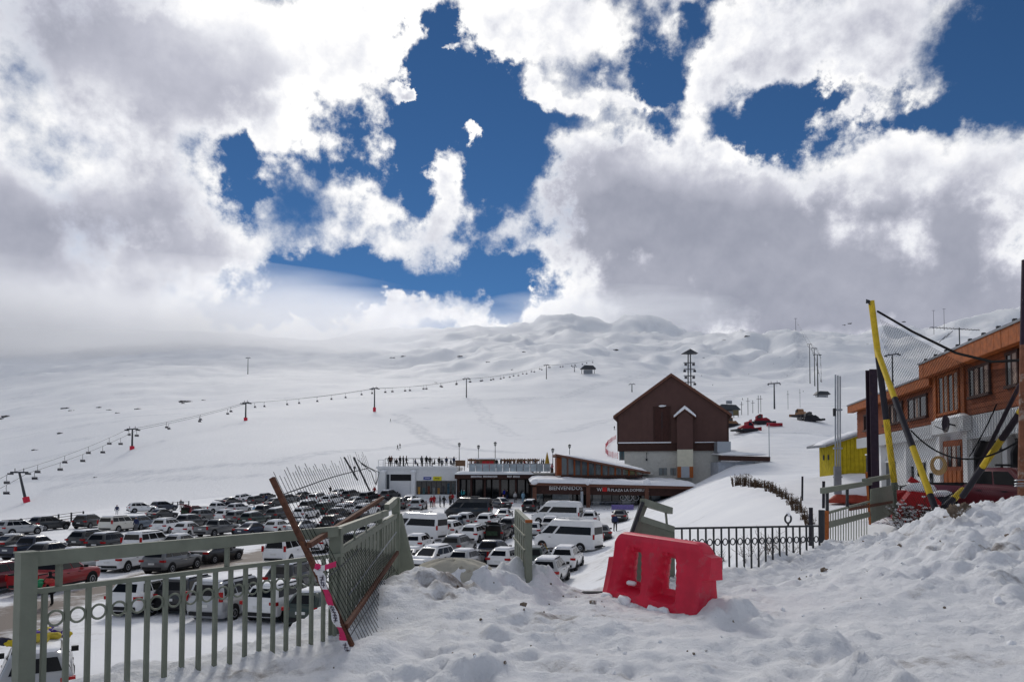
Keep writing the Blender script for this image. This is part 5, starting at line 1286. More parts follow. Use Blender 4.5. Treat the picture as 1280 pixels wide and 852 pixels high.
def hedge():
    pts = [(922, 604), (932, 606), (940, 608), (948, 611), (956, 615), (963, 619), (970, 622), (977, 626), (984, 631), (990, 635), (996, 639), (1002, 643), (1007, 647), (1011, 650)]
    for i, (px, py) in enumerate(pts):
        Y = float(np.interp(px, [920, 1012], [62, 24])); p = at(px, py + 3, Y); q = gz(p.x, p.y); p.z = max(p.z, q - .05)
        sc = Y / F; rg = random.Random(i + 5); h = (15 + rg.uniform(-3, 4)) * sc
        t = thing('dried_shrub', 'clump of dried brown shrub in the hedge along the snow bank', 'shrub', p, rg.uniform(0, 6), 'dried shrubs along the snow bank')
        mb = MB(); lf = MB()
        for k in range(34):
            a = rg.uniform(0, 6.28); r_ = rg.uniform(0, 6.5) * sc; b = V(math.cos(a) * r_, math.sin(a) * r_, -.1); tip = b * 1.25 + V(rg.uniform(-1, 1) * sc, rg.uniform(-1, 1) * sc, h * rg.uniform(.55, 1.05)); mb.tube([b, tip], .5 * sc, 3, .15 * sc, cap=False)
            for _ in range(9):
                c = sub(b, tip, rg.uniform(.25, 1)) + V(rg.uniform(-1, 1), rg.uniform(-1, 1), rg.uniform(-.6, .6)) * sc * 1.3; e = V(rg.uniform(-1, 1), rg.uniform(-1, 1), rg.uniform(-1, 1)).normalized() * sc * .9; f = e.cross(V(rg.uniform(-1, 1), rg.uniform(-1, 1), 1)).normalized() * sc * .5
                lf.add([c - e, c + f, c + e, c - f], [(0, 1, 2, 3)])
        mb.build('stems', M_TWIG, t, fix=False); lf.build('leaves', M_DEADLEAF, t, fix=False)
hedge()

# ---------------------------------------------------------------- junk beside the chalet
def junk():
    p = at(1140, 606, 25); p.z = gz(p.x, p.y)
    t = thing('quad_bike', 'red quad bike half buried in snow beside the chalet wall', 'quad bike', p, rad(200))
    for x in (-.6, .6):
        for y in (-.42, .42):
            w = MB().tube([(x, y - .12, .3), (x, y + .12, .3)], .3, 16).build('wheel', M_BLK, t, smooth=True); MB().tube([(x, y - .13, .3), (x, y + .13, .3)], .13, 10).build('rim', M_GALV, w)
    r = []
    for x, w, z0, z1 in ((-.95, .3, .6, .78), (-.6, .48, .55, .92), (-.1, .26, .5, .85), (.3, .28, .55, .95), (.65, .48, .6, .98), (.98, .3, .62, .85)): r.append([(x, -w, z0), (x, w, z0), (x, w * .8, z1), (x, -w * .8, z1)])
    MB().rings(r).build('body', M_RED, t, smooth=True)
    MB().box((-.3, 0, .98), (.75, .32, .16)).build('seat', M_BLK, t)
    hb = MB(); hb.tube([(.45, -.4, 1.18), (.5, 0, 1.1), (.45, .4, 1.18)], .025, 6); hb.tube([(.5, 0, 1.1), (.6, 0, .85)], .03, 6); hb.build('handlebar', M_IRON, t)
    rk = MB(); [rk.bar((.55 + k * .14, -.4, 1.06), (.55 + k * .14, .4, 1.06), .03, .03) for k in range(4)]; rk.build('rack', M_IRON, t)
    MB().blob((-.3, 0, 1.12), .42, 8, .15, 2, (1.0, .8, .4)).build('seat_snow', M_SNOW, t, smooth='all')
    p = at(1152, 612, 23.5); p.z = gz(p.x, p.y) - .05
    t = thing('snow_blower', 'red snow blower with a snow cap beside the quad bike', 'snow blower', p, rad(160))
    MB().rings([[(x, -w, z0), (x, w, z0), (x, w * .9, z1), (x, -w * .9, z1)] for x, w, z0, z1 in ((-.5, .32, .25, .7), (-.2, .45, .1, 1.0), (.35, .45, .1, 1.05), (.6, .5, .0, .7))]).build('housing', M_RED, t)
    MB().tube([(.65, -.5, .25), (.65, .5, .25)], .22, 12).build('auger', M_RED, t, smooth=True)
    MB().tube([(.1, 0, 1.0), (.12, 0, 1.3), (.35, 0, 1.45)], .1, 8).build('chute', M_RED, t)
    for y in (-.36, .36): MB().tube([(-.15, y - .08, .25), (-.15, y + .08, .25)], .25, 12).build('wheel', M_BLK, t)
    hb = MB(); hb.tube([(-.45, -.25, .7), (-1.0, -.3, 1.0), (-1.0, .3, 1.0), (-.45, .25, .7)], .025, 6); hb.build('handle', M_IRON, t)
    MB().blob((.05, 0, 1.15), .45, 9, .15, 2, (1.1, 1, .45)).build('snow_cap', M_SNOW, t, smooth='all')
    p = at(1176, 612, 24); p.z = gz(p.x, p.y) - .1
    t = thing('fuel_drum', 'dark blue fuel drum under snow in front of the chalet porch', 'drum', p)
    MB().tube([(0, 0, 0), (0, 0, .9)], .3, 18).build('shell', mat('drum_blue', (.03, .045, .08), .5, var=.3), t, smooth=True)
    for z in (.3, .6, .89): MB().torus((0, 0, z), .3, .018, (0, 0, 1), (1, 0, 0), 20, 5).build('hoop', M_DARK, t)
    MB().blob((0, 0, .95), .33, 4, .12, 2, (1, 1, .5)).build('snow_cap', M_SNOW, t, smooth='all')
    p = at(1170, 596, 25); p.z = gz(p.x, p.y)
    t = thing('rope_coil', 'coil of tan rope hung on the white pier by the porch door', 'rope', at(1173, 580, 32))
    for k in range(4): MB().torus((0, 0, -.02 * k), .30 + .03 * k, .05, V(-1, -.3, .1 * k), (0, 0, 1), 20, 6).build('turn', mat('tan_rope', (.42, .27, .12), .9, var=.3, scale=20), t)
    p = at(1065, 603, 33); p.z = gz(p.x, p.y)
    t = thing('capsized_kayak', 'upturned red hull under snow beside the dark beam post', 'hull', p, rad(10))
    MB().rings([[(x, w * math.cos(k * math.pi / 7), .02 + .5 * hh * math.sin(k * math.pi / 7)) for k in range(8)] for x, w, hh in ((-1.3, .05, .2), (-.8, .4, .8), (0, .5, 1), (.8, .4, .8), (1.3, .05, .2))]).build('hull', mat('hull_red', (.30, .05, .03), .5, var=.2), t, smooth='all')
    MB().blob((.2, 0, .55), .8, 3, .15, 2, (1.3, .5, .4)).build('snow_cap', M_SNOW, t, smooth='all')
junk()
# ---------------------------------------------------------------- vehicles
def paint(name, c, metal=.0): return mat('paint_' + name, c, .32, metal=metal, var=.03, scale=1.5, coat=.5, spec=.4)
PAINT = {'white': paint('white', (.72, .72, .72)), 'silver': paint('silver', (.36, .37, .38), .4), 'grey': paint('grey', (.13, .135, .14), .3), 'black': paint('black', (.012, .012, .014)),
         'dark': paint('charcoal', (.035, .037, .040), .2), 'navy': paint('navy', (.015, .022, .045), .2), 'red': paint('red', (.30, .012, .016)), 'maroon': paint('maroon', (.16, .012, .022)),
         'green': paint('dark_green', (.022, .038, .032), .2), 'bluegrey': paint('blue_grey', (.10, .13, .17), .3), 'beige': paint('pale_beige', (.62, .60, .54))}
M_CGLASS = mat('car_glass', (.005, .006, .008), .12, var=.3, scale=1.0, spec=.22)
M_TYRE = mat('tyre', (.012, .012, .013), .85, var=.2, spec=.15)
M_RIM = mat('rim', (.32, .33, .35), .35, metal=.7, var=.15)
M_PLASTIC = mat('black_plastic', (.018, .018, .020), .7, var=.2, spec=.2)
M_TAIL = mat('tail_lamp', (.33, .008, .010), .25, var=.15)
M_HEAD = mat('head_lamp', (.45, .47, .50), .15, var=.1)
M_PLATE = mat('number_plate', (.62, .62, .60), .5, var=.1)

def rring(xf, xr, w, zf, zr, rf, rr, k=5, crown=0.0):
    """outline of a rounded box seen from above, z running from zr at the tail to zf at the nose"""
    pts = []
    rf = min(rf, w * .98); rr = min(rr, w * .98)
    for cx, cy, r, a0 in ((xf - rf, w - rf, rf, 90), (xf - rf, -(w - rf), rf, 0), (xr + rr, -(w - rr), rr, -90), (xr + rr, w - rr, rr, 180)):
        for i in range(k):
            a = rad(a0 - 90 * i / (k - 1)) if True else 0
            pts.append((cx + r * math.cos(a), cy + r * math.sin(a)))
    out = []
    for x, y in pts:
        u = (x - xr) / (xf - xr); out.append(V(x, y, zr + (zf - zr) * u))
    return out

# type: length-wise outlines from the sills to the roof: (xf, xr, halfwidth, z front, z rear, corner radii)
KINDS = {
 'suv': dict(rings=[(2.02, -2.08, .78, .24, .26, .35, .25), (2.20, -2.20, .88, .34, .36, .42, .25), (2.26, -2.26, .915, .58, .58, .45, .25), (2.20, -2.24, .92, .80, .85, .48, .25), (2.02, -2.20, .89, .94, 1.02, .45, .22),
                    (1.05, -2.14, .83, 1.06, 1.10, .18, .16), (.28, -1.82, .64, 1.55, 1.56, .16, .14), (.10, -1.66, .55, 1.63, 1.64, .2, .2)], cab=5, wheels=(1.38, -1.36, .80, .35), rails=True, splits=(.04, .27, .30, .62, .65, .97), clad=True),
 'hatch': dict(rings=[(1.78, -1.80, .74, .20, .22, .35, .25), (1.95, -1.92, .83, .30, .32, .42, .28), (2.0, -1.97, .86, .52, .55, .45, .3), (1.93, -1.95, .865, .72, .80, .48, .3), (1.76, -1.92, .83, .84, .95, .45, .28),
                    (.95, -1.86, .78, .96, 1.02, .18, .2), (.20, -1.42, .60, 1.42, 1.42, .16, .16), (.02, -1.25, .5, 1.48, 1.48, .2, .2)], cab=5, wheels=(1.25, -1.25, .76, .31), rails=False, splits=(.06, .24, .28, .60, .63, .97), clad=False),
 'sedan': dict(rings=[(2.10, -2.10, .76, .20, .22, .35, .3), (2.26, -2.24, .86, .30, .32, .42, .32), (2.32, -2.30, .89, .52, .55, .45, .34), (2.26, -2.27, .895, .70, .80, .48, .34), (2.08, -2.20, .86, .80, .94, .45, .3),
                    (1.10, -1.72, .80, .93, 1.00, .18, .2), (.30, -.95, .60, 1.38, 1.38, .16, .18), (.10, -.78, .5, 1.44, 1.44, .2, .2)], cab=5, wheels=(1.42, -1.36, .79, .32), rails=False, splits=(.05, .20, .23, .58, .61, .97), clad=False),
 'minivan': dict(rings=[(2.15, -2.25, .80, .22, .24, .4, .25), (2.34, -2.38, .90, .32, .34, .45, .25), (2.40, -2.42, .94, .60, .60, .48, .22), (2.34, -2.42, .945, .86, .90, .5, .22), (2.10, -2.40, .92, 1.00, 1.06, .45, .2),
                    (1.60, -2.36, .87, 1.10, 1.12, .2, .16), (.72, -2.16, .70, 1.72, 1.74, .18, .14), (.52, -2.00, .6, 1.80, 1.82, .2, .2)], cab=5, wheels=(1.50, -1.45, .82, .33), rails=True, splits=(.03, .30, .33, .64, .67, .98), clad=False),
 'big_suv': dict(rings=[(2.20, -2.28, .84, .30, .32, .35, .2), (2.36, -2.40, .93, .40, .42, .4, .2), (2.42, -2.44, .96, .70, .70, .42, .2), (2.38, -2.44, .965, .95, .98, .45, .2), (2.20, -2.42, .94, 1.10, 1.14, .42, .18),
                    (1.10, -2.40, .90, 1.18, 1.20, .18, .14), (.55, -2.26, .76, 1.76, 1.76, .16, .12), (.35, -2.1, .66, 1.84, 1.85, .2, .2)], cab=5, wheels=(1.45, -1.42, .84, .38), rails=True, splits=(.02, .30, .33, .63, .66, .98), clad=True),
 'van': dict(rings=[(2.75, -2.90, .86, .28, .30, .4, .15), (2.92, -2.98, .96, .40, .42, .45, .14), (2.98, -3.0, 1.0, .70, .70, .48, .14), (2.92, -3.0, 1.0, 1.02, 1.05, .5, .14), (2.66, -3.0, .985, 1.20, 1.28, .45, .13),
                    (2.40, -2.99, .97, 1.36, 1.40, .22, .12), (1.52, -2.93, .88, 2.18, 2.20, .24, .12), (1.15, -2.86, .80, 2.62, 2.60, .3, .18), (.95, -2.74, .62, 2.72, 2.70, .3, .25)], cab=5, wheels=(1.95, -1.75, .90, .36), rails=False, splits=(.03, .72, .77, .98), clad=False),
 'pickup': dict(rings=[(2.40, -2.55, .82, .34, .36, .35, .12), (2.56, -2.66, .91, .44, .46, .4, .12), (2.62, -2.68, .935, .72, .74, .42, .1), (2.57, -2.68, .94, .92, .98, .45, .1), (2.40, -2.68, .915, 1.05, 1.12, .42, .1),
                    (1.30, -.92, .86, 1.15, 1.17, .18, .1), (.62, -.66, .68, 1.68, 1.68, .16, .1), (.44, -.52, .58, 1.76, 1.76, .2, .15)], cab=5, wheels=(1.62, -1.58, .83, .39), rails=False, splits=(.03, .46, .50, .97), clad=True, bed=(-.98, -2.60)),
}
def sec(rg, side, t, v0):
    """point on a cabin flank: t from tail to nose along the straight part of ring rg"""
    xf, xr, w, zf, zr, rf, rr = rg; a, b = xr + rr, xf - rf; x = a + (b - a) * t
    return V(x, side * w, zr + (zf - zr) * (x - xr) / (xf - xr))
def endp(rg, nose, s):
    xf, xr, w, zf, zr, rf, rr = rg; r = rf if nose else rr; x = xf if nose else xr
    return V(x, (w - r) * (2 * s - 1), zf if nose else zr)
def patch(mb, f, g, s0, s1, v0, v1, off):
    q = [f(s0).lerp(g(s0), v0) + off, f(s1).lerp(g(s1), v0) + off, f(s1).lerp(g(s1), v1) + off, f(s0).lerp(g(s0), v1) + off]
    n = (q[1] - q[0]).cross(q[3] - q[0]).normalized() * .02
    mb.prism(q, n if n.dot(off) < 0 else -n)

def make_vehicle(kind):
    K = KINDS[kind]; R = K['rings']; c = K['cab']
    t = thing(kind, 'x', 'car')
    mb = MB(); rings = [rring(*r) for r in R]
    mb.rings(rings, True, True)
    body = mb.build('body', PAINT['white'], t, smooth=True)
    r0, r1 = R[c], R[c + 1]
    off = .012
    # side glass
    for sd in (-1, 1):
        sp = K['splits']
        for a, b in zip(sp[0::2], sp[1::2]):
            g = MB(); patch(g, lambda s: sec(r0, sd, s, 0), lambda s: sec(r1, sd, s, 0), a, b, .10, .90, V(0, sd * off, .004)); g.build('side_window', M_CGLASS, t)
    g = MB(); patch(g, lambda s: endp(r0, True, s), lambda s: endp(r1, True, s), .0, 1.0, .06, .92, V(off, 0, .01)); g.build('windscreen', M_CGLASS, t)
    g = MB(); patch(g, lambda s: endp(r0, False, s), lambda s: endp(r1, False, s), .02, .98, .14, .88, V(-off, 0, .006)); g.build('rear_window', M_CGLASS, t)
    # wheels, arches
    xf, xr, wy, wr = K['wheels']; wmax = R[2][2]
    for x in (xf, xr):
        for sd in (-1, 1):
            MB().tube([(x, sd * (wmax - .10), wr + .03), (x, sd * (wmax + .008), wr + .03)], wr + .075, 20).build('wheel_arch', M_PLASTIC, t)
            w = MB(); w.tube([(x, sd * (wmax - .20), wr), (x, sd * (wmax - .01), wr), (x, sd * (wmax + .022), wr)], wr, 20); w_ = w.build('wheel', M_TYRE, t, smooth=True)
            rm = MB(); rm.tube([(x, sd * (wmax + .015), wr), (x, sd * (wmax + .030), wr)], wr * .62, 14); rm.build('rim', M_RIM, w_)
            for k in range(0):
                a = k * 6.283 / 5 + .3; hb = MB(); hb.bar((x + math.cos(a) * wr * .30, sd * (wmax + .032), wr + math.sin(a) * wr * .30), (x + math.cos(a + .55) * wr * .52, sd * (wmax + .032), wr + math.sin(a + .55) * wr * .52), .05, .012)
            hb = MB(); hb.torus((x, sd * (wmax + .031), wr), wr * .36, wr * .10, (0, 1, 0), (0, 0, 1), 12, 4); hb.build('rim_well', M_TYRE, w_)
    # sills and bumpers
    L0, L1 = R[1][0], R[1][1]
    MB().rings([rring(R[0][0] - .02, R[0][1] + .02, R[0][2] + .04, R[0][3] - .05, R[0][4] - .05, .35, .25), rring(R[1][0] + .012, R[1][1] - .012, R[1][2] + .012, R[1][3] + (.10 if K['clad'] else .02), R[1][4] + (.14 if K['clad'] else .04), R[1][5], R[1][6])], True, True).build('lower_cladding', M_PLASTIC, t, smooth=True)
    zb, zt = R[3][4], R[4][4]
    tall = kind in ('van', 'minivan', 'big_suv')
    for sd in (-1, 1):
        x, w = R[3][1], R[3][2]
        if tall: MB().box((x + .045, sd * (w - .085), zb + .28), (.12, .15, .42)).build('tail_light', M_TAIL, t)
        elif kind == 'pickup': MB().box((x + .06, sd * (w - .06), zb + .02), (.15, .13, .34)).build('tail_light', M_TAIL, t)
        else: MB().box((x + .10, sd * (w - .16), zb + .06), (.20, .36, .15)).build('tail_light', M_TAIL, t)
        xn = R[3][0]; MB().box((xn - .20, sd * (w - .25), R[3][3] + .0), (.30, .34, .13), -sd * .45).build('headlight', M_HEAD, t)
        m = r0; MB().box((r0[0] - .30, sd * (r0[2] + .13), r0[3] + .10), (.12, .20, .15)).build('mirror', M_PLASTIC, t)
        if K['rails']:
            rr = R[-1]; MB().bar((rr[1] + .15, sd * (rr[2] + .02), rr[4] + .0), (rr[0] - .1, sd * (rr[2] + .02), rr[3] + .0), .04, .06).build('roof_rail', M_PLASTIC, t)
        for hx in (-.35, .55) if kind != 'van' else (1.2,):
            MB().box((hx, sd * (R[4][2] + .022), R[4][4] - .13), (.20, .03, .035)).build('door_handle', M_PLASTIC, t)
    MB().box((R[2][0] + .005, 0, R[2][3] + .02), (.05, R[2][2] * 1.05, .16)).build('grille', M_PLASTIC, t)
    MB().box((R[2][1] - .002, 0, (R[2][4] + R[3][4]) / 2 + .02), (.025, .44, .12)).build('number_plate', M_PLATE, t)
    MB().box((R[1][1] - .03, 0, R[1][4] + .08), (.10, R[1][2] * 1.55, .16)).build('rear_bumper', M_PLASTIC, t)
    if 'bed' in K:
        b0, b1 = K['bed']; w = R[4][2] - .06; z = 1.125
        MB().box(((b0 + b1) / 2, 0, z + .004), (b0 - b1, 2 * w, .012)).build('bed_floor', M_PLASTIC, t)
        rim = MB()
        for sd in (-1, 1): rim.box(((b0 + b1) / 2, sd * (w + .01), z + .035), (b0 - b1, .07, .06))
        rim.box((b1, 0, z + .035), (.07, 2 * w - .06, .06)); rim.build('bed_rim', M_PLASTIC, t)
    if kind == 'van':
        MB().box((R[1][1] - .14, 0, .48), (.28, 1.5, .06)).build('rear_step', M_PLASTIC, t)
        MB().box((-.9, 0, 2.78), (1.0, 1.0, .14)).build('roof_unit', PAINT['white'], t); MB().box((.3, 0, 2.77), (.7, .9, .10)).build('roof_unit', PAINT['white'], t)
    # snow lying on roof and bonnet
    rt = R[-1]
    for kk, (xa, xb, w, za, zb_) in enumerate(((rt[0] + .05, rt[1] - .05, rt[2] + .02, rt[3], rt[4]), (R[4][0] - .25, r0[0] + .12, R[4][2] - .14, R[4][3] + .03, r0[3] - .03))):
        if kind == 'van' and kk: continue
        rg = random.Random(kk + len(kind)); rs = []
        for h, k_ in ((-.03, 1.0), (.035, .98), (.07, .86), (.085, .5)):
            ring = rring((xa - (xa + xb) / 2) * k_ + (xa + xb) / 2, (xb - (xa + xb) / 2) * k_ + (xa + xb) / 2, w * k_, za + h, zb_ + h, .2 * k_, .2 * k_, 5)
            rs.append([p + V(rg.uniform(-.03, .03), rg.uniform(-.03, .03), rg.uniform(-.008, .012)) for p in ring])
        MB().rings(rs, True, True).build('roof_snow' if kk == 0 else 'bonnet_snow', M_SNOW, t, smooth='all')
    return t
PROTO = {k: make_vehicle(k) for k in KINDS}
USED = set()
NAMES = {'suv': 'parked_suv', 'hatch': 'hatchback_car', 'sedan': 'sedan_car', 'minivan': 'minivan', 'big_suv': 'large_suv', 'van': 'passenger_van', 'pickup': 'pickup_truck'}
CATS = {'suv': 'suv', 'hatch': 'hatchback', 'sedan': 'sedan', 'minivan': 'minivan', 'big_suv': 'suv', 'van': 'van', 'pickup': 'pickup'}
def park(kind, colour, px, py, head, label, snow=2, group=None, depth=None, scale=1.0):
    """snow: 0 none, 1 roof, 2 roof and bonnet"""
    t = copy_tree(PROTO[kind]); t.name = NAMES[kind]
    p = on_ground(px, py, 17.5) if depth is None else at(px, py, depth)
    if depth is not None: p.z = gz(p.x, p.y)
    t.location = p; h = rad(head)
    # sit on the slope
    dz = (gz(p.x + math.cos(h) * 1.4, p.y + math.sin(h) * 1.4) - gz(p.x - math.cos(h) * 1.4, p.y - math.sin(h) * 1.4)) / 2.8
    t.rotation_euler = (0, -math.atan(dz), h); t.scale = (scale,) * 3
    tag(t, label, CATS[kind], group)
    for ch in list(t.children):
        n = ch.name.split('.')[0]
        if n == 'body' or n == 'roof_unit':
            ch.material_slots[0].link = 'OBJECT'; ch.material_slots[0].material = PAINT[colour]
        if n == 'lower_cladding' and not KINDS[kind]['clad']:
            ch.material_slots[0].link = 'OBJECT'; ch.material_slots[0].material = PAINT[colour]
        if (n == 'bonnet_snow' and snow < 2) or (n == 'roof_snow' and snow < 1) or (n == 'roof_unit' and snow >= 1 and kind == 'van' and colour == 'black'):
            bpy.data.objects.remove(ch)
    return t
G_FAR = 'cars in the crowded rows beside the ski slope'
CARS = [
 # nearest, seen through the left fence
 ('suv', 'silver', 46, 872, 122, 'silver suv with red lamps and bright ski gear on its roof behind the fence post', 1),
 ('suv', 'white', 192, 763, 80, 'white suv parked beyond the brown track next to a dark car', 1),
 ('suv', 'black', 246, 760, 80, 'black suv squeezed between the white suv and the silver minivan', 1),
 ('minivan', 'silver', 293, 768, 78, 'silver grey minivan seen through the fence rings', 2),
 ('suv', 'white', 358, 770, 74, 'white suv with snowy roof parked between silver minivan and green hatchback', 2),
 ('hatch', 'green', 400, 777, 80, 'dark green hatchback nearest the leaning rusty pole', 1),
 ('suv', 'dark', 372, 738, 78, 'charcoal suv with thick roof snow behind the white suv at the fence', 2),
 # along the brown track on its far side
 ('pickup', 'red', 72, 738, 83, 'red pickup beside the brown track and the skier in bright clothes', 0),
 ('pickup', 'maroon', -6, 742, 83, 'dark red pickup with black bed next to the red pickup', 0),
 ('sedan', 'silver', 98, 711, 86, 'silver sedan with a snowy roof beside the white suv with black trim', 1),
 ('suv', 'white', 160, 713, 84, 'white suv with black lower trim next to the silver sedan', 1),
 ('suv', 'grey', 216, 715, 80, 'dark grey suv parked at the track between white suv and black sedan', 0),
 ('sedan', 'black', 271, 703, 74, 'clean black sedan on the far side of the brown track', 0),
 ('minivan', 'white', 360, 703, 82, 'white minivan standing alone behind the leaning rusty pole', 1),
 ('suv', 'white', 402, 690, 84, 'white suv behind the gate lattice beyond the white minivan', 2),
 # second row on the left
 ('pickup', 'navy', 42, 699, 80, 'navy blue pickup left of the black hatchback', 0),
 ('hatch', 'black', 66, 703, 84, 'black hatchback behind the navy pickup', 1),
 ('suv', 'silver', 24, 670, 68, 'silver suv at the car park edge below the guard rail', 0),
 ('suv', 'dark', 116, 686, 80, 'charcoal suv with one lit red tail lamp before the large white suv', 1),
 ('suv', 'dark', 113, 661, 86, 'dark suv with snowy roof beside the guard rail end', 1),
 ('big_suv', 'beige', 150, 666, 80, 'large off white suv with open sides behind the charcoal suv', 1),
 ('big_suv', 'white', 188, 692, 80, 'long white wagon with snow covered roof between charcoal suv and grey pickup', 2),
 ('suv', 'bluegrey', 176, 663, 84, 'blue grey suv with a person at its back next to the large off white suv', 1),
 ('sedan', 'dark', 203, 650, 70, 'charcoal sedan in front of the slope fence next to a small white suv', 1),
 ('suv', 'white', 211, 667, 84, 'small white suv between blue grey suv and white hatchback', 2),
 ('hatch', 'white', 236, 671, 82, 'white hatchback parked beside the tailgate of the grey pickup', 2),
 ('pickup', 'grey', 272, 671, 72, 'grey pickup with a pale tailgate between white hatchback and dark sedan', 0),
 ('sedan', 'navy', 317, 671, 72, 'dark navy sedan right of the grey pickup', 1),
 ('hatch', 'white', 348, 668, 78, 'white hatchback right of the dark navy sedan', 2),
 ('sedan', 'silver', 379, 667, 70, 'silver sedan behind the leaning rusty pole', 1),
 ('suv', 'white', 178, 642, 40, 'white suv with dark glass parked against the slope fence', 2),
 ('pickup', 'white', 271, 643, 64, 'white pickup next to the dark car with its tailgate raised', 2),
 ('suv', 'silver', 299, 643, 72, 'silver suv right of the white pickup', 1),
 ('suv', 'grey', 256, 653, 74, 'grey suv below the open tailgate car', 2),
 ('suv', 'white', 288, 653, 70, 'white suv behind the dark navy sedan with snow on its bonnet', 2),
 ('suv', 'green', 319, 657, 74, 'dark green suv between the white suv and the silver sedan', 1),
 ('pickup', 'dark', 329, 648, 72, 'charcoal pickup with a person in blue beside it', 0),
 ('suv', 'dark', 349, 651, 76, 'charcoal suv left of the white suv behind the wire grille', 1),
 ('suv', 'white', 383, 650, 74, 'white suv seen through the wire grille beside the charcoal suv', 2),
 ('minivan', 'white', 398, 630, 78, 'tall white minibus parked among the far rows behind the grille', 0),
 ('sedan', 'black', 289, 632, 60, 'black sedan at the slope edge behind the white pickup', 0),
 ('suv', 'dark', 322, 631, 70, None, 1), ('sedan', 'dark', 345, 634, 66, None, 1), ('suv', 'white', 306, 628, 66, None, 2), ('hatch', 'dark', 334, 626, 66, None, 1), ('suv', 'grey', 362, 630, 66, None, 1),
 ('suv', 'white', 416, 632, 70, None, 2), ('sedan', 'silver', 446, 634, 64, None, 1), ('suv', 'dark', 462, 628, 70, None, 1), ('suv', 'dark', 389, 640, 74, None, 1), ('suv', 'green', 408, 643, 74, None, 1),
 ('suv', 'white', 434, 645, 70, None, 1), ('hatch', 'dark', 424, 650, 74, None, 1), ('suv', 'white', 459, 646, 70, None, 2), ('suv', 'dark', 440, 625, 70, None, 1), ('sedan', 'white', 425, 622, 66, None, 1),
 ('sedan', 'dark', 380, 625, 66, None, 1), ('suv', 'dark', 455, 660, 74, None, 1), ('suv', 'navy', 436, 668, 76, None, 1), ('hatch', 'white', 464, 675, 78, None, 2), ('suv', 'dark', 420, 662, 76, None, 0), ('suv', 'black', 476, 640, 74, None, 1),
 ('sedan', 'white', 475, 690, 80, None, 2), ('suv', 'black', 446, 690, 80, None, 1),
 ('suv', 'dark', 140, 690, 82, 'charcoal suv tucked between the long white wagon and the grey suv', 1), ('hatch', 'silver', 228, 690, 82, 'silver hatchback behind the dark grey suv at the track', 1), ('suv', 'grey', 300, 655, 74, 'grey suv squeezed above the dark navy sedan', 1), ('sedan', 'black', 20, 690, 80, 'black sedan left of the navy blue pickup', 1), ('suv', 'dark', 240, 661, 78, 'charcoal suv between the white hatchbacks and the white suv', 1), ('suv', 'dark', 62, 664, 72, 'charcoal suv beside the silver suv below the guard rail', 2), ('suv', 'navy', 205, 640, 62, 'navy suv against the slope fence near the charcoal sedan', 1),
 # by the lodge
 ('suv', 'dark', 488, 626, 70, 'charcoal suv parked at the corner of the white lodge wing', 1),
 ('sedan', 'white', 513, 632, 80, 'white sedan before the shop window of the white wing', 2),
 ('suv', 'grey', 502, 637, 84, 'dark grey suv left of the silver suv near the people in red', 0),
 ('suv', 'silver', 523, 639, 84, 'silver suv beside the group of people in front of the shop', 1),
 ('van', 'black', 585, 650, 168, 'long black passenger van parked across before the dark shop front', 0),
 ('sedan', 'dark', 625, 636, 120, 'charcoal sedan peeking out behind the long black van', 1),
 ('sedan', 'silver', 630, 652, 82, 'silver sedan at the tail of the long black van', 1),
 ('van', 'white', 522, 676, 150, 'white passenger van partly hidden by the sheet gate leaf', 0),
 ('suv', 'white', 566, 672, 74, 'white suv at the tail of the white van behind the gate', 2),
 ('suv', 'silver', 584, 660, 76, 'silver suv parked in front of the long black van', 2),
 ('suv', 'white', 610, 661, 76, 'white suv next to the silver sedan with a snow covered roof', 2),
 ('suv', 'white', 594, 678, 74, 'white suv with a dark rear between the white van and the raised tailgate car', 1),
 ('suv', 'dark', 638, 667, 78, 'charcoal suv right of the raised tailgate car', 1),
 ('hatch', 'bluegrey', 572, 662, 70, 'blue grey hatchback squeezed behind two white suvs', 1),
 ('hatch', 'white', 524, 690, 78, 'white hatchback with snowy roof under the tail of the white van', 2),
 ('suv', 'grey', 574, 694, 74, 'grey suv with snowy roof behind the white suv that faces the gate', 1),
 ('pickup', 'navy', 616, 706, 66, 'dark navy pickup left of the narrow gate leaf', 0),
 ('suv', 'white', 539, 714, 247, 'white suv facing the gate with snow on its bonnet and roof', 2),
 ('sedan', 'white', 512, 712, 250, 'white sedan half hidden by the sheet gate leaf beside the suv that faces the gate', 1),
 ('hatch', 'silver', 584, 714, 72, 'silver hatchback above the beige tarpaulin mound', 1),
 ('hatch', 'white', 634, 712, 70, 'white hatchback tucked behind the narrow gate leaf', 2),
 ('suv', 'black', 664, 640, 76, 'black suv between the lodge entrance and the far white van', 1),
 ('van', 'white', 696, 657, 158, 'far white passenger van with roof units in front of the lodge entrance', 1),
 ('suv', 'white', 738, 657, 78, 'white suv right of the far white van', 2),
 ('sedan', 'black', 775, 653, 78, 'black sedan standing alone before the crowd barriers', 0),
 ('pickup', 'white', 688, 668, 80, 'white pickup between the two white passenger vans', 2),
 ('van', 'white', 709, 689, 148, 'near white passenger van with long dark side windows', 0),
 ('sedan', 'black', 752, 676, 85, 'black sedan at the tail of the near white van', 0),
 ('sedan', 'silver', 668, 672, 80, 'silver sedan behind the near white van with snowy roof', 1),
 ('suv', 'green', 670, 712, 80, 'dark green suv beside the person in mustard jacket', 0),
 ('suv', 'white', 709, 712, 76, 'white suv under the near white van with red tail lamps', 1),
 ('suv', 'silver', 688, 730, 76, 'silver suv nearest the gate opening', 1),
]
DESC = {'white': 'white', 'dark': 'charcoal', 'silver': 'silver', 'green': 'dark green', 'grey': 'grey', 'navy': 'navy', 'black': 'black'}
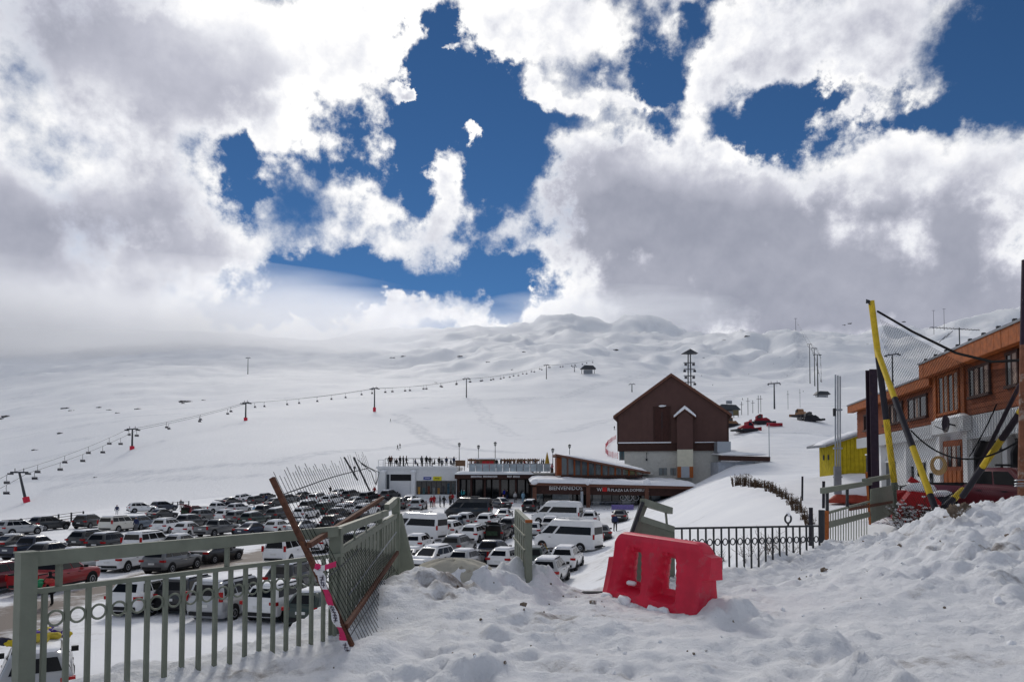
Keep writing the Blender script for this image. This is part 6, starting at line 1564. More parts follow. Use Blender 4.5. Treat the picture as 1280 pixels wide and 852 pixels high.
for kind, col, px, py, hd, lab, sn in CARS:
    if lab is None:
        park(kind, col, px, py - 2, hd, 'small %s %s in the crowded far rows seen through the wire grille' % (DESC[col], CATS[kind]), sn, G_FAR)
    else:
        park(kind, col, px, py - 2, hd, lab, sn)
# cars with their tailgates raised
def open_tail(px, py, head, col, label, py_off=2):
    t = park('suv', col, px, py - py_off, head, label, 0)
    for ch in list(t.children):
        if ch.name.startswith('rear_window'): bpy.data.objects.remove(ch)
    MB().box((-2.262, 0, 1.0), (.03, 1.45, .95)).build('boot_opening', M_DIM, t)
    hz = V(-1.85, 0, 1.60); e = V(-2.95, 0, 1.92)
    tg = MB().hexa([hz + V(0, -.72, 0), e + V(0, -.62, 0), e + V(0, .62, 0), hz + V(0, .72, 0), hz + V(0, -.72, .07), e + V(0, -.62, .08), e + V(0, .62, .08), hz + V(0, .72, .07)]).build('tailgate', PAINT[col], t)
    for sd in (-1, 1): MB().tube([(-2.1, sd * .66, 1.15), (-2.55, sd * .6, 1.78)], .015, 5).build('gas_strut', M_PLASTIC, t)
    MB().box((-2.30, .1, .85), (.12, 1.1, .42)).build('luggage', mat('luggage_dark', (.03, .05, .03), .8, var=.5, scale=4), t)
    return t
open_tail(244, 647, 76, 'maroon', 'dark red car with its tailgate raised in the row by the slope fence')
open_tail(624, 676, 76, 'black', 'black car with its tailgate raised beside a person in pink')
open_tail(289, 640, 60, 'navy', 'navy car with its tailgate raised behind the white pickup')
def ski_gear():
    p = on_ground(46, 870, 17.5)
    t = thing('roof_load', 'yellow and violet ski clothes heaped on the silver suv behind the fence post', 'clothing', p + V(0, 0, 1.66))
    cols = [(.55, .42, .03), (.06, .03, .22), (.62, .60, .60), (.10, .05, .30), (.45, .36, .05), (.03, .03, .05), (.60, .50, .10)]
    rg = random.Random(2)
    for k in range(14):
        c = cols[k % 7]; MB().blob((rg.uniform(-.45, .55), rg.uniform(-.9, .6), rg.uniform(.05, .28)), rg.uniform(.12, .2), k, .3, 2, (1.4, 1, .8)).build('garment', mat('garment_%d' % (k % 7), c, .8, var=.25, scale=5), t, smooth='all')
    p = at(1247, 625, 22.5); p.z = gz(p.x, p.y)
    return p
pp = ski_gear()
rp_ = park('pickup', 'maroon', 1262, 640, -72, 'dark red pickup with roof bar parked by the white garages behind the snow mound', 0, None, 24)
MB().box((.05, 0, 1.84), (.25, 1.1, .07)).build('light_bar', M_PLASTIC, rp_)
for sd in (-.4, .4): MB().box((.05, sd, 1.79), (.06, .05, .08)).build('bar_mount', M_PLASTIC, rp_)
for k in PROTO.values():
    for ch in list(k.children):
        for g in list(ch.children): bpy.data.objects.remove(g)
        bpy.data.objects.remove(ch)
    bpy.data.objects.remove(k)          # the patterns themselves are not part of the place
# ---------------------------------------------------------------- people
def body_mesh(name, J, E, R):
    names = list(J); me = bpy.data.meshes.new(name)
    me.from_pydata([J[n] for n in names], [(names.index(a), names.index(b)) for a, b in E], [])
    ob = bpy.data.objects.new(name, me); COL.objects.link(ob)
    sk = ob.modifiers.new('skin', 'SKIN'); sk.use_smooth_shade = True
    for i, n in enumerate(names):
        d = me.skin_vertices[0].data[i]; r = R[n]; d.radius = r if isinstance(r, tuple) else (r, r); d.use_root = (n == 'pelvis')
    ss = ob.modifiers.new('sub', 'SUBSURF'); ss.levels = 1; ss.render_levels = 1
    bpy.context.view_layer.update()
    m = bpy.data.meshes.new_from_object(ob.evaluated_get(bpy.context.evaluated_depsgraph_get()))
    bpy.data.objects.remove(ob); return m
ED = [('pelvis', 'belly'), ('belly', 'chest'), ('chest', 'neck'), ('neck', 'jaw'), ('jaw', 'brow'), ('brow', 'crown'), ('pelvis', 'lhip'), ('lhip', 'lknee'), ('lknee', 'lankle'), ('lankle', 'ltoe'), ('pelvis', 'rhip'), ('rhip', 'rknee'), ('rknee', 'rankle'), ('rankle', 'rtoe'),
      ('chest', 'lsho'), ('lsho', 'lelb'), ('lelb', 'lwri'), ('lwri', 'lhand'), ('chest', 'rsho'), ('rsho', 'relb'), ('relb', 'rwri'), ('rwri', 'rhand')]
RD = dict(pelvis=(.155, .125), belly=(.165, .13), chest=(.18, .13), neck=.065, jaw=.085, brow=.10, crown=.075, lhip=.10, rhip=.10, lknee=.075, rknee=.075, lankle=.062, rankle=.062, ltoe=.05, rtoe=.05, lsho=.08, rsho=.08, lelb=.062, relb=.062, lwri=.048, rwri=.048, lhand=.042, rhand=.042)
def pose(kind):
    J = dict(pelvis=(0, 0, .93), belly=(0, 0, 1.10), chest=(0, .01, 1.34), neck=(0, .01, 1.50), jaw=(0, -.02, 1.58), brow=(0, -.01, 1.67), crown=(0, .01, 1.74), lhip=(.10, 0, .86), rhip=(-.10, 0, .86), lknee=(.12, -.02, .48), rknee=(-.12, -.02, .48), lankle=(.13, .02, .09), rankle=(-.13, .02, .09), ltoe=(.15, -.15, .05), rtoe=(-.15, -.15, .05),
             lsho=(.20, .01, 1.40), rsho=(-.20, .01, 1.40), lelb=(.27, .03, 1.13), relb=(-.27, .03, 1.13), lwri=(.27, -.07, .91), rwri=(-.27, -.07, .91), lhand=(.26, -.11, .83), rhand=(-.26, -.11, .83))
    if kind == 'walk':
        J.update(lknee=(.11, -.16, .50), lankle=(.11, -.22, .11), ltoe=(.12, -.38, .08), rknee=(-.11, .06, .48), rankle=(-.11, .27, .13), rtoe=(-.11, .14, .05), lelb=(.27, .14, 1.14), lwri=(.26, .16, .92), lhand=(.26, .13, .84), relb=(-.27, -.08, 1.14), rwri=(-.24, -.26, .98), rhand=(-.22, -.33, .95))
    if kind == 'sit':
        for k in J: J[k] = (J[k][0], J[k][1], J[k][2] - .42)
        J.update(lknee=(.13, -.42, .50), rknee=(-.13, -.42, .50), lankle=(.14, -.42, .09), rankle=(-.14, -.42, .09), ltoe=(.15, -.58, .05), rtoe=(-.15, -.58, .05), lwri=(.2, -.24, .62), rwri=(-.2, -.24, .62), lhand=(.17, -.32, .6), rhand=(-.17, -.32, .6))
    if kind == 'carry':
        J.update(lelb=(.33, -.08, 1.16), lwri=(.26, -.32, 1.20), lhand=(.22, -.38, 1.22), relb=(-.33, -.08, 1.16), rwri=(-.26, -.32, 1.20), rhand=(-.22, -.38, 1.22), lknee=(.11, -.10, .49), lankle=(.11, -.14, .10), ltoe=(.12, -.3, .07))
    return J
M_SKIN = mat('skin', (.45, .27, .20), .6, var=.08)
POSE = {}
for k in ('stand', 'walk', 'sit', 'carry'):
    J = pose(k); m = body_mesh('body_' + k, J, ED, RD); cut = J['pelvis'][2] + .02; head = J['neck'][2] + .03
    for mn in range(5): m.materials.append(M_SKIN)
    for p in m.polygons:
        c = p.center; d_h = min((Vector(J[h]) - c).length for h in ('lhand', 'rhand'))
        if c.z > J['brow'][2] - .01 or (c.z > head and c.y > J['jaw'][1] + .03): i = 2
        elif c.z > head: i = 3
        elif d_h < .075: i = 4
        elif c.z < .17 : i = 4
        elif k == 'sit' and (c.z < .58 and (c.y < -.16 or c.z < .50)): i = 1
        elif k != 'sit' and c.z < cut and abs(c.x) < .24: i = 1
        else: i = 0
        p.material_index = i
    m.shade_smooth(); POSE[k] = m
CLOTH = {}
def cloth(c):
    key = 'cloth_%02d%02d%02d' % tuple(int(v * 99) for v in c)
    return mat(key, c, .85, var=.15, scale=6)
BK, NV, RD_, TE, PK, WH, LB, MU, GY, BR = (.012, .012, .014), (.02, .03, .08), (.30, .02, .025), (.04, .30, .32), (.55, .22, .25), (.6, .6, .6), (.25, .42, .55), (.36, .27, .02), (.10, .10, .11), (.12, .05, .03)
def person(p, turn, pz_, jacket, trousers, hat, label, group=None, h=1.0):
    t = thing('person', label, 'person', p, rad(turn), group); t.scale = (h, h, h)
    b = link('body', POSE[pz_], t)
    for i, c in enumerate((jacket, trousers, hat, None, BK)):
        b.material_slots[i].link = 'OBJECT'; b.material_slots[i].material = M_SKIN if c is None else cloth(c)
    return t
def pg(px, py, **k): return on_ground(px, py, 20)
person(pg(769, 664), 10, 'stand', NV, BK, BK, 'person in dark navy clothes standing beside the lone black sedan', h=1.05)
p = person(pg(62, 757), 250, 'carry', BK, BK, BK, 'person in black carrying a red and green jumble beside the red pickup')
bl = thing('clothes_bundle', 'red and green bundle of ski clothes carried by the person near the red pickup', 'clothing', pg(62, 757) + V(0, 0, .95))
for k in range(9):
    rg = random.Random(k); MB().blob((rg.uniform(-.55, .45), -.25 + rg.uniform(-.25, .2), rg.uniform(-.05, .4)), rg.uniform(.13, .2), k, .3, 2, (1.3, 1, .8)).build('garment', mat('bundle_%d' % (k % 3), [(.45, .03, .04), (.03, .22, .10), (.40, .06, .05)][k % 3], .85, var=.2, scale=5), bl, smooth='all')
PPL = [(539, 634, 20, 'stand', RD_, BK, BK, 'person in a red jacket at the left of the red pair before the shop'), (542.5, 633, 200, 'stand', RD_, RD_, RD_, 'person all in red before the shop window'), (550, 633, 90, 'stand', BK, BK, BK, 'person in black waiting beside the red pair'),
       (555, 634, 160, 'walk', BK, GY, BK, 'person in black jacket and grey trousers walking past the shop window'), (562.5, 631, 60, 'stand', BR, BK, BK, 'person in a brown jacket before the dark pillar'), (565.5, 630, 200, 'walk', RD_, BK, BK, 'person in a red jacket walking by the dark pillar'),
       (574, 626, 120, 'stand', BK, BK, BK, 'person in black at the start of the dark shop front'), (577, 625, 100, 'stand', TE, NV, TE, 'person in a teal jacket and navy trousers beside the black van'), (580, 625, 250, 'stand', TE, BK, WH, 'person in a teal jacket and pale hat beside the black van'),
       (629, 632.5, 80, 'walk', PK, PK, PK, 'person in a pink ski suit walking behind the black van'), (644, 628, 30, 'stand', WH, GY, WH, 'person in white standing before the dark shop front'), (654, 628, 0, 'stand', LB, LB, LB, 'person in a pale blue ski suit before the dark shop front'),
       (634, 625, 40, 'stand', BK, NV, BK, 'person in black and navy in the shade of the shop front'), (630, 624, 300, 'stand', (.03, .04, .5), BK, BK, 'person in a bright blue jacket under the dark canopy'), (613.5, 674, 340, 'stand', PK, BK, PK, 'person in a pink coat at the raised tailgate of the black car'),
       (681, 709, 300, 'stand', MU, BK, BR, 'person in a mustard jacket between the green suv and the white suv'), (676, 709, 100, 'stand', BK, BK, BR, 'person in black beside the person in mustard'),
       (468, 620, 30, 'stand', RD_, BK, BR, 'person in red at the left corner of the white wing'), (474, 620, 200, 'stand', NV, TE, BK, 'person in navy and teal at the left corner of the white wing'), (478, 621, 100, 'stand', NV, BK, BK, 'person in navy beside the white wing wall'),
       (333, 629, 60, 'stand', NV, BK, NV, 'person in dark blue standing behind the far cars by the slope'), (317.5, 646, 20, 'stand', LB, BK, BK, 'person in pale blue beside the charcoal pickup'), (146, 645, 20, 'stand', NV, WH, NV, 'person in navy behind the large off white suv'),
       (170, 665, 0, 'stand', NV, GY, BK, 'person in navy at the back of the blue grey suv'), (413, 618, 40, 'stand', BK, BK, BK, 'person in black on the snow behind the far minibus'), (226, 636, 10, 'stand', GY, BK, BK, 'person in grey at the slope fence near the raised tailgate car')]
for px, py, tn, ps, a, b, c, lab in PPL: person(pg(px, py), tn, ps, a, b, c, lab)
zt = pz(585.5, 122) + .40
for i, (px, a, ps) in enumerate(((486.6, BK, 'stand'), (489, BR, 'stand'), (495.5, BK, 'sit'), (500, BK, 'stand'), (504, BK, 'stand'), (508, BK, 'walk'), (519, NV, 'sit'), (527, GY, 'stand'), (533, BK, 'stand'))):
    lab = {495.5: 'person in black sitting at the terrace rail of the white wing', 519: 'person in navy sitting on the white wing terrace', 527: 'person in grey at the terrace rail above the blue sign', 489: 'person in brown at the terrace corner above the white wing', 508: 'person in black walking along the white wing terrace'}.get(px)
    person((px_(px, 122.9), 122.9, zt + .0), 20 * i, ps, a, BK, BK, lab or 'person in black standing at the terrace rail of the white wing', None if lab else 'people at the white wing terrace rail', 1.05)
zt = pz(590.5, 117)
for i, (px, a, ps, Y, lab) in enumerate(((646.5, NV, 'stand', 120.2, 'tall person in navy standing on the terrace by the wooden chairs'), (657.5, BK, 'stand', 120.2, 'person in black standing on the terrace between the seated pair'), (652.5, BK, 'sit', 119.7, 'person in black sitting at the terrace glass rail'), (664.5, GY, 'sit', 119.7, 'person in grey sitting on a brown box at the terrace rail'),
        (668, BK, 'stand', 127, 'person in black at the back of the terrace near the parasol'), (671.5, BR, 'stand', 127, 'person in brown at the back of the terrace near the parasol'), (675, NV, 'stand', 127.5, 'person in navy at the back of the terrace near the parasol'), (614, BK, 'stand', 128, 'person in black behind the red kiosk'), (690, PK, 'sit', 119.6, 'person in pink sitting below the folded parasol'))):
    person((px_(px, Y), Y, zt + (.25 if ps == 'sit' else .02)), 40 * i, ps, a, BK, BK, lab)
rg = random.Random(77)
for i in range(22):
    px = 588 + i * 4.6 + rg.uniform(-1.5, 1.5); Y = 126 + rg.uniform(0, 4)
    person((px_(px, Y), Y, pz(585, Y)), rg.uniform(0, 360), rg.choice(('stand', 'stand', 'walk')), rg.choice((BK, NV, BK, GY, BR, RD_)), BK, rg.choice((BK, NV, WH)), 'small figure in winter clothes in the crowd at the back of the roof terrace', 'crowd on the roof terrace')
for i in range(7):
    px = 537 + i * 5.0; person((px_(px, 124), 124.5 + (i % 3), pz(585.5, 122) + .4), rg.uniform(0, 360), 'sit' if i % 2 else 'stand', rg.choice((BK, NV, GY)), BK, BK, 'small dark figure resting on the white wing terrace near the notice stand', 'people resting on the white wing terrace')
for px in (652.5, 664.5, 690):
    b = MB((0, 0, 0)); b.box((0, 0, .33), (.5, .5, .64)); 
    s = b.build('terrace_stool', M_WOODW); s.location = (px_(px, 119.7), 119.85, zt + .0); tag(s, {652.5: 'brown box seat under the person in black on the terrace', 664.5: 'brown box seat under the person in grey on the terrace', 690: 'brown box seat under the person in pink on the terrace'}[px], 'stool')
for i, (px, py) in enumerate(((443, 590), (497, 562), (500, 560), (768, 537), (488, 527), (891, 482), (928, 500), (967, 455), (975, 447), (984, 470), (936, 468), (877, 470), (950, 448), (1004, 490))):
    q = on_ground(px, py, 150, 1500); s = thing('skier', 'x', 'person', q, i * 1.1)
    s['label'] = 'small dark skier on the open ski slope above the buildings'; s['group'] = 'skiers on the slopes'; s.name = 'person'
    b = link('body', POSE['walk'], s)
    for j, c in enumerate((BK, BK, BK, None, BK)): b.material_slots[j].link = 'OBJECT'; b.material_slots[j].material = M_SKIN if c is None else cloth(c)
    for sd in (-.12, .12): MB().box((sd, -.1, .02), (.09, 1.7, .03)).build('ski', M_DARK, s)

# ---------------------------------------------------------------- guard rail at the edge of the car park
def guard_rail():
    pxs = [(-40, 668), (-8, 664.5), (10, 662), (26, 660), (42, 658), (57, 656), (73, 653.5), (89, 651), (104, 649)]
    pts = [on_ground(px, py, 40, 170) for px, py in pxs]
    o = pts[0]; t = thing('guard_rail', 'long dark three bar guard rail along the car park edge below the slope', 'railing', o)
    for q in pts[1:]: MB(o).box(q + V(0, 0, .55), (.16, .16, 1.3)).build('post', M_IRON, t)
    for h in (.40, .75, 1.10):
        for a, b in zip(pts[:-1], pts[1:]): MB(o).bar(a + V(0, -.1, h), b + V(0, -.1, h), .05, .07).build('bar', M_IRON, t)
    pts = [on_ground(px, py, 60, 200) for px, py in ((186, 639), (196, 637), (206, 635.5), (216, 634.5), (222, 634), (229, 633.5), (236, 633))]
    o = pts[0]; t = thing('guard_rail', 'short dark railing behind the cars beside the raised tailgate car', 'railing', o)
    for q in pts[1:]: MB(o).box(q + V(0, 0, .5), (.15, .15, 1.2)).build('post', M_IRON, t)
    for h in (.5, 1.0):
        for a, b in zip(pts[:-1], pts[1:]): MB(o).bar(a + V(0, -.1, h), b + V(0, -.1, h), .05, .07).build('bar', M_IRON, t)
guard_rail()

# ---------------------------------------------------------------- chairlifts
M_TOWER = mat('tower_steel', (.055, .058, .065), .6, var=.2, scale=2)
M_PAD = mat('red_pad', (.60, .03, .06), .7, var=.1)
M_ROCK = mat('dark_rock', (.055, .05, .05), .95, var=.4, scale=.4, bump=.8, bscale=3, col2=(.7, .7, .72), cscale=.5, thresh=.55)
def tower(px, py, top, Y, dirx, label, pad=True, lean=0, arm=2.4, r=.45, group='lift towers on the slope'):
    q = at(px, py, Y); q.z = gz(q.x, q.y) - .3; h = at(px, top, Y).z - q.z
    t = thing('lift_tower', label, 'lift tower', q, math.atan2(dirx[1], dirx[0]), group)
    tip = V(0, 0, h); ln = V(lean, 0, 0)
    R_ = Matrix.Rotation(-math.atan2(dirx[1], dirx[0]), 3, 'Z'); tip = tip + R_ @ ln
    MB().tube([(0, 0, -1), tip], r, 10, r * .65).build('mast', M_TOWER, t, smooth=True)
    if pad: MB().tube([tip * -.02, tip * .2], r * 2.0, 12).build('safety_pad', M_PAD, t, smooth=True)
    MB().bar(tip + V(0, -arm, 0), tip + V(0, arm, 0), .5, .45).build('crossarm', M_TOWER, t)
    for s in (-arm, arm):
        MB().box(tip + V(0, s, -.45), (3.0, .25, .5)).build('sheave_train', M_TOWER, t)
    MB().bar(tip + V(0, -arm * .5, .0), tip + V(0, -arm * .5, 1.2), .15, .15).build('lift_frame', M_TOWER, t); MB().bar(tip + V(0, arm * .5, .0), tip + V(0, arm * .5, 1.2), .15, .15).build('lift_frame', M_TOWER, t)
    d = V(dirx[0], dirx[1], 0).normalized(); n = V(-d.y, d.x, 0); top_w = q + V(0, 0, tip.z) + ln
    return top_w - n * arm + V(0, 0, -.2), top_w + n * arm + V(0, 0, -.2)
CHAIR = None
def hang_chair(p, rot, label, group):
    global CHAIR
    if CHAIR is None:
        c = thing('lift_chair', label, 'chairlift chair', p, rot, group); CHAIR = c
        MB().tube([(0, 0, 0), (0, .25, -.8), (0, .1, -1.9)], .07, 5).build('hanger', M_TOWER, c)
        fr = MB(); fr.tube([(-.75, 0, -2.6), (-.75, 0, -1.85), (.75, 0, -1.85), (.75, 0, -2.6)], .06, 5); fr.build('bail', M_TOWER, c)
        MB().box((0, -.22, -2.62), (1.6, .55, .12)).build('seat', M_BLK, c); MB().box((0, .1, -2.25), (1.6, .10, .55)).build('backrest', M_BLK, c)
    else:
        c = copy_tree(CHAIR); c.location = p; c.rotation_euler.z = rot; tag(c, label, None, group)
    return c
def left_lift():
    T = [(-110, 700, 655, 168, 0), (34, 632, 590, 214, -2.6), (165, 563, 536, 300, 0), (307, 527, 503, 360, 0), (468, 517, 485, 420, 0), (583, 497, 473, 520, 0), (683, 467, 456, 700, 0), (740, 458, 450, 780, 0)]
    P = [at(a, b, c) for a, b, _, c, _ in T]; lab = ['leaning lift tower with red pad nearest the guard rail', 'lift tower with red pad second from the leaning tower', 'lift tower with red pad third from the leaning tower', 'tall lift tower with red pad fourth from the leaning tower', 'lift tower in the middle of the slope above the roof terrace', 'small lift tower next to the upper lift station']
    ends = []
    for i, (px, py, tp, Y, ln) in enumerate(T):
        d = (P[min(i + 1, len(P) - 1)] - P[max(i - 1, 0)]); 
        if i in (0, len(T) - 1):
            q = at(px, tp, Y); n = V(-d.y, d.x, 0).normalized(); ends.append((q - n * 2.4, q + n * 2.4))
        else: ends.append(tower(px, py, tp, Y, (d.x, d.y), lab[i - 1], i < 5, ln))
    o = P[1]; cb = thing('lift_cable', 'pair of thin haul cables strung along the left chairlift', 'cable', o)
    for s in (0, 1):
        pts = []
        for (a, b) in zip(ends[:-1], ends[1:]):
            L = (b[s] - a[s]).length
            for k in range(10): u = k / 10; pts.append(sub(a[s], b[s], u) - V(0, 0, L * .012 * 4 * u * (1 - u)))
        pts.append(ends[-1][s]); MB(o).tube(pts, .06, 4).build('haul_rope', M_TOWER, cb)
        step = 13.0 if s == 0 else 14.5; acc = 5.0 + s * 6
        for a, b in zip(pts[:-1], pts[1:]):
            L = (b - a).length
            while acc < L:
                q = sub(a, b, acc / L); d = b - a
                if -30 < 640 + F * q.x / q.y < 760 and q.y < 800: hang_chair(q, math.atan2(d.y, d.x) + 1.57, 'dark chair hanging on the left chairlift cable', 'chairs of the left chairlift')
                acc += step * (1 + q.y / 900)
            acc -= L
left_lift()
def station(px, py, Y, w, h, label, roof=True):
    q = at(px, py, Y); q.z = gz(q.x, q.y) - .5
    t = thing('lift_station', label, 'lift station', q)
    MB().box((0, 0, h * .25), (w * .55, 5, h * .5)).build('base', M_ROOFG, t)
    for s in (-1, 1): MB().tube([(s * w * .4, 0, 0), (s * w * .4, 0, h * .7)], .3, 8).build('leg', M_TOWER, t)
    MB().prism([(-w / 2, -4, h * .62), (w / 2, -4, h * .62), (w * .3, -4, h), (-w * .25, -4, h * 1.05)], (0, 8, 0)).build('roof', M_TOWER, t)
station(735, 462, 780, 17, 9, 'dark upper station of the left chairlift'); station(1027, 485, 640, 13, 7, 'dark roofed lift station on the right hand piste')
station(906, 508, 255, 9, 4.5, 'low dark shelter with a broad flat roof behind the house')
def right_lift():
    T = [(1022, 466, 443, 620, 'lift tower lowest of the three above the dark roofed station'), (1018, 450, 435, 800, 'lift tower in the middle of the three above the dark roofed station'), (1012, 442, 430, 950, 'lift tower highest of the three above the dark roofed station')]
    e = []
    for px, py, tp, Y, lab in T: e.append(tower(px, py, tp, Y, (-.2, 1), lab, False, 0, 3.0, .6, 'towers of the right chairlift'))
    tower(968, 505, 479, 330, (.5, 1), 'T shaped drag lift tower behind the snow groomers', False, 0, 2.6, .4, 'towers of the drag lift')
    tower(1116, 480, 443, 330, (.8, .6), 'lift tower seen through the net beside the tall striped pole', False, 0, 3.0, .45, 'towers of the drag lift')
    for px, py, tp, Y, lab in ((995, 430, 398, 1450, 'slim mast on the snowy ridge above the right piste'), (1167, 396, 388, 1600, 'small lift pylon on the skyline left of its pair'), (1180, 394, 386, 1600, 'small lift pylon on the skyline right of its pair'), (310, 455, 447, 900, 'tiny drag lift pylon on the cloudy upper slope'), (790, 492, 480, 600, 'slim pylon beside the gabled house roof'), (718, 468, 458, 820, 'slim pylon next to the upper lift station roof')):
        tower(px, py, tp, Y, (.2, 1), lab, False, 0, 2.5, .5, 'far pylons')
    o = at(1022, 466, 620); cb = thing('lift_cable', 'haul cables of the right chairlift above the dark roofed station', 'cable', o)
    for s in (0, 1):
        pts = [at(1027, 478, 600)] + [q[s] for q in e] + [at(996, 402, 1500)]; MB(o).tube(pts, .10, 4).build('haul_rope', M_TOWER, cb)
        for k in range(14):
            u = (k + .5) / 14 * (len(pts) - 1); i = int(u); q = sub(pts[i], pts[i + 1], u - i); hang_chair(q, 1.3, 'dark chair hanging on the right chairlift cable', 'chairs of the right chairlift')
    # the tower hung with chairs behind the gable
    q = at(862, 490, 330); q.z = gz(q.x, q.y) - 1; h = at(862, 441, 330).z - q.z
    t = thing('lift_tower', 'tall dark lift tower with a little roof crowded with chairs behind the gable', 'lift tower', q)
    for s in (-1, 1): MB().tube([(s * .8, 0, 0), (s * .5, 0, h)], .28, 8).build('mast', M_TOWER, t)
    for k in range(7):
        z = h * (.25 + .1 * k); MB().bar((-2.6, 0, z), (2.6, 0, z), .35, .35).build('crossarm', M_TOWER, t)
        for s in (-1, 1): MB().box((s * (1.8 + .5 * (k % 2)), -.5, z - .9), (1.1, .7, .9)).build('hung_chair', M_BLK, t); MB().bar((s * (1.8 + .5 * (k % 2)), -.5, z), (s * (1.8 + .5 * (k % 2)), -.5, z - .5), .12, .12).build('hanger', M_TOWER, t)
    MB().prism([(-3.6, -2, h - .4), (3.6, -2, h - .4), (0, -2, h + 1.6)], (0, 4, 0)).build('roof', M_TOWER, t)
right_lift()

# ---------------------------------------------------------------- snow groomers and small things on the piste
GROOM = None
def groomer(px, py, Y, rot, col, label):
    q = at(px, py, Y); q.z = gz(q.x, q.y)
    t = thing('snow_groomer', label, 'snow groomer', q, rad(rot), 'snow groomers parked on the piste'); t.scale = (.82, .82, .82)
    for s in (-1, 1):
        pr = [(-2.4, .25), (-2.0, .0), (2.0, .0), (2.5, .35), (2.3, .85), (-2.1, .85), (-2.5, .6)]
        tr = MB(); tr.prism([(x, s * 1.55 - .55, z) for x, z in pr], (0, 1.1, 0)); tr = tr.build('track', M_BLK, t)
        for k in range(5): MB().tube([(-1.7 + k * .85, s * 1.55 + s * .55, .42), (-1.7 + k * .85, s * 1.55 + s * .60, .42)], .30, 10).build('road_wheel', M_DARK, tr)
    MB().rings([[(x, -w, z0), (x, w, z0), (x, w * .9, z1), (x, -w * .9, z1)] for x, w, z0, z1 in ((-2.3, 1.0, .6, 1.2), (-1.2, 1.2, .5, 1.9), (.2, 1.2, .5, 1.7), (2.0, 1.1, .6, 1.3))]).build('hull', col, t)
    cb = MB().rings([[(x, -w, z0), (x, w, z0), (x, w * .85, z1), (x, -w * .85, z1)] for x, w, z0, z1 in ((-.2, 1.1, 1.5, 2.8), (.6, 1.15, 1.4, 3.0), (1.7, 1.1, 1.3, 2.3))]).build('cab', col, t)
    MB().prism([(.1, -1.18, 1.8), (1.45, -1.18, 1.75), (1.1, -1.05, 2.5), (.3, -1.03, 2.75)], (0, 2.36, 0)).build('cab_glass', M_GLASS, cb)
    MB().box((3.3, 0, .75), (.25, 4.6, 1.1)).build('blade', col, t)
    for s in (-.9, .9): MB().bar((2.0, s, .7), (3.2, s, .7), .2, .2).build('blade_arm', M_DARK, t)
    MB().box((-3.3, 0, .45), (1.0, 4.4, .55)).build('tiller', M_DARK, t); MB().bar((-2.3, 0, .9), (-3.2, 0, .6), .4, .3).build('tiller_arm', M_DARK, t)
    return t
red_g, org_g = mat('groomer_red', (.30, .012, .025), .5, var=.25, scale=1.2, col2=(.06, .02, .02), cscale=1.0, thresh=.56), mat('groomer_ochre', (.28, .15, .08), .6, var=.3)
groomer(952, 525, 178, 170, red_g, 'red snow groomer with its cab tilted in the middle of the parked machines'); groomer(933, 531, 168, 10, red_g, 'red snow groomer with a lowered blade next to the gabled house')
groomer(913, 523, 185, 200, org_g, 'ochre snow groomer behind the low red machine'); groomer(1013, 521, 185, 175, M_DARK, 'black snow groomer at the far right of the parked machines'); groomer(1001, 518, 200, 100, org_g, 'ochre snow groomer behind the black machine')
bl_ = at(968, 530, 172); bl_.z = gz(bl_.x, bl_.y)
t = thing('plough_blade', 'red plough blade lying on the snow before the red groomers', 'blade', bl_, .2); MB().rings([[(x, -.25, 0), (x, .25, .1), (x, .1, .9), (x, -.3, .8)] for x in (-2, -1, 1, 2)]).build('blade', red_g, t); MB().box((0, .6, .3), (.3, 1, .2)).build('hitch', M_DARK, t)
for px, py, Y, w, h, lab, m in ((910, 516, 225, 1.6, 2.2, 'grey blank board standing beside the olive board', M_ROOFG), (920, 517, 225, 1.7, 2.4, 'olive blank board standing beside the grey board', mat('olive_board', (.13, .11, .06), .8)), (911, 482, 420, 3.0, 2.4, 'small grey hut on the piste above the flat roofed shelter', M_ROOFG), (895, 512, 240, 2.2, 2.6, 'dark hut at the left of the flat roofed shelter', M_DARK)):
    q = at(px, py, Y); q.z = gz(q.x, q.y); t = thing('piste_hut' if w > 2 else 'piste_board', lab, 'hut' if w > 2 else 'board', q)
    MB().box((0, 0, h * .62), (w, .2 if w < 2 else 2, h * .7)).build('panel' if w < 2 else 'wall', m, t)
    for s in (-1, 1): MB().box((s * w * .4, 0, h * .15), (.15, .15, h * .5)).build('leg', M_DARK, t)
    if w > 2: MB().box((0, 0, h), (w + .6, 2.6, .2)).build('roof', M_SNOW, t)
for px, py, tp, Y in ((935, 514, 497, 230), (948, 512, 494, 240), (951, 508, 494, 250), (941, 510, 500, 250), (927, 512, 502, 240), (985, 504, 488, 330), (1000, 498, 486, 380)):
    q = at(px, py, Y); q.z = gz(q.x, q.y); h = at(px, tp, Y).z - q.z; t = thing('snow_lance', 'slim grey snow lance pole standing among the groomers and huts', 'pole', q, 0, 'snow lance poles'); MB().tube([(0, 0, -.3), (0, 0, h)], .09, 6).build('pole', M_TOWER, t); MB().box((0, 0, h * .8), (1.2, .12, .12)).build('head', M_TOWER, t)
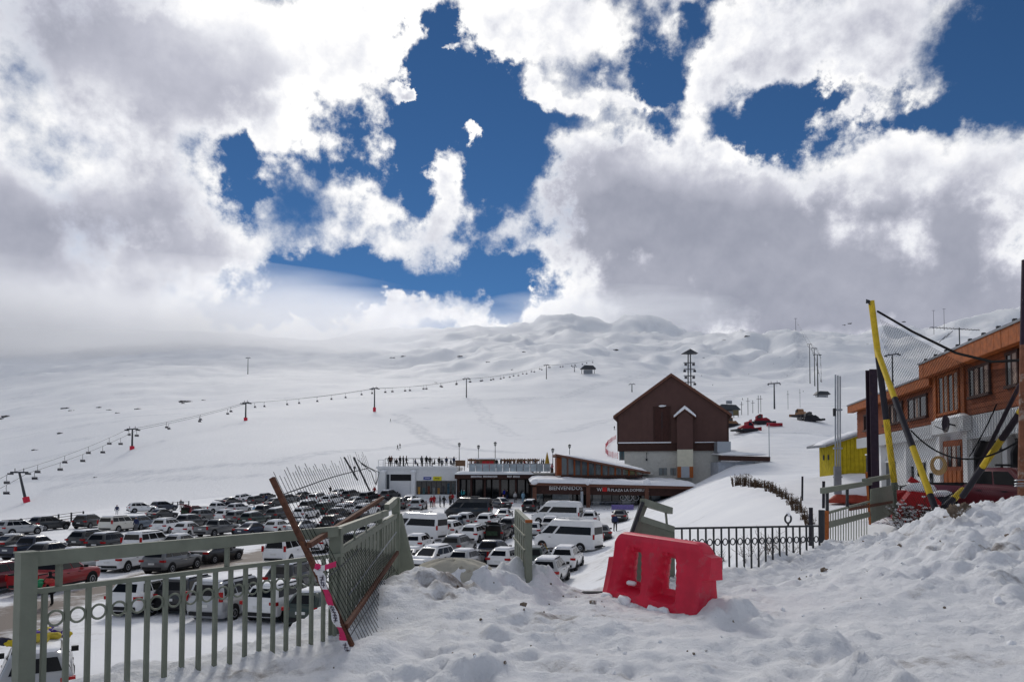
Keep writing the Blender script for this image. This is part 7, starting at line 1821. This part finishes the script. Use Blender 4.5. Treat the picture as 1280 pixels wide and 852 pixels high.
def slalom_net():
    pts = [on_ground(px, py, 128, 400) for px, py in ((772, 573), (766, 572), (760, 570), (757, 566), (757, 561), (760, 556), (765, 552), (770, 549))]
    o = pts[0]; t = thing('safety_net', 'curved pink safety net on stakes left of the gabled house', 'net', o)
    mn = mat('pink_net', (.55, .12, .14), .8, var=.3)
    for q in pts: MB(o).tube([q, q + V(0, 0, 1.7)], .05, 5).build('stake', mn, t)
    for a, b in zip(pts[:-1], pts[1:]):
        mb = MB(o)
        for h in (.25, .55, .85, 1.15, 1.45): mb.bar(a + V(0, 0, h), b + V(0, 0, h), .03, .05)
        n = max(2, int((b - a).length / .6))
        for k in range(n): q = sub(a, b, k / n); mb.bar(q + V(0, 0, .25), q + V(0, 0, 1.45), .03, .03)
        tag(mb.build('net_panel', mn, t), kind='stuff')
slalom_net()
for i, (px, py, Y, r) in enumerate(((12, 520, 640, 5.5), (4, 523, 640, 3), (82, 510, 700, 3), (90, 513, 690, 2.4), (236, 502, 720, 4.5), (228, 504, 710, 2.2), (125, 509, 720, 2.4), (136, 512, 720, 1.8), (174, 511, 720, 3), (77, 541, 470, 2.0), (45, 562, 420, 1.4), (120, 596, 300, .7), (148, 516, 700, 1.6), (256, 500, 740, 1.6), (545, 478, 760, 1.8), (490, 447, 1500, 4.5), (505, 445, 1500, 4), (575, 445, 1500, 3.2), (610, 452, 1400, 2.2), (655, 440, 1600, 4), (640, 462, 1100, 2.0), (770, 437, 1600, 4.5), (905, 425, 1500, 4), (935, 420, 1500, 5), (1062, 404, 1600, 6), (1055, 406, 1600, 4), (1130, 402, 1600, 6), (960, 440, 1300, 2.2), (1085, 430, 1300, 2.2), (880, 447, 1200, 2.0))):
    q = on_ground(px, py, 200, 2500); t = MB()
    for k in range(4): rg = random.Random(i * 7 + k); t.blob((rg.uniform(-1, 1) * r, rg.uniform(-.6, .6) * r, -.1 * r), r * rg.uniform(.35, .6), i * 9 + k, .35, 2, (1.3, 1, .5))
    o = t.build('rock_outcrop', M_ROCK); o.location = q; tag(o, 'dark rock outcrop poking through the snow of the upper slope' if r > 2.3 else 'small dark rock poking through the snow of the slope', 'rock', 'large rock outcrops on the slope' if r > 2.3 else 'small rocks on the slope')
# ---------------------------------------------------------------- low cloud lying on the mountain
def cloud_bank(c, r, dens, seed, label, rz=0.0, nscale=2.2):
    bm = bmesh.new(); bmesh.ops.create_icosphere(bm, subdivisions=3, radius=1.0); me = bpy.data.meshes.new('cloud_bank'); bm.to_mesh(me); bm.free()
    o = link('cloud_bank', me); o.location = c; o.scale = r; o.rotation_euler.z = rz
    m = bpy.data.materials.new('cloud_bank'); m.use_nodes = True; t = m.node_tree; t.nodes.clear(); L = t.links
    tc_ = t.nodes.new('ShaderNodeTexCoord')
    ln = t.nodes.new('ShaderNodeVectorMath'); ln.operation = 'DOT_PRODUCT'; L.new(tc_.outputs['Object'], ln.inputs[0]); L.new(tc_.outputs['Object'], ln.inputs[1])
    nz = t.nodes.new('ShaderNodeTexNoise'); nz.noise_dimensions = '4D'; nz.inputs['W'].default_value = seed; nz.inputs['Scale'].default_value = nscale; nz.inputs['Detail'].default_value = 4; L.new(tc_.outputs['Object'], nz.inputs['Vector'])
    a = t.nodes.new('ShaderNodeMath'); a.operation = 'MULTIPLY_ADD'; L.new(nz.outputs[0], a.inputs[0]); a.inputs[1].default_value = 2.4; a.inputs[2].default_value = -.22
    s = t.nodes.new('ShaderNodeMath'); s.operation = 'SUBTRACT'; L.new(a.outputs[0], s.inputs[0]); L.new(ln.outputs['Value'], s.inputs[1])
    mr = t.nodes.new('ShaderNodeMapRange'); mr.interpolation_type = 'SMOOTHSTEP'; L.new(s.outputs[0], mr.inputs['Value']); mr.inputs['From Min'].default_value = .0; mr.inputs['From Max'].default_value = .9; mr.inputs['To Max'].default_value = dens
    v = t.nodes.new('ShaderNodeVolumePrincipled'); v.inputs['Color'].default_value = (.935, .955, 1.0, 1); v.inputs['Anisotropy'].default_value = .6; L.new(mr.outputs[0], v.inputs['Density'])
    ou = t.nodes.new('ShaderNodeOutputMaterial'); L.new(v.outputs[0], ou.inputs['Volume']); me.materials.append(m)
    tag(o, label, 'cloud', kind='stuff')
cloud_bank(at(90, 415, 1500), (900, 420, 130), .0045, 1.3, 'low grey cloud bank hiding the left shoulder of the mountain')
cloud_bank(at(420, 412, 2300), (700, 400, 100), .0020, 4.1, 'thin bright mist drifting over the ridge beside the left cloud bank')
cloud_bank(at(760, 396, 2500), (520, 300, 90), .0030, 7.7, 'small white cloud clinging to the central summits')
